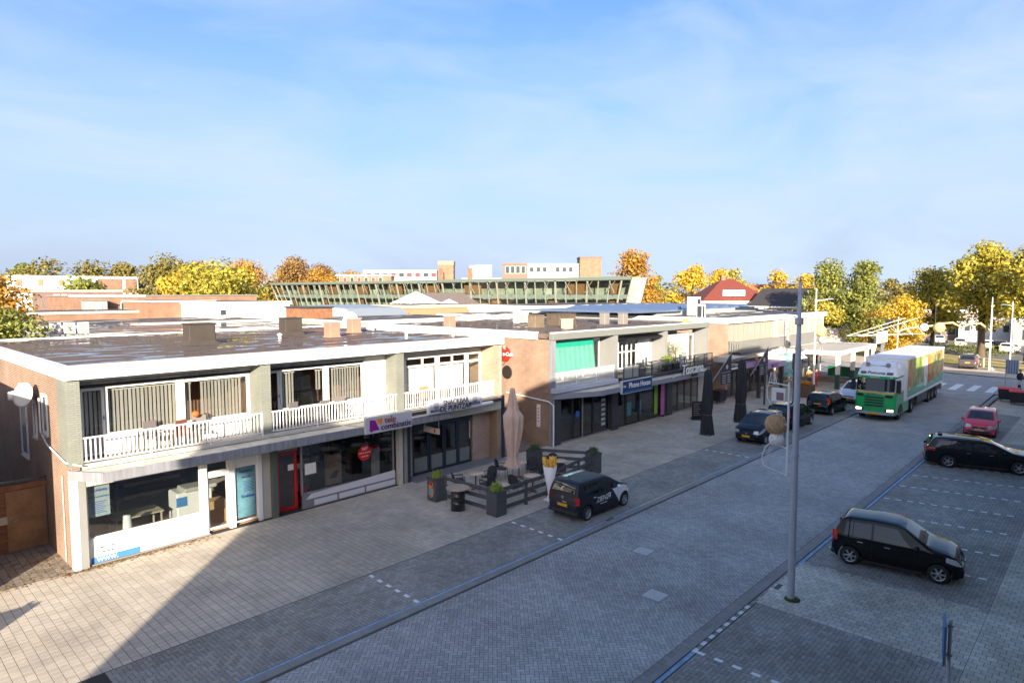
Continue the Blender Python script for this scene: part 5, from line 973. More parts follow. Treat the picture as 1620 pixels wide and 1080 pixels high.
car('parked_car', 'black hatchback facing the viewer behind the woven balls of the lamp decoration', 'car', (37.75, 15.35), 178, 3.71, 1.68, 2.36, .62, SPL, [(0, .96), (2.8, .93), (3.71, .74)], dbl, .29, 7, 1, ws=(2.12, 2.9), rw=(.12, .32), wins=((.5, .6, 1.3, 1.3), (1.36, 1.36, 2.5, 1.95)), hp=(3.05, 3.62, .60, .84, .80, .94), tp=(.02, .15, .9, 1.3), handles=(1.0, 1.9), door_x=(1.33, 2.4))
SUV = [(0, .52), (.03, .9), (.12, 1.1), (.32, 1.52), (.5, 1.60), (1.5, 1.63), (2.2, 1.60), (2.5, 1.52), (3.2, 1.08), (3.5, 1.02), (3.95, .92), (4.1, .72), (4.14, .5)]
car('parked_car', 'black car with pale roof seen from behind, hidden partly by the tall lamp post', 'car', (42.9, 15.55), -3, 4.0, 1.72, 2.5, .70, [(a*4.0/4.14, b*.95) for a, b in SUV], [(0, .96), (3.1, .93), (4.0, .8)], blk, .31, 5, 1, ws=(2.42, 3.08), rw=(.12, .31), wins=((.5, .6, 1.35, 1.35), (1.41, 1.41, 2.75, 2.2)), hp=(3.5, 3.95, .66, .84, .76, .9), tp=(.02, .18, .85, 1.25), handles=(1.1, 2.1), door_x=(1.38, 2.7), face=1)
FIE = [(0, .50), (.03, .82), (.12, 1.02), (.36, 1.38), (.55, 1.45), (1.3, 1.48), (2.0, 1.46), (2.25, 1.39), (3.0, 1.0), (3.3, .92), (3.75, .80), (3.9, .64), (3.95, .45)]
car('parked_car', 'dark hatchback with tall red rear lamps seen from behind near the truck', 'car', (49.7, 15.45), -2, 3.95, 1.72, 2.49, .68, FIE, [(0, .96), (2.9, .9), (3.95, .76)], dbl, .30, 8, 1, ws=(2.22, 3.0), rw=(.13, .36), wins=((.55, .7, 1.6, 1.5), (1.66, 1.56, 2.6, 2.05)), hp=(3.4, 3.88, .6, .8, .72, .88), tp=(.03, .30, .84, 1.24), handles=(1.3,), door_x=(1.6, 2.6), face=1)
car('parked_car', 'pale silver car facing the viewer half hidden behind the green truck', 'car', (56.1, 15.2), 178, 4.0, 1.75, 2.5, .75, [(a*4.0/3.71, b) for a, b in SPL], [(0, .96), (3.0, .93), (4.0, .76)], slv, .30, 7, 1, ws=(2.28, 3.12), rw=(.12, .34), wins=((.5, .6, 1.4, 1.4), (1.46, 1.46, 2.7, 2.1)), hp=(3.4, 3.9, .62, .82, .8, .92), tp=(.02, .15, .9, 1.3))
car('parked_car', 'bronze grey estate car with red rear lamps standing by the far railing', 'car', (89.2, 12.6), 2, 4.5, 1.8, 2.7, .95, [(a*4.5/4.14, b) for a, b in SUV], [(0, 1.0), (3.4, .96), (4.5, .8)], brz, .33, 5, 1, ws=(2.7, 3.45), rw=(.13, .34), wins=((.6, .7, 1.6, 1.6), (1.66, 1.66, 3.1, 2.5)), hp=(4.0, 4.4, .66, .84, .76, .9), tp=(.02, .4, .88, 1.1), face=1)
far = ((119.5, 15.0, 15, whc, 'pale silver estate car in the far car park, left of the big tree'), (121.5, 18.5, 8, slv, 'silver grey car half hidden behind the yellow young tree'), (114.5, 11.6, -8, whc, 'white car in the far car park right of the thick tree trunk'), (119, 13.2, 5, dbl, 'dark car just left of the thick tree trunk in the far car park'), (112.0, 7.4, -5, blk, 'black car at the right edge in the far car park'), (128, 23, 30, slv, 'light car far behind near the low dark building'))
for x, y, a, p_, lab in far:
    car('parked_car', lab, 'car', (x, y), a, 4.1, 1.74, 2.5, .75, [(q_*4.1/3.95, b) for q_, b in FIE], [(0, .96), (3.0, .9), (4.1, .76)], p_, .31, 5, 1, group='cars in the far car park', ws=(2.32, 3.1), rw=(.13, .36), wins=((.55, .7, 2.7, 2.1),), hp=(3.5, 4.02, .6, .8, .72, .88), tp=(.03, .2, .8, 1.1), face=1)
# ------------------------------------------------------------------ truck and trailer: one articulated lorry
tk_ = thing('articulated_lorry', 'green and white lorry with lit headlamps pulling a trailer with fruit pictures', 'lorry', (48.25, 12.02, 0), math.radians(180.5))
tg = M('truck_green', (.015, .42, .11), .25, coat=.8); tw = M('truck_white', (.88, .87, .85), .3, coat=.5); yl = M('stripe_yellow', (.72, .42, .02), .4)
hw_ = 1.25
cab = MB()     # cab: rounded front built from horizontal sections, x forward (front face at x=0)
secs = [(.42, -.02, 1.22, 0), (.75, .0, 1.24, 0), (1.2, .0, 1.25, 0), (1.75, -.02, 1.25, 0), (1.86, -.05, 1.245, 2), (1.95, -.06, 1.24, 1), (2.85, -.20, 1.20, 0), (2.98, -.20, 1.21, 1), (3.05, -.25, 1.2, 1), (3.5, -.62, 1.12, 1), (3.78, -1.05, 1.02, 1), (3.86, -1.5, .9, 1)]
def sec(z, xf, hw2):
    p = [(-2.35, -hw2), (-.6+xf*.5, -hw2)]
    for i in range(9): a = -math.pi/2+math.pi*i/8; p.append((xf-.34+.34*math.cos(a)*(.9 if abs(a) > .01 else 1), (hw2*.99)*math.sin(a)**1 if False else hw2*math.copysign(abs(math.sin(a))**.45, math.sin(a))))
    p += [(-.6+xf*.5, hw2), (-2.35, hw2)]; return [(x, y, z) for x, y in p]
R_ = [sec(z, xf, h_) for z, xf, h_, _ in secs]; n = len(R_[0])
cms = [tg, tw, yl]
for i in range(len(R_)-1):
    cab.cur = secs[i][3] if secs[i][3] != 2 else 2
    if 1.95 <= secs[i][0] < 2.9: cab.cur = 1
    if secs[i][0] in (2.85,): cab.cur = 0
    cab.add(R_[i]+R_[i+1], [(j, j+1, n+j+1, n+j) for j in range(n-1)], False)
cab.cur = 1; cab.add(R_[-1], [tuple(range(n))]); cab.face([r_[0] for r_ in R_]+[r_[-1] for r_ in R_[::-1]]); cab.build('cab', cms, tk_)
def cabpt(y, z, o=.02):
    zs = [s_[0] for s_ in secs]; i = max(0, min(len(zs)-2, sum(1 for q_ in zs if q_ <= z)-1)); t_ = (z-zs[i])/(zs[i+1]-zs[i]); xf = secs[i][1]*(1-t_)+secs[i+1][1]*t_; h_ = secs[i][2]*(1-t_)+secs[i+1][2]*t_
    a = math.asin(max(-1, min(1, math.copysign(abs(y/h_)**(1/.45), y)))); return (xf-.34+.34*math.cos(a)*.9+(.034 if abs(a) < .25 else 0)+o, y, z)
def cabpatch(nm, y0, y1, z0, z1, m, o=.02, par=None, ny=10, nz=4, taper=0):
    q = MB(); g = [[cabpt((y0+(y1-y0)*i/ny)*(1-taper*j/nz), z0+(z1-z0)*j/nz, o) for j in range(nz+1)] for i in range(ny+1)]; v = [p for r_ in g for p in r_]
    q.add(v, [(i*(nz+1)+j, (i+1)*(nz+1)+j, (i+1)*(nz+1)+j+1, i*(nz+1)+j+1) for i in range(ny) for j in range(nz)], False); return q.build(nm, m, par or tk_)
cabpatch('windscreen', -1.15, 1.15, 2.0, 2.84, cargl, .05, ny=16)
cabpatch('sun_visor', -1.17, 1.17, 2.86, 3.02, tg, .16)
for y in (-.95, -.2, 0, .2, .95): q = MB(); x_, _, _ = cabpt(y, 2.95, .17); q.box(x_, x_+.02, y-.08, y+.08, 2.91, 2.97); q.build('marker_lamp', M('marker_lamp', (.8, .6, .4), .4), tk_)
cabpatch('grille', -.62, .62, .92, 1.68, tg, .04)
for z in (.98, 1.16, 1.34, 1.52): cabpatch('grille_slot', -.58, .58, z, z+.11, black, .055)
cabpatch('bumper', -1.22, 1.22, .28+.15, .62, M('bumper_silver', (.45, .47, .52), .35, .4), .05, ny=16)
for s in (1, -1):
    lamp = M('headlamp_lit', (1, .88, .55), .2, emit=2.2); cabpatch('headlamp_housing', s*.66, s*1.18, .64, .86, trim, .035); cabpatch('headlight', s*.78, s*1.12, .68, .82, lamp, .05)
    cabpatch('air_intake', s*.66, s*1.08, 1.60, 1.80, trim, .03)
    q = MB(); q.box(-.35, -.15, s*1.25, s*1.50, 1.95, 2.75, b=.04); q.box(-.3, -.2, s*1.2, s*1.3, 2.7, 2.78); q.build('mirror', trim, tk_)
    q = MB(); q.face([(-.52, s*1.258, 2.0), (-1.35, s*1.262, 2.0), (-1.35, s*1.262, 2.72), (-.72, s*1.252, 2.75)]); q.build('side_window', cargl, tk_)
    q = MB(); q.prism_y([(-1.55-.56*math.cos(math.pi*i/10), .5+.60*math.sin(math.pi*i/10)) for i in range(11)], s*1.18, s*1.27); q.build('wheel_arch', trim, tk_)
    cabpatch('roof_lamp', s*.62, s*.98, 3.10, 3.26, M('lamp_smoke', (.12, .10, .12), .2), .03)
    q = MB(); q.box(-2.3, -3.9, s*1.02, s*1.24, .35, 1.15, b=.04); q.build('side_skirt', tg, tk_)
q = MB(); q.box(-.9, -.82, -.5, .5, 3.52, 3.66, b=.02); q.build('roof_hatch', M('hatch_grey', (.25, .30, .38), .4), tk_)
for y in (-1.0, 1.0): q = MB(); q.lathe([(.02, 0), (.13, .02), (.15, .1)], 16, (-.78, y*.62, 3.72), 'x'); q.build('horn', chrome, tk_)
x_, _, _ = cabpt(0, 3.2, .03); o = text('lettering', 'Postuma', .30, M('print_black', (.02, .02, .02), .5), tk_, (x_-.02, 0, 3.20), (math.radians(52), 0, math.pi/2), bold=.004)
text('lettering', 'SCANIA', .20, chrome, tk_, (.09, 0, 1.79), (math.pi/2, 0, math.pi/2), sx=1.35, bold=.004)
q = MB(); q.box(.05, .075, -.3, .3, .44, .55); q.build('number_plate', plate, tk_)
def twheel(x, y, r=.5, w_=.3):
    k = MB(); k.lathe([(r*.55, -w_/2), (r*.95, -w_/2), (r, -w_*.35), (r, w_*.35), (r*.95, w_/2), (r*.55, w_/2)], 24, (0, 0, 0), 'y', caps=False); wo = k.build('wheel', tyre_m, tk_, (x, y, r)); s = 1 if y > 0 else -1
    k = MB(); k.lathe([(r*.56, s*.12), (r*.5, s*.04), (r*.22, s*.02), (r*.2, s*.13), (0, s*.13)], 20, (0, 0, 0), 'y', caps=False); k.build('rim', M('rim_grey', (.30, .29, .27), .5, .4), wo)
for s in (1, -1):
    for x in (-1.5, -5.1, -11.0, -12.3, -13.6): twheel(x, s*1.07)
q = MB(); q.box(-2.2, -6.0, -.9, .9, .45, 1.0); q.box(-6.0, -15.9, -1.0, 1.0, .75, 1.12); q.build('chassis', black, tk_)
q = MB(); q.box(-6.8, -10.2, -1.22, -1.12, .42, 1.0); q.box(-6.8, -10.2, 1.12, 1.22, .42, 1.0); q.build('side_guard', M('guard_grey', (.07, .07, .07), .6), tk_)
q = MB(); q.box(-2.62, -16.0, -1.28, 1.28, 1.18, 4.02, b=.02); box_ = q.build('trailer_box', tw, tk_)
q = MB(); q.box(-2.58, -16.02, -1.30, 1.30, 1.10, 1.2); q.build('lower_rail', M('rail_white', (.6, .6, .6), .4), tk_); q = MB(); q.box(-2.6, -16.0, -1.29, 1.29, 3.98, 4.05); q.build('top_rail', white, tk_); q = MB(); q.box(-16.0, -16.9, -1.1, 1.1, .45, .55); q.box(-16.0, -16.15, -1.2, 1.2, .5, .95); q.build('tail_lift', steel, tk_)
# printed side: a flat picture of leaves, tomatoes, carrots on the trailer wall
def Mprint():
    m = bpy.data.materials.new('trailer_print'); m.use_nodes = True; t_ = m.node_tree; b = t_.nodes['Principled BSDF']; b.inputs['Roughness'].default_value = .3
    co = t_.nodes.new('ShaderNodeTexCoord'); mp_ = t_.nodes.new('ShaderNodeMapping'); mp_.inputs['Scale'].default_value = (.55, 1, .5); t_.links.new(co.outputs['Object'], mp_.inputs[0])
    vo = t_.nodes.new('ShaderNodeTexVoronoi'); vo.inputs['Scale'].default_value = 2.2; t_.links.new(mp_.outputs[0], vo.inputs['Vector'])
    n_ = t_.nodes.new('ShaderNodeTexNoise'); n_.inputs['Scale'].default_value = .55; n_.inputs['Detail'].default_value = 5; t_.links.new(co.outputs['Object'], n_.inputs['Vector'])
    r_ = t_.nodes.new('ShaderNodeValToRGB'); e = r_.color_ramp.elements; cs = [(0, (.12, .30, .03)), (.40, (.22, .42, .05)), (.47, (.60, .62, .16)), (.53, (.85, .85, .60)), (.58, (.85, .40, .10)), (1, (.7, .08, .03))]
    while len(e) < len(cs): e.new(.5)
    for i, (p_, c_) in enumerate(cs): e[i].position = p_; e[i].color = c_+(1,)
    t_.links.new(n_.outputs['Fac'], r_.inputs['Fac']); mx_ = t_.nodes.new('ShaderNodeMix'); mx_.data_type = 'RGBA'; mx_.blend_type = 'MULTIPLY'; mx_.inputs['Factor'].default_value = .8
    r2_ = t_.nodes.new('ShaderNodeValToRGB'); r2_.color_ramp.elements[0].color = (1, 1, 1, 1); r2_.color_ramp.elements[1].color = (.25, .35, .2, 1); r2_.color_ramp.elements[1].position = .55; t_.links.new(vo.outputs['Distance'], r2_.inputs['Fac'])
    t_.links.new(r_.outputs['Color'], mx_.inputs[6]); t_.links.new(r2_.outputs['Color'], mx_.inputs[7]); t_.links.new(mx_.outputs[2], b.inputs['Base Color']); return m
pm = Mprint(); YSd = 1.283
q = MB(); q.face([(-3.2, YSd, 1.45), (-15.8, YSd, 1.45), (-15.8, YSd, 3.9), (-3.2, YSd, 3.9)][::-1]); q.build('side_print', pm, tk_)
q = MB(); pts = [(-15.8, 2.1), (-12, 1.7), (-7, 1.9), (-3.2, 1.75), (-3.2, 1.3), (-15.8, 1.3)]; q.prism_y(pts, YSd+.002, YSd+.006); q.build('green_band', tg, tk_)
for (cx, cz, rx, rz_, c_, nm) in ((-10.6, 2.9, .65, .95, (.70, .28, .04), 'printed_fruit'), (-10.2, 2.0, .45, .4, (.62, .06, .02), 'printed_fruit'), (-11.4, 2.0, .4, .35, (.60, .10, .02), 'printed_fruit'), (-4.2, 2.9, .5, 1.0, (.62, .25, .08), 'printed_fruit'), (-9.0, 2.6, .7, 1.1, (.75, .74, .70), 'printed_onion')):
    q = MB(); q.prism_y([(cx+rx*math.cos(a), min(3.88, cz+rz_*math.sin(a))) for a in np.linspace(0, 2*math.pi, 24)[:-1]], YSd+.008, YSd+.012); q.build(nm, M('fruit_%.2f_%.2f' % (c_[0], c_[1]), c_, .4, var=.25, vs=1.5), tk_)
o = text('lettering', 'U P', .95, M('print_bottle', (.01, .09, .03), .5), tk_, (-13.2, YSd+.012, 3.3), (math.pi/2, 0, math.pi), sx=1.3, bold=.02)
# ================================================================== lamp posts and decorations
pole_m = M('post_grey_paint', (.42, .45, .50), .45, .1, var=.08, vs=3)
def lamp_post(x, y, h, lab, arm=None, m=pole_m, r0=.10, r1=.045, group='street lamps'):
    t = thing('street_lamp', lab, 'street lamp', (x, y, 0), 0, group)
    k = MB(); k.lathe([(r0, 0), (r0, 1.6), (r0*.95, 1.7), (r0*.78, h*.8), (r0*.62, h*.81), (r1, h), (0, h+.02)], 14); k.build('post', m, t)
    k = MB(); k.lathe([(r0+.012, 4.1), (r0+.012, 4.16)], 14); k.lathe([(r0*.9+.02, h*.87), (r0*.9+.02, h*.89)], 12); k.build('collar', m, t)
    if arm:
        ax, ay, az, L = arm; d = Vector((ax, ay, 0)).normalized(); p0 = Vector((0, 0, az)); p1 = p0+d*(L-.55)+Vector((0, 0, .10)); k = MB(); k.tube([p0, p1], .032, 8); k.build('arm', m, t)
        k = MB(); up = Vector((0, 0, 1)); sd = d.cross(up); c = p1+d*.28+Vector((0, 0, .02)); k.obox(c, d, sd, up, .30, .11, .035); k.obox(c+up*.05, d, sd, up, .2, .07, .025); k.build('lantern', M('lantern_grey', (.20, .26, .30), .4), t)
    return t
lamp_post(18.35, 6.49, 8.92, 'tall grey street lamp with decoration frame standing between the two parking areas', (0, 1, 8.04, 1.75))
offwp = M('post_off_white', (.70, .69, .62), .5, var=.1)
lamp_post(57.8, 19.1, 8.9, 'white street lamp in front of the third block', (1, -.45, 7.9, 1.9), offwp, .09)
lamp_post(72.5, 16.2, 6.2, 'slim white pole rising behind the trailer roof', None, offwp, .06, .04)
lamp_post(87.5, 10.6, 8.0, 'pale post on the right with the garland fixed to it', None, offwp, .11)
lamp_post(86.9, 8.75, 7.6, 'slim pale street lamp at the right edge beside the blue sign panel', (0, 1, 7.1, 1.0), offwp, .07)
lamp_post(108, 19.5, 7.5, 'thin pale lamp post far behind the trees', None, offwp, .06)
k = MB(); k.sphere((0, 0, 0), .23, 10, (1, 1, .25)); o = k.build('moss_patch', M('moss', (.06, .07, .02), .95, var=.5, vs=9, bump=1, bs=30), None, (18.35, 6.45, .0)); o['kind'] = 'stuff'
# decoration on the near lamp: a white ladder frame with stars and two woven balls
t = thing('lamp_decoration', 'white wire frame with curls hanging on the tall grey street lamp', 'street decoration', (18.35, 6.68, 0)); f = MB()
def tb(pts, r=.014): f.tube(pts, r*.9, 6)
f.box(-.025, .025, .0, .05, 3.5, 6.15); tb([(0, .03, 6.05), (0, .60, 6.10)], .022); tb([(0, .03, 3.52), (0, .62, 3.66)], .018); tb([(0, .03, 4.28), (0, .50, 4.36)], .018); tb([(0, .03, 4.95), (0, .22, 4.95)], .018)
f.build('frame', wire, t); f = MB()
tb([(0, .50, 4.36), (0, .62, 4.25), (0, .72, 4.0), (0, .74, 3.82), (0, .68, 3.70), (0, .62, 3.66)], .022)
for i in range(9): a = i/9; tb([(0, .5+.22*a, 4.33-.55*a), (.03*(-1)**i, .42+.16*a, 4.25-.6*a), (0, .52+.2*a, 4.22-.5*a)], .008)
f.build('curl', wire, t); f = MB(); tb([(0, .58, 6.10), (0, .64, 5.9), (0, .62, 5.65), (0, .5, 5.45)], .018); tb([(0, .58, 6.10), (0, .54, 6.38), (0, .44, 6.42), (0, .38, 6.1)], .012); [tb([(0, .40+.04*i, 6.12), (0, .36+.05*i, 6.25), (0, .44+.03*i, 6.38)], .008) for i in range(4)]
for i in range(6): tb([(0, .35, 5.35-.04*i), (0, .28+.05*i, 5.1-.03*i), (0, .35+.04*i, 4.95)], .008)
f.build('curl', wire, t)
f = MB(); f.box(-.03, .03, .12, .50, 5.58, 5.96); f.build('square_board', wire, t); f = MB(); f.box(-.035, -.03, .16, .36, 5.62, 5.84); f.build('inset', M('inset_mauve', (.22, .14, .17), .6), t)
def woven(name, lab, loc, r, m, seed):
    random.seed(seed); t_ = thing(name, lab, 'decoration ball', loc, 0, 'woven balls on the lamp decoration'); k = MB(); k.sphere((0, 0, 0), r*.93, 20); k.build('core', m, t_); k = MB()
    for i in range(46):
        n_ = Vector((random.gauss(0, 1), random.gauss(0, 1), random.gauss(0, 1))).normalized(); a_ = n_.orthogonal().normalized(); b_ = n_.cross(a_); ph = random.uniform(0, 6.28); Lr = random.uniform(2, 4.5)
        k.tube([(a_*math.cos(ph+Lr*j/9)+b_*math.sin(ph+Lr*j/9)+n_*.12)*r*.99 for j in range(10)], .008*r/.3, 4, False)
    k.build('windings', M(m.name+'_strand', tuple(min(1, c*1.35) for c in m.diffuse_color[:3]), .8), t_); return t_
woven('woven_ball', 'large brown woven ball hanging on the lamp decoration', (18.35, 7.05, 4.92), .29, M('rope_brown', (.52, .34, .19), .9, var=.3, vs=12), 3)
woven('woven_ball', 'smaller white woven ball below the brown one on the lamp decoration', (18.35, 7.02, 4.50), .20, M('rope_white', (.80, .76, .72), .9, var=.2, vs=12), 4)
random.seed(11)
# garlands and balls at the far lamps
gl = thing('garland', 'thick pale rope garland with two balls strung across in front of the far car park', 'street decoration', (88, 0, 0)); k = MB()
pts = [(0, 10.7, 4.3), (.0, 11.6, 5.1), (0, 12.6, 5.05), (0, 13.3, 4.6), (0, 14.2, 5.1), (0, 15.4, 5.0), (0, 16.2, 4.7), (0, 17.5, 4.55), (0, 18.8, 4.3), (0, 19.6, 3.9)]
k.tube(pts, .10, 8); k.build('rope', M('garland_cream', (.72, .66, .54), .8, var=.1, vs=6), gl); k = MB(); k.tube([(x, y, z+.06*math.sin(i*2)) for i, (x, y, z) in enumerate(pts)], .115, 5); k.build('leaves', M('garland_leaf', (.45, .36, .15), .9), gl)
k = MB(); k.sphere((0, 15.5, 4.5), .62, 16); k.build('ball', M('ball_ochre', (.66, .48, .20), .8, var=.2, vs=5), gl); k = MB(); k.sphere((0, 17.0, 4.5), .48, 16); k.build('ball', white, gl)
gl = thing('lamp_decoration', 'orange ball above a white ball with swags on the white street lamp', 'street decoration', (58.3, 18.9, 0)); k = MB(); k.sphere((.2, 0, 5.3), .48, 16); k.build('ball', M('ball_ochre', (.6, .4, .2)), gl); k = MB(); k.sphere((.4, -.1, 4.55), .36, 14); k.build('ball', offw, gl)
k = MB(); k.tube([(-.2, 0, 6.6), (.3, -.1, 7.0), (.4, -.1, 6.6), (0, 0, 6.2), (.3, 0, 5.9)], .05, 6); k.tube([(0, 0, 3.8), (.6, 0, 3.9), (.8, -.1, 3.3), (.3, 0, 3.2)], .05, 6); k.build('curl', cream, gl)
t = thing('lamp_decoration', 'two slanting pale frames with wires over the kiosk roof', 'street decoration', (66, 16.5, 0)); k = MB()
for dy in (0, 1.0):
    k.tube([(2, 3-dy, 4.4), (6, -1-dy, 6.1)], .03, 6); k.tube([(2, 3-dy, 4.4), (7, -1.5-dy, 4.6)], .018, 6)
    for i in range(5): k.tube([(2.6+i*.8, 2.4-dy-i*.8, 4.55+i*.3), (3.2+i*.8, 1.6-dy-i*.8, 4.45)], .02, 5)
k.build('frame', offwp, t)
# ------------------------------------------------------------------ terrace in front of the snack bar
cwood = M('planter_grey_wood', (.085, .09, .095), .7, var=.25, vs=5, bump=.3, bs=30); soil = M('soil', (.03, .02, .015), .95)
leafg = Mleaf('shrub_leaf', [(.16, .24, .03), (.32, .42, .06), (.46, .52, .10)], .3); leafd = Mleaf('shrub_leaf_dark', [(.03, .07, .03), (.08, .13, .04), (.14, .18, .05)], .25)
def leaves(name, pts, nrm, size, m, parent, jit=.6, asp=.6):
    """one mesh of small leaf faces"""
    n = len(pts); d = nrm+rng.normal(0, jit, (n, 3)); d /= np.linalg.norm(d, axis=1)[:, None]+1e-9; a = np.cross(d, rng.normal(0, 1, (n, 3))); a /= np.linalg.norm(a, axis=1)[:, None]+1e-9; b = np.cross(d, a)
    s = size*rng.uniform(.6, 1.3, n)[:, None]; V = np.stack([pts-a*s, pts-b*s*asp, pts+a*s, pts+b*s*asp], 1).reshape(-1, 3)
    me = bpy.data.meshes.new(name); me.vertices.add(4*n); me.vertices.foreach_set('co', V.ravel()); me.loops.add(4*n); me.loops.foreach_set('vertex_index', np.arange(4*n, dtype=np.int32))
    me.polygons.add(n); me.polygons.foreach_set('loop_start', np.arange(n, dtype=np.int32)*4); me.polygons.foreach_set('loop_total', np.full(n, 4, dtype=np.int32)); me.update(calc_edges=True); me.materials.append(m)
    o = link(name, me, parent); o['kind'] = 'stuff'; return o
def planter(x, y, lab, leafm=leafg, s=.56, h=.98, rz=0):
    t = thing('planter', lab, 'planter', (x, y, 0), rz, 'square planters round the terrace'); k = MB(); k.box(-s/2, s/2, -s/2, s/2, 0, h-.06)
    k.build('box', cwood, t); k = MB()
    for sx, sy, w1, w2 in ((0, -1, s/2+.03, .05), (0, 1, s/2+.03, .05), (-1, 0, .05, s/2-.03), (1, 0, .05, s/2-.03)): k.box(sx*(s/2-.02)-w1, sx*(s/2-.02)+w1, sy*(s/2-.02)-w2, sy*(s/2-.02)+w2, h-.06, h)
    k.build('rim', cwood, t); 
    pm_ = (lambda q: (q.box(-s/10+.008, s/10-.008, -s/2-.012, -s/2, .02, h-.07), q)[1])(MB()).mesh('board', cwood)
    for i in range(5): link('board', pm_, t, (-s*.4+i*s*.2, 0, 0)); 
    pm2 = (lambda q: (q.box(-s/2-.012, -s/2, -s/10+.008, s/10-.008, .02, h-.07), q)[1])(MB()).mesh('board', cwood)
    for i in range(5): link('board', pm2, t, (0, -s*.4+i*s*.2, 0))
    k = MB(); k.box(-s/2+.05, s/2-.05, -s/2+.05, s/2-.05, h-.12, h-.05); k.build('soil', soil, t)
    n = 900; d = rng.normal(0, 1, (n, 3)); d /= np.linalg.norm(d, axis=1)[:, None]; d[:, 2] = abs(d[:, 2]); r = (.75+.3*np.sin(d[:, 0]*9)*np.sin(d[:, 1]*7+1))[:, None]*rng.uniform(.5, 1.1, n)[:, None]; P = d*r*np.array([.33, .33, .36])+np.array([0, 0, h-.02]); leaves('leaves', P, d, .035, leafm, t); return t
pl_ = planter(17.3, 20.65, 'square dark planter with round green bush and a bright picture on its side', rz=0)
planter(17.72, 17.55, 'square dark planter at the near corner of the terrace, beside the barrel table'); planter(23.6, 20.75, 'square dark planter at the far back corner of the terrace', leafd); planter(25.1, 18.3, 'square dark planter at the right end of the terrace behind the small black car', leafd)
k = MB(); k.prism_x([(.26*math.cos(a)*.62, .50+.34*math.sin(a)) for a in np.linspace(0, 6.28, 22)[:-1]], -.315, -.297); k.build('printed_sticker', M('sticker_many', (.55, .25, .12), .4, var=.9, vs=7), pl_)
k = MB(); k.prism_x([(.10*math.cos(a), .74+.08*math.sin(a)) for a in np.linspace(0, 6.28, 16)[:-1]], -.32, -.316); k.build('printed_cap', M('sticker_red', (.6, .02, .02)), pl_); k = MB(); k.prism_x([(.12*math.cos(a)-.02, .42+.10*math.sin(a)) for a in np.linspace(0, 6.28, 16)[:-1]], -.32, -.316); k.build('printed_spot', M('sticker_blue2', (.10, .35, .55), .4), pl_)
def fence(x0, y0, x1, y1, lab, n=3, posts=2):
    L = math.hypot(x1-x0, y1-y0); t = thing('terrace_fence', lab, 'fence', (x0, y0, 0), math.atan2(y1-y0, x1-x0), 'low board fences round the terrace'); 
    for z in (.12, .52, .86):
        k = MB(); h_ = .16 if z < .8 else .15; k.box(0, L, -.02, .02, z, z+h_, b=.006); k.build('board', cwood, t)
    for i in range(posts): p = i*L/(posts-1); k = MB(); k.box(p-.05, p+.05, -.05, .05, 0, 1.04); k.build('post', cwood, t)
    return t
fence(18.02, 17.5, 20.75, 17.5, 'long low dark board fence facing the road between planter and fries cone', posts=3); fence(17.5, 20.35, 17.6, 17.85, 'low dark fence on the left side of the terrace behind the barrel table')
fence(20.85, 17.5, 24.85, 18.2, 'low dark fence behind the small black car', posts=4); fence(23.9, 20.6, 25.0, 18.6, 'low dark fence closing the right side of the terrace')
cone_m = M('cone_white', (.85, .83, .80), .5)
t = thing('fries_cone', 'giant white paper cone full of golden fries standing beside the parked car', 'advertising figure', (20.45, 17.12, 0)); k = MB(); k.lathe([(.05, .12), (.12, .45), (.30, 1.48), (.29, 1.48), (.10, .45)], 24); k.build('cone', cone_m, t); k = MB(); k.box(-.22, .22, -.2, .2, 0, .08, b=.03); k.box(-.09, .09, -.09, .09, .08, .2); k.build('foot', cone_m, t)
fm = M('fries_gold', (.85, .52, .09), .55, isl=.3); random.seed(5)
for i in range(52):
    a = random.uniform(0, 6.28); r = .27*math.sqrt(random.random()); tip = Vector((math.cos(a)*r*1.25, math.sin(a)*r*1.25, 1.50+random.uniform(.08, .36))); base = Vector((math.cos(a)*r*.7, math.sin(a)*r*.7, 1.2)); k = MB(); k.beam(base, tip, .045, .045); k.build('fry', fm, t)
# barrel table
t = thing('barrel_table', 'black oil drum with round wooden top used as a standing table', 'table', (17.0, 19.0, 0)); k = MB(); k.lathe([(.28, .02), (.29, .03), (.285, .3), (.30, .315), (.285, .33), (.285, .6), (.30, .615), (.285, .63), (.285, .88), (.29, .9)], 26); k.build('drum', M('drum_black', (.014, .014, .015), .35, coat=.5), t)
wt = M('table_wood', (.40, .31, .22), .7, var=.2, vs=6)
for i in range(6):
    a0, a1 = -.48+.16*i, -.48+.16*(i+1)-.006; c = lambda v: math.sqrt(max(0, .48*.48-v*v)); k = MB(); k.prism([(a0, -c(a0)), (a1, -c(a1)), (a1, c(a1)), (a0, c(a0))] if 0 < i < 5 else [(a0+(.02 if i == 0 else 0), -c(a0+(.02 if i == 0 else 0))), (a1-(.02 if i == 5 else 0), -c(a1-(.02 if i == 5 else 0))), (a1-(.02 if i == 5 else 0), c(a1-(.02 if i == 5 else 0))), (a0+(.02 if i == 0 else 0), c(a0+(.02 if i == 0 else 0)))], .90, .94); k.build('plank', wt, t)
k = MB(); k.lathe([(.30, 0), (.31, .02), (.29, .03)], 24); k.build('base_ring', alloy, t)
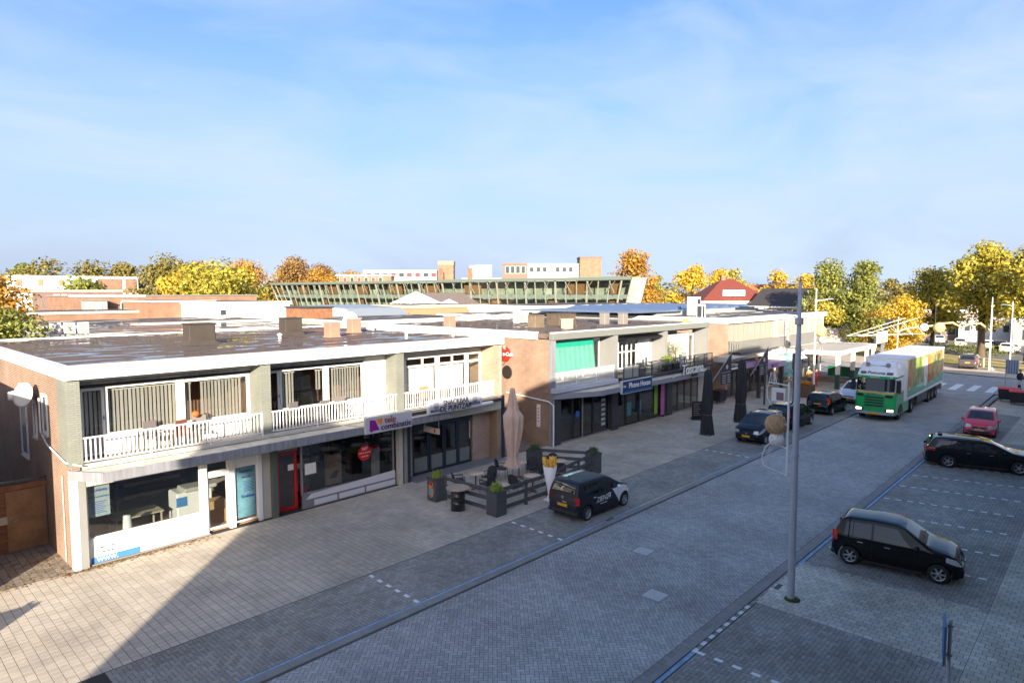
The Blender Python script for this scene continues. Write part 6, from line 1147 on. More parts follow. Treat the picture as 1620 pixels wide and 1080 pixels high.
# tables and chairs
tabm = M('table_top_beige', (.60, .44, .33), .35, var=.1); wick = M('wicker_black', (.03, .034, .042), .6, var=.3, vs=30, bump=.5, bs=60)
def table(x, y, lab):
    t = thing('bistro_table', lab, 'table', (x, y, 0), 0, 'round bistro tables on the terrace'); k = MB(); k.lathe([(0, .70), (.36, .70), (.37, .715), (.36, .73), (0, .73)], 26); k.build('top', tabm, t); k = MB(); k.lathe([(.03, .03), (.03, .70)], 10); k.build('column', anth, t)
    k = MB(); [k.beam((0, 0, .04), (.25*math.cos(a), .25*math.sin(a), .02), .05, .03) for a in (0, 1.57, 3.14, 4.71)]; k.build('foot', anth, t)
def chair(x, y, rz, lab):
    t = thing('terrace_chair', lab, 'chair', (x, y, 0), math.radians(rz), 'black wicker chairs on the terrace'); k = MB(); k.box(-.24, .24, -.24, .22, .42, .47, b=.015); k.build('seat', wick, t)
    k = MB(); P = []
    for i in range(9):
        a = math.pi*(i/8); P.append((-.25*math.cos(a), -.22-.10*math.sin(a)))
    for i in range(8):
        (xa, ya), (xb, yb_) = P[i], P[i+1]; h0 = .66+.22*math.sin(math.pi*i/8); h1 = .66+.22*math.sin(math.pi*(i+1)/8)
        k.add([(xa, ya, .42), (xb, yb_, .42), (xb*1.05, yb_-.05, h1), (xa*1.05, ya-.05, h0), (xa*.93, ya+.02, .42), (xb*.93, yb_+.02, .42), (xb*.98, yb_-.03, h1), (xa*.98, ya-.03, h0)], [(1, 0, 3, 2), (4, 5, 6, 7), (3, 7, 6, 2)], False)
    k.build('backrest', wick, t); k = MB(); [k.box(s*.25-.02, s*.25+.02, -.22, .2, .62, .655, b=.008) for s in (1, -1)]; [k.box(s*.25-.012, s*.25+.012, .17, .19, .45, .63) for s in (1, -1)]; k.build('armrest', wick, t)
    for sx in (-.21, .21):
        for sy in (-.2, .18): k = MB(); k.tube([(sx, sy, .43), (sx*1.1, sy*1.1, 0)], .013, 6); k.build('leg', anth, t)
table(19.45, 20.55, 'round beige table nearest the shop door'); table(22.05, 20.35, 'round beige table behind the closed beige parasol'); table(20.85, 18.45, 'round beige table just behind the long front fence'); table(23.6, 19.2, 'round beige table at the right side of the terrace'); table(18.95, 18.5, 'round beige table in the near corner of the terrace')
for x, y, a, lab in ((18.8, 20.9, -120, 'black wicker chair left of the table nearest the shop door'), (20.1, 20.4, 100, 'black wicker chair right of the table nearest the shop door'), (19.3, 19.7, 0, 'black wicker chair behind the near corner bush'), (21.5, 20.9, -150, 'black wicker chair left of the closed beige parasol'), (22.6, 20.05, 120, 'black wicker chair right of the closed beige parasol'), (21.95, 19.2, 60, 'black wicker chair behind the front fence near the fries cone'), (20.3, 18.9, -80, 'black wicker chair left of the front table'), (23.9, 19.7, 150, 'black wicker chair at the far right table'), (23.1, 18.75, -40, 'black wicker chair behind the car roof')): chair(x, y, a, lab)
# closed parasols
def parasol(x, y, h, r, m, lab, zb=.9, skirt=False, label_cat='parasol'):
    t = thing('closed_parasol', lab, label_cat, (x, y, 0)); k = MB(); k.lathe([(.03, 0), (.03, h-.1)], 10); k.build('pole', steel, t); k = MB(); ph = random.uniform(0, 6)
    wob = lambda a, z: 1+.20*math.sin(a*8+ph+z*.4)+.09*math.sin(a*3+z*1.6)
    pr = [(.02, h), (.09, h-.05), (r*.42, h-.5), (r*.62, h-1.0), (r*1.0, h-1.25 if not skirt else h-1.4), (r*.95, h-1.8), (r*.8, max(1.6, h-2.3)), (r*.5, 1.35), (r*.62, 1.15), (r*.85, zb)] if not skirt else [(.02, h), (.10, h-.05), (r*.55, h-.15), (r*.72, h-1), (r*.85, 1.7), (r*.75, 1.25), (r*.80, 1.2), (r*1.05, .15), (r*1.0, .05)]
    pr = [(rr*.78, z) if rr > .1 else (rr, z) for rr, z in pr]; n = 48; P = []
    for (ra, za), (rb, zb_) in zip(pr, pr[1:]):
        for i in range(4): P.append((ra+(rb-ra)*i/4, za+(zb_-za)*i/4))
    P.append(pr[-1]); k.lathe(P[::-1], n, (0, 0, 0), 'z', True, wob); k.build('canopy', m, t)
    k = MB(); zz = 1.33 if not skirt else 1.24; rr = r*(.5 if not skirt else .78)*.80; k.tube([(rr*math.cos(a), rr*math.sin(a), zz) for a in np.linspace(0, 6.2832, 20)], .012, 5); k.build('strap', m if not skirt else lgrey, t)
    k = MB(); k.box(-.35, .35, -.35, .35, 0, .07, b=.01); k.build('base', M('parasol_base', (.12, .12, .12), .8), t); return t
parasol(20.85, 19.62, 4.45, .50, M('canvas_beige', (.58, .43, .34), .85, var=.1, vs=3, bump=.15, bs=40), 'tall closed beige parasol in the middle of the terrace')
cb = M('canvas_black', (.022, .025, .03), .8, var=.15, vs=4)
parasol(36.6, 18.2, 4.0, .44, cb, 'closed black parasol nearer the viewer in front of the ice cream shop', skirt=True); parasol(41.7, 18.35, 4.2, .46, cb, 'closed black parasol farther back beside the triangular banner', skirt=True)
parasol(71.2, 17.6, 2.9, .5, cb, 'closed black parasol at the kiosk beside the truck cab', skirt=True)
# terrace plants above the second canopy
olv_l = Mleaf('olive_leaf', [(.14, .17, .07), (.30, .32, .12), (.42, .42, .18)], .3); limel = Mleaf('lime_leaf', [(.20, .30, .02), (.38, .48, .04)], .35)
def pot_plant(x, y, h, r, lm, lab, n, z0=3.3):
    t = thing('pot_plant', lab, 'plant', (x, y, z0), 0, 'pot plants on the roof terrace'); k = MB(); k.box(-.28, .28, -.25, .25, 0, .42, b=.02); k.build('pot', anth, t); k = MB(); k.tube([(0, 0, .4), (.03, 0, h*.7)], .025, 6); [k.tube([(0, 0, h*.4), (random.uniform(-r, r)*.7, random.uniform(-r, r)*.7, h*.8)], .01, 5) for _ in range(5)]; k.build('stem', bark_, t)
    d = rng.normal(0, 1, (n, 3)); d /= np.linalg.norm(d, axis=1)[:, None]; P = d*(rng.uniform(0, 1, (n, 1))**.4)*np.array([r, r, (h-.5)/2])+np.array([0, 0, .5+(h-.5)/2]); leaves('foliage', P, d, .06, lm, t, .8, .35)
bark_ = M('bark_pot', (.12, .09, .06), .9)
pot_plant(41.6, 23.2, 2.1, .75, olv_l, 'airy olive tree in a pot on the terrace of the second block', 900); pot_plant(40.0, 22.95, 1.0, .42, limel, 'bright lime green bush in a dark trough on the terrace', 600); pot_plant(40.8, 22.95, .9, .35, M('x', (.1,)*3) if False else Mleaf('pink_leaf', [(.12, .18, .05), (.45, .22, .22)], .3), 'pink flowering pot beside the lime green bush on the terrace', 300); pot_plant(36.6, 22.95, .85, .3, Mleaf('pink_leaf', [(.1,)*3]), 'small pink flower pot behind the milky glass panel', 250)
for x, a, lab in ((38.2, 20, 'dark grey chair on the terrace behind the glass railing'), (43.3, -15, 'pale thin chair on the terrace right of the olive tree')):
    bchair(x, 23.25, a, anth if x < 40 else lgrey, lab)
# triangular price banners
for x, y, lab in ((44.6, 21.2, 'left black triangular banner with white price lines on a slanting pole'), (51.4, 21.2, 'right black triangular banner with white price lines on a slanting pole')):
    t = thing('price_banner', lab, 'banner', (x, y, 0), 0, 'triangular price banners'); k = MB(); k.prism_y([(0, 1.9), (1.75, 1.9), (1.75, 4.1), (0, 2.95)], -.01, .01); k.build('cloth', M('banner_black', (.04, .035, .045), .7), t)
    k = MB(); k.tube([(-1.6, 0, 2.1), (1.8, 0, 4.18)], .03, 6); k.build('pole', steel, t); k = MB(); [k.box(.25+c*.85, .85+c*.72, -.016, -.012, 1.98+i*.17, 2.08+i*.17) for i in range(4) for c in (0, 1)]; k.box(.1, 1.65, -.016, -.012, 2.75, 2.80); k.build('price_lines', lgrey, t); k = MB(); k.lathe([(0, -.004), (.17, -.004), (.17, .004), (0, .004)], 16, (1.0, -.016, 3.15), 'y', False); k.build('emblem', M('print_pink', (.6, .45, .5), .6), t)
t = thing('menu_board', 'black chalk menu board standing beside the black parasol', 'menu board', (40.6, 20.9, 0), math.radians(-50)); k = MB(); k.box(-.38, .38, -.03, .03, .1, 1.25, b=.01); k.build('board', black, t); k = MB(); [k.box(-.28, .2-.07*(i % 3), -.036, -.031, .3+i*.13, .33+i*.13) for i in range(7)]; k.build('chalk_line', lgrey, t); k = MB(); k.box(-.42, .42, -.3, .3, 0, .1, b=.02); k.build('foot', black, t)
# wheeled bins
def bin_(x, y, rz, s, lab, lid, group=None):
    t = thing('waste_container', lab, 'waste container', (x, y, 0), math.radians(rz), group); k = MB(); w_, d_, h_ = .68*s, .5*s, 1.0*s
    k.add([(-w_*.88, -d_*.85, .18), (w_*.88, -d_*.85, .18), (w_*.88, d_*.85, .18), (-w_*.88, d_*.85, .18), (-w_, -d_, h_), (w_, -d_, h_), (w_, d_, h_), (-w_, d_, h_)], [(0, 3, 2, 1), (4, 5, 6, 7), (0, 1, 5, 4), (1, 2, 6, 5), (2, 3, 7, 6), (3, 0, 4, 7)]); k.build('tub', M('bin_black', (.02, .02, .022), .5), t)
    k = MB(); k.add([(-w_*1.04, -d_*1.04, h_), (w_*1.04, -d_*1.04, h_), (w_*1.04, d_*1.04, h_), (-w_*1.04, d_*1.04, h_), (-w_, -d_*.9, h_+.08), (w_, -d_*.9, h_+.08), (w_, d_*.6, h_+.13), (-w_, d_*.6, h_+.13)], [(0, 3, 2, 1), (4, 5, 6, 7), (0, 1, 5, 4), (1, 2, 6, 5), (2, 3, 7, 6), (3, 0, 4, 7)]); k.build('lid', lid, t)
    for sx in (-1, 1):
        for sy in (-1, 1): k = MB(); k.lathe([(0, -.03), (.09, -.03), (.09, .03), (0, .03)], 12, (sx*w_*.72, sy*d_*.6, .09), 'y', False); k.build('castor', M('castor', (.25, .25, .25), .5), t)
rl = M('lid_red', (.85, .09, .09), .45)
bin_(62.6, 5.55, 95, 1.0, 'front black wheeled container with red lid at the right edge', rl, 'red lidded containers'); bin_(63.9, 6.4, 95, 1.0, 'rear black wheeled container with red lid beside the walking person', rl, 'red lidded containers'); bin_(47.9, 22.9, 0, .9, 'black wheeled container standing against the brick gable', M('bin_lid_black', (.02, .02, .022), .4))
# parking sign seen edge on, bottom right
t = thing('parking_sign', 'blue edged sign on a grey post seen edge on, bottom right', 'road sign', (14.0, 2.07, 0), math.radians(0)); k = MB(); k.lathe([(.03, 0), (.03, 2.62)], 12); k.lathe([(.045, 0), (.045, 1.45)], 12); k.build('post', pole_m, t)
e = Vector((.98, .20, 0)).normalized(); n_ = Vector((-e.y, e.x, 0)); k = MB(); bx = Vector((-.02, .07, 0)); k.obox(bx+Vector((0, 0, 2.22)), e, n_, (0, 0, 1), .30, .012, .36); k.build('plate', M('sign_back_grey', (.2, .2, .19), .5), t)
k = MB(); k.obox(bx+n_*.022+Vector((0, 0, 2.22)), e, n_, (0, 0, 1), .31, .009, .37); k.build('face', M('sign_blue_face', (.01, .14, .40), .4), t)
k = MB(); k.obox(Vector((0, 0, 2.5)), e, n_, (0, 0, 1), .05, .05, .02); k.obox(Vector((0, 0, 1.95)), e, n_, (0, 0, 1), .05, .05, .02); k.build('bracket', steel, t)
# posts and info panel
t = thing('info_panel', 'tall striped blue grey panel on a post beside the dark dressed person', 'sign', (73.4, 7.2, 0), math.radians(-15)); k = MB(); k.box(-.03, .03, -.5, .5, 1.2, 2.5); k.build('panel', M('panel_stripe', (.30, .36, .46), .4), t); k = MB(); [k.box(-.05, -.03, -.42+i*.2, -.35+i*.2, 1.25, 2.45) for i in range(5)]; k.build('stripe', M('panel_dark_stripe', (.12, .15, .2), .4), t); k = MB(); k.box(-.04, .04, .42, .5, 0, 1.2); k.build('post', steel, t)
for x, y, h, lab, m_ in ((49.5, 17.75, 4.1, 'dark post with a hanging brown box near the third block', anth), (49.4, 19.9, 3.2, 'slim dark post in front of the fashion shop', anth)):
    t = thing('street_post', lab, 'post', (x, y, 0)); k = MB(); k.lathe([(.07, 0), (.07, h)], 10); k.build('post', m_, t)
    if h > 4: k = MB(); k.box(-.25, .25, -.1, .1, 2.9, 4.1, b=.04); k.build('box', M('box_brown', (.10, .05, .05), .6), t)
t = thing('flower_tub', 'orange flowers on a brown tub by the third block', 'flower tub', (55.5, 18.9, 0)); k = MB(); k.box(-.6, .6, -.5, .5, 0, 1.0); k.build('tub', M('tub_brown', (.14, .08, .05), .8), t); n = 500; P = rng.uniform(-1, 1, (n, 3))*np.array([.5, .4, .16])+np.array([0, 0, 1.1]); leaves('flowers', P, np.tile([0, 0, 1.], (n, 1)), .07, Mleaf('flower_orange', [(.5, .12, .01), (.7, .30, .03), (.6, .4, .1)]), t)
# kiosk: flat canopy on posts with green counter
t = thing('market_kiosk', 'open kiosk with flat pale canopy, grey posts and green counter boards', 'kiosk', (0, 0, 0)); conc = M('kiosk_concrete', (.58, .54, .46), .7, var=.1)
k = MB(); k.box(61.5, 73, 18.2, 18.5, 3.0, 3.4); k.box(61.5, 61.9, 18.5, 26, 3.0, 3.4); k.box(73, 73.3, 18.2, 27, 3.0, 3.4); k.build('canopy_edge', conc, t); k = MB(); k.box(61.9, 73, 18.5, 27, 3.3, 3.36); k.build('canopy_roof', M('kiosk_roof', (.45, .42, .36), .7), t)
pshade = M('kiosk_post_shade', (.02, .06, .05), .5)  # dark green imitates the shade on the lower part of the posts
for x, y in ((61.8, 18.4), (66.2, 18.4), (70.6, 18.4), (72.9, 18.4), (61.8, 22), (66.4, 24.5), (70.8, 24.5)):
    k = MB(); k.box(x-.16, x+.16, y-.16, y+.16, 1.3, 3.0); k.build('post', conc, t); k = MB(); k.box(x-.18, x+.18, y-.18, y+.18, 0, 1.3); k.build('post_shade', pshade, t)
cg = M('counter_green', (.01, .13, .06), .5)
for i in range(9): k = MB(); k.box(66.5+i*.45, 66.92+i*.45, 18.3, 18.36, .12, 1.15); k.build('board', cg, t)
k = MB(); k.box(66.4, 70.6, 18.2, 18.5, 1.15, 1.22); k.box(70.7, 70.8, 18.4, 22, .1, 1.1); k.build('counter', cg, t)
t = thing('kiosk_sign', 'large blank pale panel standing on the kiosk roof edge', 'sign', (0, 0, 0)); k = MB(); k.box(73.0, 76.5, 18.0, 18.2, 3.4, 4.6); k.build('panel', offw, t); k = MB(); k.box(73.4, 73.5, 18.2, 18.5, 3.4, 4.2); k.box(76, 76.1, 18.2, 18.5, 0, 4.2); k.build('strut', steel, t)
t = thing('kiosk_building', 'low white kiosk building with orange sign band behind the canopy', 'building', (0, 0, 0)); k = MB(); k.box(76, 86, 30, 36, 0, 4.3); k.build('wall', offw, t); k = MB(); k.box(75.9, 86.1, 29.8, 36, 4.0, 5.0); k.build('fascia', white, t); k = MB(); k.box(76.2, 79.5, 29.7, 29.8, 3.2, 3.7); k.build('sign_band', M('band_orange', (.6, .22, .08), .6), t)
t = thing('sail_banner', 'upright green and blue advertising sail in front of the white shop', 'banner', (57.2, 21.0, 0)); k = MB(); k.prism_x([(-.5, 1.3), (.5, 1.3), (.6, 3.2), (.2, 3.5), (-.5, 3.3)], -.02, .02); k.build('cloth', M('sail_print', (.25, .45, .45), .6, var=.8, vs=1.6), t); k = MB(); k.tube([(0, .55, 0), (0, .6, 3.6)], .03, 6); k.build('pole', steel, t)
# tube guard rail along the far grass, bench, bikes
t = thing('guard_railing', 'long low white tube railing in front of the far grass', 'railing', (0, 0, 0)); k = MB(); pp = [(88.3, -8), (88.4, 4), (89.6, 9), (92.0, 14), (95.0, 20.5)]
for z in (.35, .7, 1.0): k.tube([(x, y, z) for x, y in pp], .035, 6)
k.build('rails', M('rail_weathered', (.42, .38, .30), .6), t); k = MB(); k.box(-.07, .07, -.07, .07, 0, 1.08); me = k.mesh('post', offw)
for i in range(4):
    (xa, ya), (xb, yb_) = pp[i], pp[i+1]; n = max(1, int(math.hypot(xb-xa, yb_-ya)/2))
    for j in range(n): link('post', me, t, (xa+(xb-xa)*j/n, ya+(yb_-ya)*j/n, 0))
t = thing('street_bench', 'dark bench beside the white lamp post near the far railing', 'bench', (87.6, 9.6, 0), math.radians(70)); k = MB(); k.box(-.9, .9, -.25, .25, .42, .48); k.build('seat', anth, t); 
for s in (-.75, .75): k = MB(); k.box(s-.05, s+.05, -.2, .2, 0, .42); k.build('leg', offw, t)
# ------------------------------------------------------------------ people
def person(x, y, rz, lab, skin, top_c, leg_c, hair_c, h=1.72, stride=.12, coat=.0, bag=None):
    t = bpy.data.meshes.new('sk'); s = h/1.72; J = [((0, 0, .92), .15), ((0, 0, 1.12), .14), ((0, 0, 1.34), .17), ((0, 0, 1.45), .07), ((0, .01, 1.53), .062), ((0, .02, 1.60), .10), ((0, .02, 1.67), .085)]
    e = [(0, 1), (1, 2), (2, 3), (3, 4), (4, 5), (5, 6)]; 
    for sx in (-1, 1):
        b = len(J); st = stride*sx; J += [((sx*.09, 0, .84), .10), ((sx*.10, st*.6, .48), .068), ((sx*.10, st-.03, .09), .045), ((sx*.11, st+.12, .04), .042)]; e += [(0, b), (b, b+1), (b+1, b+2), (b+2, b+3)]
        b = len(J); J += [((sx*.19, 0, 1.38), .062), ((sx*.25, -.02-st*.4, 1.12), .047), ((sx*.24, .10-st*.6, .90), .036), ((sx*.235, .13-st*.6, .82), .034)]; e += [(2, b), (b, b+1), (b+1, b+2), (b+2, b+3)]
    t.from_pydata([(a*s, b*s, c*s) for (a, b, c), _ in J], e, []); o = bpy.data.objects.new('tmp_body', t); COL.objects.link(o); md = o.modifiers.new('s', 'SKIN')
    for i, (_, r) in enumerate(J): t.skin_vertices[0].data[i].radius = ((r+coat*(1 if i in (0, 1, 2) else .3))*s,)*2
    t.skin_vertices[0].data[0].use_root = True; o.modifiers.new('u', 'SUBSURF').levels = 2
    dg = bpy.context.evaluated_depsgraph_get(); me = bpy.data.meshes.new_from_object(o.evaluated_get(dg)); bpy.data.objects.remove(o); me.name = 'body'
    for m in (M('skin', (.5, .30, .22), .6), top_c, leg_c, black): me.materials.append(m)
    for p in me.polygons:
        c = p.center; z = c.z/s; p.use_smooth = True; p.material_index = 3 if z < .09 else (2 if (z < .9-coat*2.5 and abs(c.x)/s < .19) else (0 if (z > 1.47 or (z < .86 and abs(c.x)/s > .2)) else 1))
    r = thing('person', lab, 'person', (x, y, 0), math.radians(rz)); link('body', me, r); k = MB(); k.sphere((0, -.012*s, 1.645*s), .112*s, 12, (.95, 1.05, .95)); k.build('hair', hair_c, r)
    k = MB(); k.sphere((.035*s, .118*s, 1.615*s), .012, 6); k.sphere((-.035*s, .118*s, 1.615*s), .012, 6); k.build('eyes', black, r)
    if bag: k = MB(); k.box(.20*s, .34*s, .0, .3, .45, .85, b=.04); o = k.build('shopping_bag', bag, None, (x, y, 0)); o.rotation_euler.z = math.radians(rz); tag(o, 'pale bag carried by the person in black at the right edge', 'bag')
    return r
Cc = lambda n, c: M('cloth_'+n, c, .85, var=.1)
person(72.3, 6.5, 150, 'person in long black coat and dark trousers walking at the right edge', None, Cc('black', (.02, .02, .022)), Cc('black', (.02,)*3), Cc('hair_brown', (.06, .03, .02)), 1.75, .15, .05, M('bag_pale', (.5, .42, .42), .7))
person(61.2, 20.6, -60, 'person in orange top and dark blue trousers beside the kiosk post', None, Cc('orange', (.62, .28, .12)), Cc('navy', (.04, .06, .12)), Cc('hair_dark', (.03, .02, .02)), 1.78, .1)
person(60.3, 21.4, -100, 'person in white top and dark trousers half hidden behind the white lamp post', None, Cc('white', (.6, .6, .62)), Cc('dark_purple', (.05, .03, .06)), Cc('hair_dark', (.03,)*3), 1.7, .08)
person(62.1, 20.3, 120, 'person in a long red coat leaning beside the kiosk post', None, Cc('red', (.50, .08, .09)), Cc('red', (.5,)*3), Cc('hair_brown', (.06,)*3), 1.65, .05, .04)
person(70.0, 19.6, 200, 'person in pink top standing at the kiosk counter', None, Cc('pink', (.55, .30, .25)), Cc('navy', (.04,)*3), Cc('hair_dark', (.03,)*3), 1.7, .05)
# ================================================================== trees
bark = M('bark', (.10, .075, .05), .9, var=.3, vs=4, bump=.6, bs=12)
YEL = [(.30, .19, .02), (.56, .37, .03), (.66, .48, .06), (.58, .35, .03)]; ORG = [(.24, .12, .02), (.48, .26, .035), (.58, .36, .06)]; GRN = [(.08, .11, .03), (.24, .27, .06), (.44, .43, .09)]; YGR = [(.10, .11, .02), (.30, .29, .04), (.56, .46, .06), (.66, .50, .08)]; OLV = [(.10, .10, .03), (.23, .20, .05), (.36, .28, .07)]; BRN = [(.18, .10, .04), (.32, .19, .06), (.44, .29, .09)]
LM = {n: Mleaf('leaf_'+n, c) for n, c in dict(yellow=YEL, orange=ORG, green=GRN, yellow_green=YGR, olive=OLV, brown=BRN).items()}
def tree(name, lab, x, y, h, w_, kind, n=3500, ls=.16, trunk=.3, seed=0, group=None, tr=None, low=.25, open_=.0):
    """tapered trunk, limbs, and a crown of leaf-sized faces gathered in uneven clumps"""
    R = np.random.default_rng(seed+1); rd = random.Random(seed); t = thing(name, lab, 'tree', (x, y, 0), 0, group); tr = tr or h*.022+.06; zc = h*(low+(1-low)/2); rz_ = h*(1-low)/2; rx = w_/2
    k = MB(); top = Vector((rd.uniform(-.3, .3), rd.uniform(-.3, .3), h*.8)); k.tube([(0, 0, -.1), (0, 0, h*.12), tuple(top*.5), tuple(top)], [tr*1.3, tr, tr*.7, tr*.15], 9); k.build('trunk', bark, t)
    nb = 30 if n > 4500 else 20; C = []; k = MB()
    for i in range(nb):
        u = R.uniform(-.95, 1); a = R.uniform(0, 6.283); rr = math.sqrt(max(0, 1-u*u))*R.uniform(.25, .92)
        if u > .5: rr *= .8
        c = np.array([rx*rr*math.cos(a), rx*rr*math.sin(a), zc+rz_*u*.86]); C.append((c, R.uniform(.30, .50)*min(rx, rz_)))
        if i % 2 == 0:
            s = Vector((0, 0, h*R.uniform(.2, .5))); e = Vector(c); k.tube([s, s.lerp(e, .5)+Vector((0, 0, .06*h)), e], [tr*.4, tr*.22, tr*.05], 5)
    k.build('limbs', bark, t); tot = sum(r*r for _, r in C); P = []; D = []
    for c, r in C:
        m_ = max(20, int(n*r*r/tot)); d = R.normal(0, 1, (m_, 3)); d /= np.linalg.norm(d, axis=1)[:, None]; q = r*(R.uniform(0, 1, m_)**.45)[:, None]*(1+.07*R.normal(0, 1, (m_, 1))); P.append(c+d*q*np.array([1.15, 1.15, .85])); D.append(d)
    P = np.concatenate(P); D = np.concatenate(D); P[:, 2] = np.maximum(P[:, 2], h*.08)
    global rng; leaves('crown', P, D+np.array([0, 0, .35]), ls, LM[kind], t, .7, .7)
    return t
g1 = 'autumn trees along the far skyline'
rows = [(29.3, 167, 15.0, 6, 'green', 'low green tree at the far left skyline'), (31.9, 157, 15.6, 10, 'olive', 'broad olive brown tree above the white flats at the left'), (40.9, 160, 15.0, 9, 'olive', 'round olive green tree in the skyline gap left of centre'), (45.8, 158, 15.1, 6, 'olive', 'small round yellow olive tree beside the flats'), (48.5, 142, 15.9, 9.5, 'olive', 'tall olive tree left of the bright yellow one'), (52, 139, 14.0, 8, 'yellow_green', 'yellow green tree behind the orange wall'), (40.4, 113, 12.0, 5.5, 'yellow', 'bright yellow tree in front of the darker ones at the left'), (43.9, 106, 14.4, 10, 'yellow_green', 'large yellow green tree left of the glass building'), (52.5, 119, 12.5, 8, 'yellow_green', 'yellow green tree beside the large one'),
        (63, 138, 15.2, 11, 'orange', 'orange tree just left of the glass building'), (70.9, 132, 16.2, 9, 'brown', 'tall rusty brown tree above the end of the glass building'), (75, 128, 13.6, 8, 'orange', 'low orange tree behind the end of the glass building'), (83.6, 142, 15.3, 9, 'brown', 'brown tree right of the rusty tall one'), (92, 142, 13.5, 8, 'orange', 'low orange tree left of the red and white flats'), (60.8, 159, 16, 9, 'brown', 'thin brown tree showing between the skyline trees'), (57, 135, 13.4, 7, 'olive', 'olive tree low in the skyline left of the glass building'), (36, 150, 12.8, 6, 'green', 'green low tree by the flats'), (79, 150, 14.6, 9, 'yellow', 'yellow tree crown between rusty ones')]
for i, (x, y, h, w_, kd, lab) in enumerate(rows):
    if x > 58: x *= 1.28; y *= 1.28; h = 8.65+(h-8.65)*1.28; w_ *= 1.1
    tree('autumn_tree', lab, x, y, h, w_*1.4, kd, 6500, .33, seed=i, group=g1, low=.04)
tree('autumn_tree', 'big round orange tree at the right end of the glass building', 118, 76, 17.2, 11.5, 'orange', 5200, .30, seed=40, low=.1); tree('autumn_tree', 'yellow tree left of the red roofed house', 135, 71.5, 15.0, 10, 'yellow', 4200, .30, seed=41, low=.1); tree('autumn_tree', 'yellow orange tree behind the red roofed house', 147, 71, 14.6, 9.5, 'yellow', 3600, .30, seed=42, low=.1); tree('conifer_tree', 'slim dark green tree between the orange and the yellow tree', 126, 75, 12.6, 4.0, 'green', 2200, .25, seed=43, low=.05)
tree('autumn_tree', 'thin yellow willow like tree right of the red roof', 128, 58, 13.4, 6, 'yellow_green', 2400, .24, seed=44, low=.1); tree('autumn_tree', 'yellow tree behind the gabled house', 129, 50, 13.0, 8, 'yellow', 3200, .26, seed=45, low=.1); tree('autumn_tree', 'yellow tree left of the tall green ones', 127, 44, 12.2, 7, 'yellow', 2800, .26, seed=46, low=.1)
tree('broadleaf_tree', 'tall green tree with first yellow leaves behind the white lamp', 105, 33, 13.6, 8.4, 'green', 9000, .19, seed=50, low=.14, trunk=.3); tree('broadleaf_tree', 'tall pointed green tree right of the other green one', 106.5, 28.2, 13.2, 7.4, 'green', 8500, .19, seed=51, low=.1); tree('broadleaf_tree', 'lower yellow green tree at the foot of the tall green ones', 101, 32.5, 7.6, 5.5, 'yellow_green', 3200, .18, seed=52, low=.15)
tree('young_tree', 'small bright yellow tree behind the trailer', 92.8, 20.4, 8.4, 5.4, 'yellow', 5200, .15, seed=53, low=.1, tr=.1); tree('broadleaf_tree', 'yellow green tree in the middle distance left of the big one', 112, 20.5, 11.8, 9.0, 'yellow_green', 7000, .20, seed=54, low=.22)
tree('broadleaf_tree', 'big yellow green tree with thick bare trunk at the right', 104.5, 13.6, 14.6, 8.6, 'yellow_green', 11000, .21, seed=55, low=.27, tr=.42); tree('broadleaf_tree', 'yellow green tree cut by the right edge of the picture', 97, 8.2, 14.2, 6.5, 'yellow_green', 6500, .21, seed=56, low=.30, tr=.3)
tree('broadleaf_tree', 'bare limbed reddish young tree left of the small yellow tree', 99, 25.5, 6.5, 4.5, 'orange', 500, .14, seed=57, low=.2); tree('broadleaf_tree', 'distant green tree low on the right skyline', 240, 56, 12.6, 12, 'olive', 1500, .5, seed=58, low=.1); tree('broadleaf_tree', 'second distant olive tree low on the right skyline', 238, 44, 12.0, 14, 'olive', 1500, .5, seed=59, low=.1)
tree('maple_tree', 'dark green tree with orange branches at the left edge beyond the roof', 6.7, 47, 9.9, 5.2, 'orange', 4200, .13, seed=60, low=.2); tree('conifer_tree', 'dark green bush at the left edge below the orange branches', 7.3, 44.4, 8.3, 3.4, 'green', 5200, .11, seed=61, low=.1); tree('maple_tree', 'bright yellow shrub at the very left edge above the roof', 5.3, 42.6, 7.6, 1.9, 'yellow', 2200, .09, seed=62, low=.3)
# low hedges and far band of wood
def band(name, pts, h, kind, n, ls):
    P = []
    for (xa, ya), (xb, yb_) in zip(pts, pts[1:]):
        u = rng.uniform(0, 1, n); P.append(np.column_stack([xa+(xb-xa)*u+rng.normal(0, 1.2, n), ya+(yb_-ya)*u+rng.normal(0, 1.2, n), h*rng.uniform(.0, 1, n)**.7*(.7+.3*np.sin(u*23+3*np.sin(u*61)))]))
    P = np.concatenate(P); o = leaves(name, P, np.tile([0, -.3, .7], (len(P), 1)), ls, LM[kind], None, .8, .7); return o
band('far_woodland', [(20, 190), (120, 190), (210, 150), (330, 90), (400, 20), (380, -60)], 12.5, 'olive', 2600, 1.1)
band('skyline_shrubs', [(27, 175), (60, 165), (90, 180), (130, 175)], 10.5, 'yellow_green', 3000, .6)
band('hedge', [(112, 21), (108, 12)], 1.6, 'green', 1500, .12)
band('garden_shrubs', [(118, 60), (112, 40), (121, 26)], 2.6, 'green', 1800, .25)
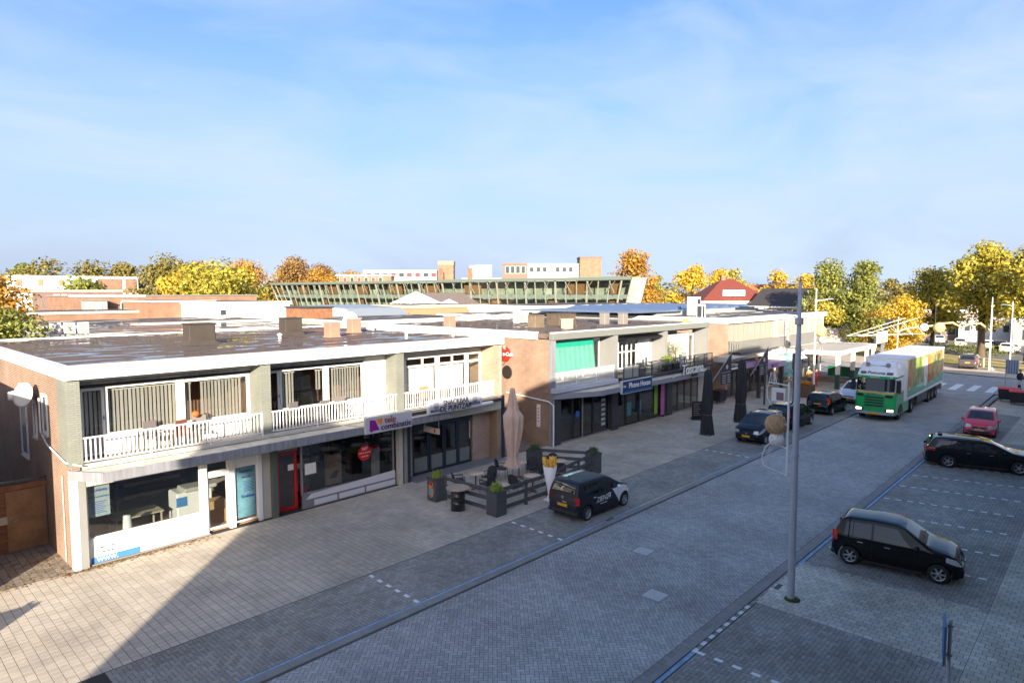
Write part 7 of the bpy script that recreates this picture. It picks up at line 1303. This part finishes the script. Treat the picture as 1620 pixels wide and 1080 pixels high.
# fallen leaves and weeds in front of the white shop and the passage
n = 420; u = rng.uniform(0, 1, n); P = np.column_stack([4.6+u*4.6+rng.normal(0, .05, n), 23.42-rng.exponential(.10, n), rng.uniform(.004, .03, n)]); q = rng.uniform(0, 1, (260, 2)); P2 = np.column_stack([2.2+q[:, 0]*2.8, 23.3+q[:, 1]*2.2, np.full(260, .01)])
P3 = np.column_stack([rng.uniform(2, 30, 90), rng.uniform(15, 23, 90), np.full(90, .006)]); leaves('fallen_leaves', np.concatenate([P, P2]), np.tile([0, 0, 1.], (len(P)+len(P2), 1)), .045, Mleaf('leaf_litter', [(.16, .08, .03), (.30, .18, .06), (.22, .20, .05)]), None, .35); leaves('litter_specks', P3, np.tile([0, 0, 1.], (90, 1)), .025, M('paper_speck', (.6, .58, .55), .8), None, .2)
# ================================================================== buildings beyond the roofs
bor = Mbrick('far_brick_orange', (.30, .145, .08), (.26, .12, .065), (.29, .21, .15)); bbr = Mbrick('far_brick_brown', (.24, .15, .12), (.21, .13, .10), (.25, .19, .16)); och = M('far_render_ochre', (.38, .24, .13), .8, var=.06, vs=.5); pane = M('far_pane', (.05, .07, .08), .1); paneb = M('far_pane_bright', (.55, .58, .55), .3)
def block(name, lab, x0, x1, y0, y1, z1, m, edge=white, eh=.35, wins=(), side_w=(), roof=None, group=None, cat='building', at=(0, 0), rz=0.):
    t = thing(name, lab, cat, (at[0], at[1], 0), rz, group); k = MB(); k.box(x0, x1, y0, y1, -.3, z1-eh); k.build('wall', m, t); k = MB(); k.box(x0-.12, x1+.12, y0-.12, y1+.12, z1-eh, z1); k.build('roof_edge', edge, t)
    k = MB(); k.box(x0+.15, x1-.15, y0+.15, y1-.15, z1-.02, z1+.01); k.build('roof', roof or roofm2, t)
    for a, b_, c, d, pm_ in wins: k = MB(); k.box(a-.06, b_+.06, y0-.06, y0, c-.06, d+.06); f = k.build('window', white, t); k = MB(); k.box(a, b_, y0-.075, y0-.06, c, d); k.build('pane', pm_, f)
    for a, b_, c, d, pm_ in side_w: k = MB(); k.box(x0-.06, x0, a-.06, b_+.06, c-.06, d+.06); f = k.build('window', white, t); k = MB(); k.box(x0-.075, x0-.06, a, b_, c, d); k.build('pane', pm_, f)
    return t
# behind B1, from near to far
block('low_shop_roof', 'low flat roof with pale edge directly behind the nearest building', 4.5, 26, 41.5, 54, 6.25, och, offw, .2, roof=Mroof('roof_pale_wet', (.16, .13, .11), .49, (.2, .7, 1))); block('low_shop_roof', 'wet flat roof strip with white edge farther behind the nearest building', 10, 27.6, 56, 66, 6.35, bor, offw, .25)
block('garden_shed', 'brown boarded shed with grey pitched roof behind the brick chimneys', 28.2, 30.4, 50, 54, 7.5, M('shed_wood', (.26, .12, .06), .8, var=.3), anth, .12); 
for i, lab in enumerate(('left of three white air conditioners', 'middle of three white air conditioners', 'right of three white air conditioners')): ac(9.25+i*.70, 45, 6.25, .62, lab+' on the low wall at the left', 0, 'white air conditioners on the low wall', 2)
block('brick_shop', 'long orange brick wall with white edge behind the air conditioners', 12.5, 25.5, 75, 84, 6.9, bor, offw, .25); block('white_shop', 'white rendered flat roofed building left of centre', 25.4, 32.8, 62, 74, 7.85, white, white, .3, ((25.8, 26.3, 6.6, 7.1, pane),)); block('brick_shop', 'plain orange brick wall block left of the white building', 22.8, 28.8, 70.5, 80, 7.95, bor, offw, .2)
block('brick_house', 'orange brick upper storey with windows behind the low wall', 20.8, 26.5, 85, 93, 8.5, bor, white, .25, ((21.6, 22.3, 7.1, 7.8, pane), (24.0, 24.8, 6.8, 7.6, pane), (25.2, 26.0, 6.8, 7.6, pane))); block('grey_annex', 'small grey rendered block with one round cornered window', 20.0, 22.2, 83.5, 84.8, 7.95, M('render_grey', (.36, .34, .32), .8), lgrey, .1, ((21.1, 21.6, 6.9, 7.3, paneb),))
block('brown_hall', 'dark brown brick hall with white pipe left in the middle distance', 22, 31.2, 110, 120, 9.2, bbr, offw, .3, ((27.6, 29, 7.9, 8.3, pane), (22.7, 23.3, 7.4, 8.5, paneb), (23.6, 24.2, 7.4, 8.5, paneb)))
t = block('flats', 'long white and orange flats with open galleries at the left skyline', 24.7, 45.7, 150, 160, 12.1, white, white, .45); 
for i in range(14): k = MB(); k.box(25.2+i*1.1, 25.95+i*1.1, 149.85, 149.95, 10.2, 11.4); k.build('gallery_window', paneb if i % 3 else M('gallery_brick', (.5, .25, .14), .8), t)
k = MB(); k.box(38.4, 42.6, 149.8, 149.99, 9.6, 11.6); k.box(43.3, 45.3, 149.8, 149.99, 9.6, 11.6); k.build('brick_panel', bor, t); k = MB(); k.box(24.7, 45.7, 149.7, 149.98, 8.9, 9.5); k.build('brick_band', bor, t)
block('brick_shop', 'low brick row with grey boxes in front of the autumn trees', 20.5, 45, 95, 103, 8.45, bor, lgrey, .15)
block('ochre_shop', 'long low ochre building with cream edge in the centre', 48.3, 61, 62, 70, 7.15, och, M('edge_ochre', (.66, .52, .34), .7), .35); block('white_shop', 'long white building with small dark windows behind the second roof', 54, 76, 46, 58, 7.2, white, white, .5, tuple((55+i*1.6, 55.9+i*1.6, 5.9, 6.5, pane) for i in range(6)))
t = thing('pitched_roof_house', 'house with pale grey pitched sheet roof behind the chimneys', 'house', (0, 0, 0)); k = MB(); k.prism_x([(52, 5.6), (55, 7.15), (62, 7.4), (62, 5.2), (52, 5.2)], 34.9, 41.5); k.build('roof', M('sheet_roof', (.36, .40, .42), .4, .3), t); k = MB(); k.box(35, 43, 55.5, 62, 4, 6.5); k.build('wall', bor, t)
for x, y, z, lab in ((62.5, 79, 8.9, 'left white pointed party tent roof'), (66.5, 76, 7.7, 'right lower white pointed tent roof')):
    t = thing('tent_roof', lab, 'tent', (x, y, 0)); k = MB(); k.add([(-3, -2.5, z-1.8), (3, -2.5, z-1.8), (3, 2.5, z-1.8), (-3, 2.5, z-1.8), (0, 0, z)], [(0, 1, 4), (1, 2, 4), (2, 3, 4), (3, 0, 4)]); k.build('canvas', white, t); k = MB(); [k.box(a-.05, a+.05, b_-.05, b_+.05, 0, z-1.8) for a in (-2.9, 2.9) for b_ in (-2.4, 2.4)]; k.build('post', white, t)
t = thing('dark_roof_row', 'row of low houses with dark grey pitched roofs in the centre', 'house', (0, 0, 0)); k = MB(); k.prism_x([(82, 6.2), (86, 8.65), (90, 6.2)], 69, 85); k.build('roof', M('tile_grey_brown', (.17, .14, .13), .8, var=.2), t); k = MB(); k.box(69.3, 84.7, 82.3, 89.7, 0, 6.2); k.build('wall', och, t)
for xa in (28, 44, 60, 74): block('flat_roof', 'low wet roof number among the centre roofs'.replace('number ', '')+(' near the chimney' if xa < 40 else (' beside the ochre building' if xa < 55 else (' under the glass building' if xa < 70 else ' far right of the centre'))), xa, xa+13, 44 if xa > 30 else 43, 52 if xa != 60 else 45.5, 6.5, cream, white, .2, roof=roofm2)
# green glass building with leaning mullions
t = thing('glass_building', 'long green glass building with slanting columns across the skyline', 'building', (0, 0, 0)); gg_ = M('green_metal', (.14, .185, .155), .6); Y0_, Y1_ = 93.5, 101
XA, XB = 60.4, 187.0
def yg(x): return 95.0
lab_m = M('gb_pane', (.30, .34, .26), .15, var=.5, vs=.3); wood = M('gb_wood_panel', (.42, .20, .09), .7)
# facade runs along y=95; upper edge leans out towards the viewer
ga = Mglass('green_glass', (.62, .70, .64), .7)
A_ = Vector((73.0, 143.6, 0)); B_ = Vector((83.4, 52.9, 0)); B_ = Vector((83.7, 53.2, 0)); U = (B_-A_); LU = U.length; U.normalize(); Nn = Vector((U.y, -U.x, 0))
if Nn.dot(-A_) < 0: Nn = -Nn
def gp(u, z, o=0.):   # point on the leaning facade
    return A_+U*(u+ (z-11)*.35*(1 if u > LU*.5 else -1)*(abs(u/LU-.5)*2)**6)+Nn*((z-4)*.22+o)+Vector((0, 0, z))
n = 46
k = MB()
for i in range(n):
    u0, u1 = LU*i/n, LU*(i+1)/n; k.face([gp(u0, 4.2), gp(u1, 4.2), gp(u1, 7.7), gp(u0, 7.7)]); k.face([gp(u0, 8.3), gp(u1, 8.3), gp(u1, 10.5), gp(u0, 10.5)])
k.build('glazing', ga, t)
k = MB()
for i in range(n):
    u0, u1 = LU*i/n, LU*(i+1)/n
    if (i*7) % 5 in (0, 3) and i < 34 or i in (40, 41, 44): k.face([gp(u0, 8.35, -.9), gp(u1, 8.35, -.9), gp(u1, 10.4, -.9), gp(u0, 10.4, -.9)]); 
    if i % 6 == 2: k.face([gp(u0, 4.5, -.9), gp(u1, 4.5, -.9), gp(u1, 7.6, -.9), gp(u0, 7.6, -.9)])
k.build('wood_panel', wood, t)
k = MB()
for i in range(n): u0, u1 = LU*i/n, LU*(i+1)/n; k.face([gp(u0, 4.2, -2.6), gp(u1, 4.2, -2.6), gp(u1, 10.5, -2.6), gp(u0, 10.5, -2.6)])
k.build('inner_wall', M('gb_inner', (.52, .54, .45), .8, var=.6, vs=.25), t)
def gband(nm, z0, z1, o, m, d=.5):
    k = MB(); a, b_ = gp(0, z0, o), gp(LU, z0, o); c, e = gp(LU, z1, o), gp(0, z1, o); bk = -Nn*d; k.add([a, b_, c, e, a+bk, b_+bk, c+bk, e+bk], [(0, 1, 2, 3), (5, 4, 7, 6), (3, 2, 6, 7), (0, 4, 5, 1), (1, 5, 6, 2), (0, 3, 7, 4)]); return k.build(nm, m, t)
gband('roof_edge', 10.5, 11.0, .5, gg_, 1.5); gband('floor_band', 7.7, 8.3, .15, gg_, .6)
k = MB(); a, b_ = gp(0, 10.9), gp(LU, 10.9); k.face([a, b_, b_-Nn*5, a-Nn*5]); k.build('roof', roofm2, t); k = MB(); a, b_ = gp(LU, 4.2), gp(LU, 10.9); k.face([a, b_, b_-Nn*5, a-Nn*5]); k.build('end_wall', M('gb_inner', (.36,)*3), t)
k = MB(); k.beam((0, 0, 0), (0, 0, 1), .2); mulm = M('gb_mullion', (.28, .285, .235), .6)
for i in range(n+1):
    u = LU*i/n; k = MB(); k.beam(gp(u, 4.2, .12), gp(min(LU, u+.35*(1 if u > LU*.6 else -1)) if 0 < i < n else u, 10.5, .12), .12 if i % 3 else .22); k.build('mullion', mulm, t)
k = MB()
for i in range(0, n, 2): u = LU*i/n; k.beam(gp(u, 8.5, .5), gp(u+LU/n*.9, 10.3, 1.2), .07); k.beam(gp(u+LU/n, 8.5, 1.2), gp(u+LU/n*.2, 10.3, .4), .07)
k.build('strut', mulm, t)
# skyline blocks behind it
fr_ = 'skyline blocks behind the glass building'
t = block('red_white_flats', 'far flats with red and white panels in the skyline', *(-12.0,12.0,0,8,16.2), white, white, .5, at=(132.0,175.2), rz=(-0.8151), wins=((-11.0,-9.3,13.9,15.3,M('panel_crimson', (.45, .02, .03), .6)),(-8.3,-6.6,13.9,15.3,pane),(-5.7,-4.0,13.9,15.3,M('panel_crimson', (.4,)*3)),(-3.0,-1.3,13.9,15.3,M('panel_crimson', (.45, .02, .03), .6)),(-0.3,1.4,13.9,15.3,pane),(2.3,4.0,13.9,15.3,M('panel_crimson', (.4,)*3)),(5.0,6.7,13.9,15.3,M('panel_crimson', (.45, .02, .03), .6)),(7.7,9.4,13.9,15.3,pane),(10.3,12.0,13.9,15.3,M('panel_crimson', (.4,)*3))))
block('brick_tower', 'short round cornered orange brick tower in the skyline', *(-2.4,2.4,0,5,18.6), bor, M('tower_cap', (.34, .22, .17), .8), 1.3, at=(135.9,156.6), rz=(-0.8151))
block('roof_house_box', 'white and orange box shaped roof house in the skyline', *(-2.7,2.7,0,5,17.4), white, offw, .2, at=(144.1,147.8), rz=(-0.8151)+.5)
block('penthouse', 'brown penthouse block with wooden balcony in the skyline', *(-3.5,3.5,0,8,17.0), M('clad_brown', (.20, .12, .08), .7), M('clad_brown', (.2,)*3), .5, at=(136.1,127.0), rz=(-0.8151), wins=((-2.7,-1.6,14.1,16.1,pane),(-1.2,-0.1,14.1,16.1,pane),(0.3,1.4,14.1,16.1,pane),(1.8,2.9,14.1,16.1,pane)))
block('white_flats', 'white flats with dark windows and terraces in the skyline', *(-7.5,7.5,0,12,17.0), white, white, .5, at=(147.3,122.4), rz=(-0.8151), wins=((-6.7,-5.5,14.6,16.0,pane),(-4.8,-3.6,14.6,16.0,pane),(-2.9,-1.7,14.6,16.0,pane),(0.9,2.1,14.6,16.0,pane),(2.8,4.0,14.6,16.0,pane),(4.7,5.9,14.6,16.0,pane),(8.5,9.7,14.6,16.0,pane),(10.4,11.6,14.6,16.0,pane),(12.3,13.5,14.6,16.0,pane)))
block('brick_roof_house', 'brick roof house with slanting grey roof on the white flats', *(-3.1,3.1,0,8,18.9), bor, M('tile_grey_brown', (.17,)*3), .4, at=(152.6,112.6), rz=(-0.8151))
block('low_white_flats', 'low white terrace block joining the skyline towers', -16, 16, 0, 6, 13.2, white, offw, .3, at=(150.5, 141.5), rz=(-0.8151), wins=tuple((-15+i*2.1, -13.9+i*2.1, 11.3, 12.5, pane) for i in range(14)))
block('low_brick_flats', 'low brick block with red panels at the left of the skyline flats', -9, 9, 0, 6, 14.3, bor, white, .4, at=(115.5, 172.5), rz=(-0.8151), wins=tuple((-8+i*2.2, -7+i*2.2, 12.2, 13.4, M('panel_crimson', (.4,)*3) if i % 2 else pane) for i in range(7)))
for i, (u_, lab) in enumerate(((-6, 'small chimney left on the skyline flats'), (3, 'middle small chimney on the skyline flats'))):
    tag(B('roof_chimney', bor, None, 136+u_*.7, 137+u_*.7, 150-u_*.7, 151-u_*.7, 10, 16.2), lab, 'chimney')
# house with red roof, gabled house, low buildings at the right
tile_r = M('roof_tile_red', (.17, .042, .028), .7, var=.2, vs=3); tile_o = M('roof_tile_orange', (.32, .13, .06), .7, var=.15, vs=3); tile_d = M('roof_tile_dark', (.05, .045, .045), .7, var=.2)
def house(name, lab, cx, cy, w_, d_, ze, zt, rz, wm, rm, hip=.0, chim=None, dorm=False):
    t = thing(name, lab, 'house', (cx, cy, 0), math.radians(rz)); k = MB(); k.box(-w_/2, w_/2, -d_/2, d_/2, -.2, ze); 
    if hip < .1: k.prism_x([(-d_/2, ze), (d_/2, ze), (0, zt-.1)], -w_/2, w_/2)
    k.build('wall', wm, t); k = MB(); e = .4; h_ = hip*w_/2
    P = [(-w_/2-e, -d_/2-e, ze-.1), (w_/2+e, -d_/2-e, ze-.1), (w_/2+e, d_/2+e, ze-.1), (-w_/2-e, d_/2+e, ze-.1), (-w_/2-e+h_, 0, zt), (w_/2+e-h_, 0, zt)]; k.add(P, [(0, 1, 5, 4), (2, 3, 4, 5), (1, 2, 5), (3, 0, 4), (3, 2, 1, 0)] if hip > .1 else [(0, 1, 5, 4), (2, 3, 4, 5)]); k.build('roof', rm, t)
    k = MB(); k.box(-w_/2-e-.05, w_/2+e+.05, -d_/2-e-.1, -d_/2-e+.05, ze-.35, ze-.05); k.box(-w_/2-e-.1, -w_/2-e+.05, -d_/2-e, d_/2+e, ze-.35, ze-.05); k.build('gutter', white, t)
    for i in range(int(w_/1.8)): k = MB(); x = -w_/2+.7+i*1.8; k.box(x, x+1, -d_/2-.06, -d_/2, ze-1.9, ze-.6); k.build('window', white, t); k = MB(); k.box(x+.1, x+.9, -d_/2-.08, -d_/2-.06, ze-1.8, ze-.7); k.build('pane', pane, t)
    if chim: k = MB(); k.box(-w_/2-e+h_-.3, -w_/2-e+h_+.5, -.4, .4, zt-.6, zt+.5); k.build('chimney', chim, t)
    if dorm: k = MB(); k.box(-w_*.2, w_*.12, -d_/2+.6, 0, ze+.9, ze+2.0); k.build('dormer', white, t)
    return t
house('red_roofed_house', 'house with hipped red tiled roof, white gutter and dormer', 121, 56.5, 13, 11, 7.0, 11.2, -45, offw, tile_r, .9, bbr, True); house('orange_roofed_house', 'low house with orange tiled roof behind the red roofed one', 133, 55, 9, 8, 7.4, 10.2, -60, bor, tile_o, .0)
house('gabled_house', 'house with pale gable, white barge boards and dark roof near the white lamp', 118, 44, 9, 8, 6.2, 9.3, -100, M('gable_peach', (.60, .40, .28), .8), tile_d, 0)
house('dark_roofed_house', 'dark roofed barn like house left of the white lamp', 125, 45.5, 9, 10, 6.5, 9.2, -30, bbr, tile_d, .5)
for nm, lab, x0, x1, y0, y1, z, m_ in (('school_building', 'low grey building with big windows between the trees at the right', 122, 124, 26, 35, 5.6, M('render_grey2', (.38, .36, .35), .8)), ('bungalow', 'pale wall with dark windows behind the parked cars at the right', 131, 140, -4, 13, 4.6, cream), ('terrace_houses', 'low brown row with white fascia behind the far car park', 138, 146, 14, 36, 5.4, bbr)):
    block(nm, lab, x0, x1, y0, y1, z, m_, white, .5, (), tuple((y0+1.2+i*2.2, y0+2.6+i*2.2, .9, 2.6+(z > 5)*1.2, pane) for i in range(int((y1-y0-1)/2.2))))
house('grey_roofed_bungalow', 'bungalow with pale roof behind the big tree', 142, 16, 12, 10, 3.6, 6.4, -80, white, M('roof_pale', (.45, .40, .38), .8), .3)
block('low_hall', 'long low grey hall behind the kiosk', 100, 104, 30, 60, 3.4, M('render_grey2', (.38,)*3), lgrey, .3)
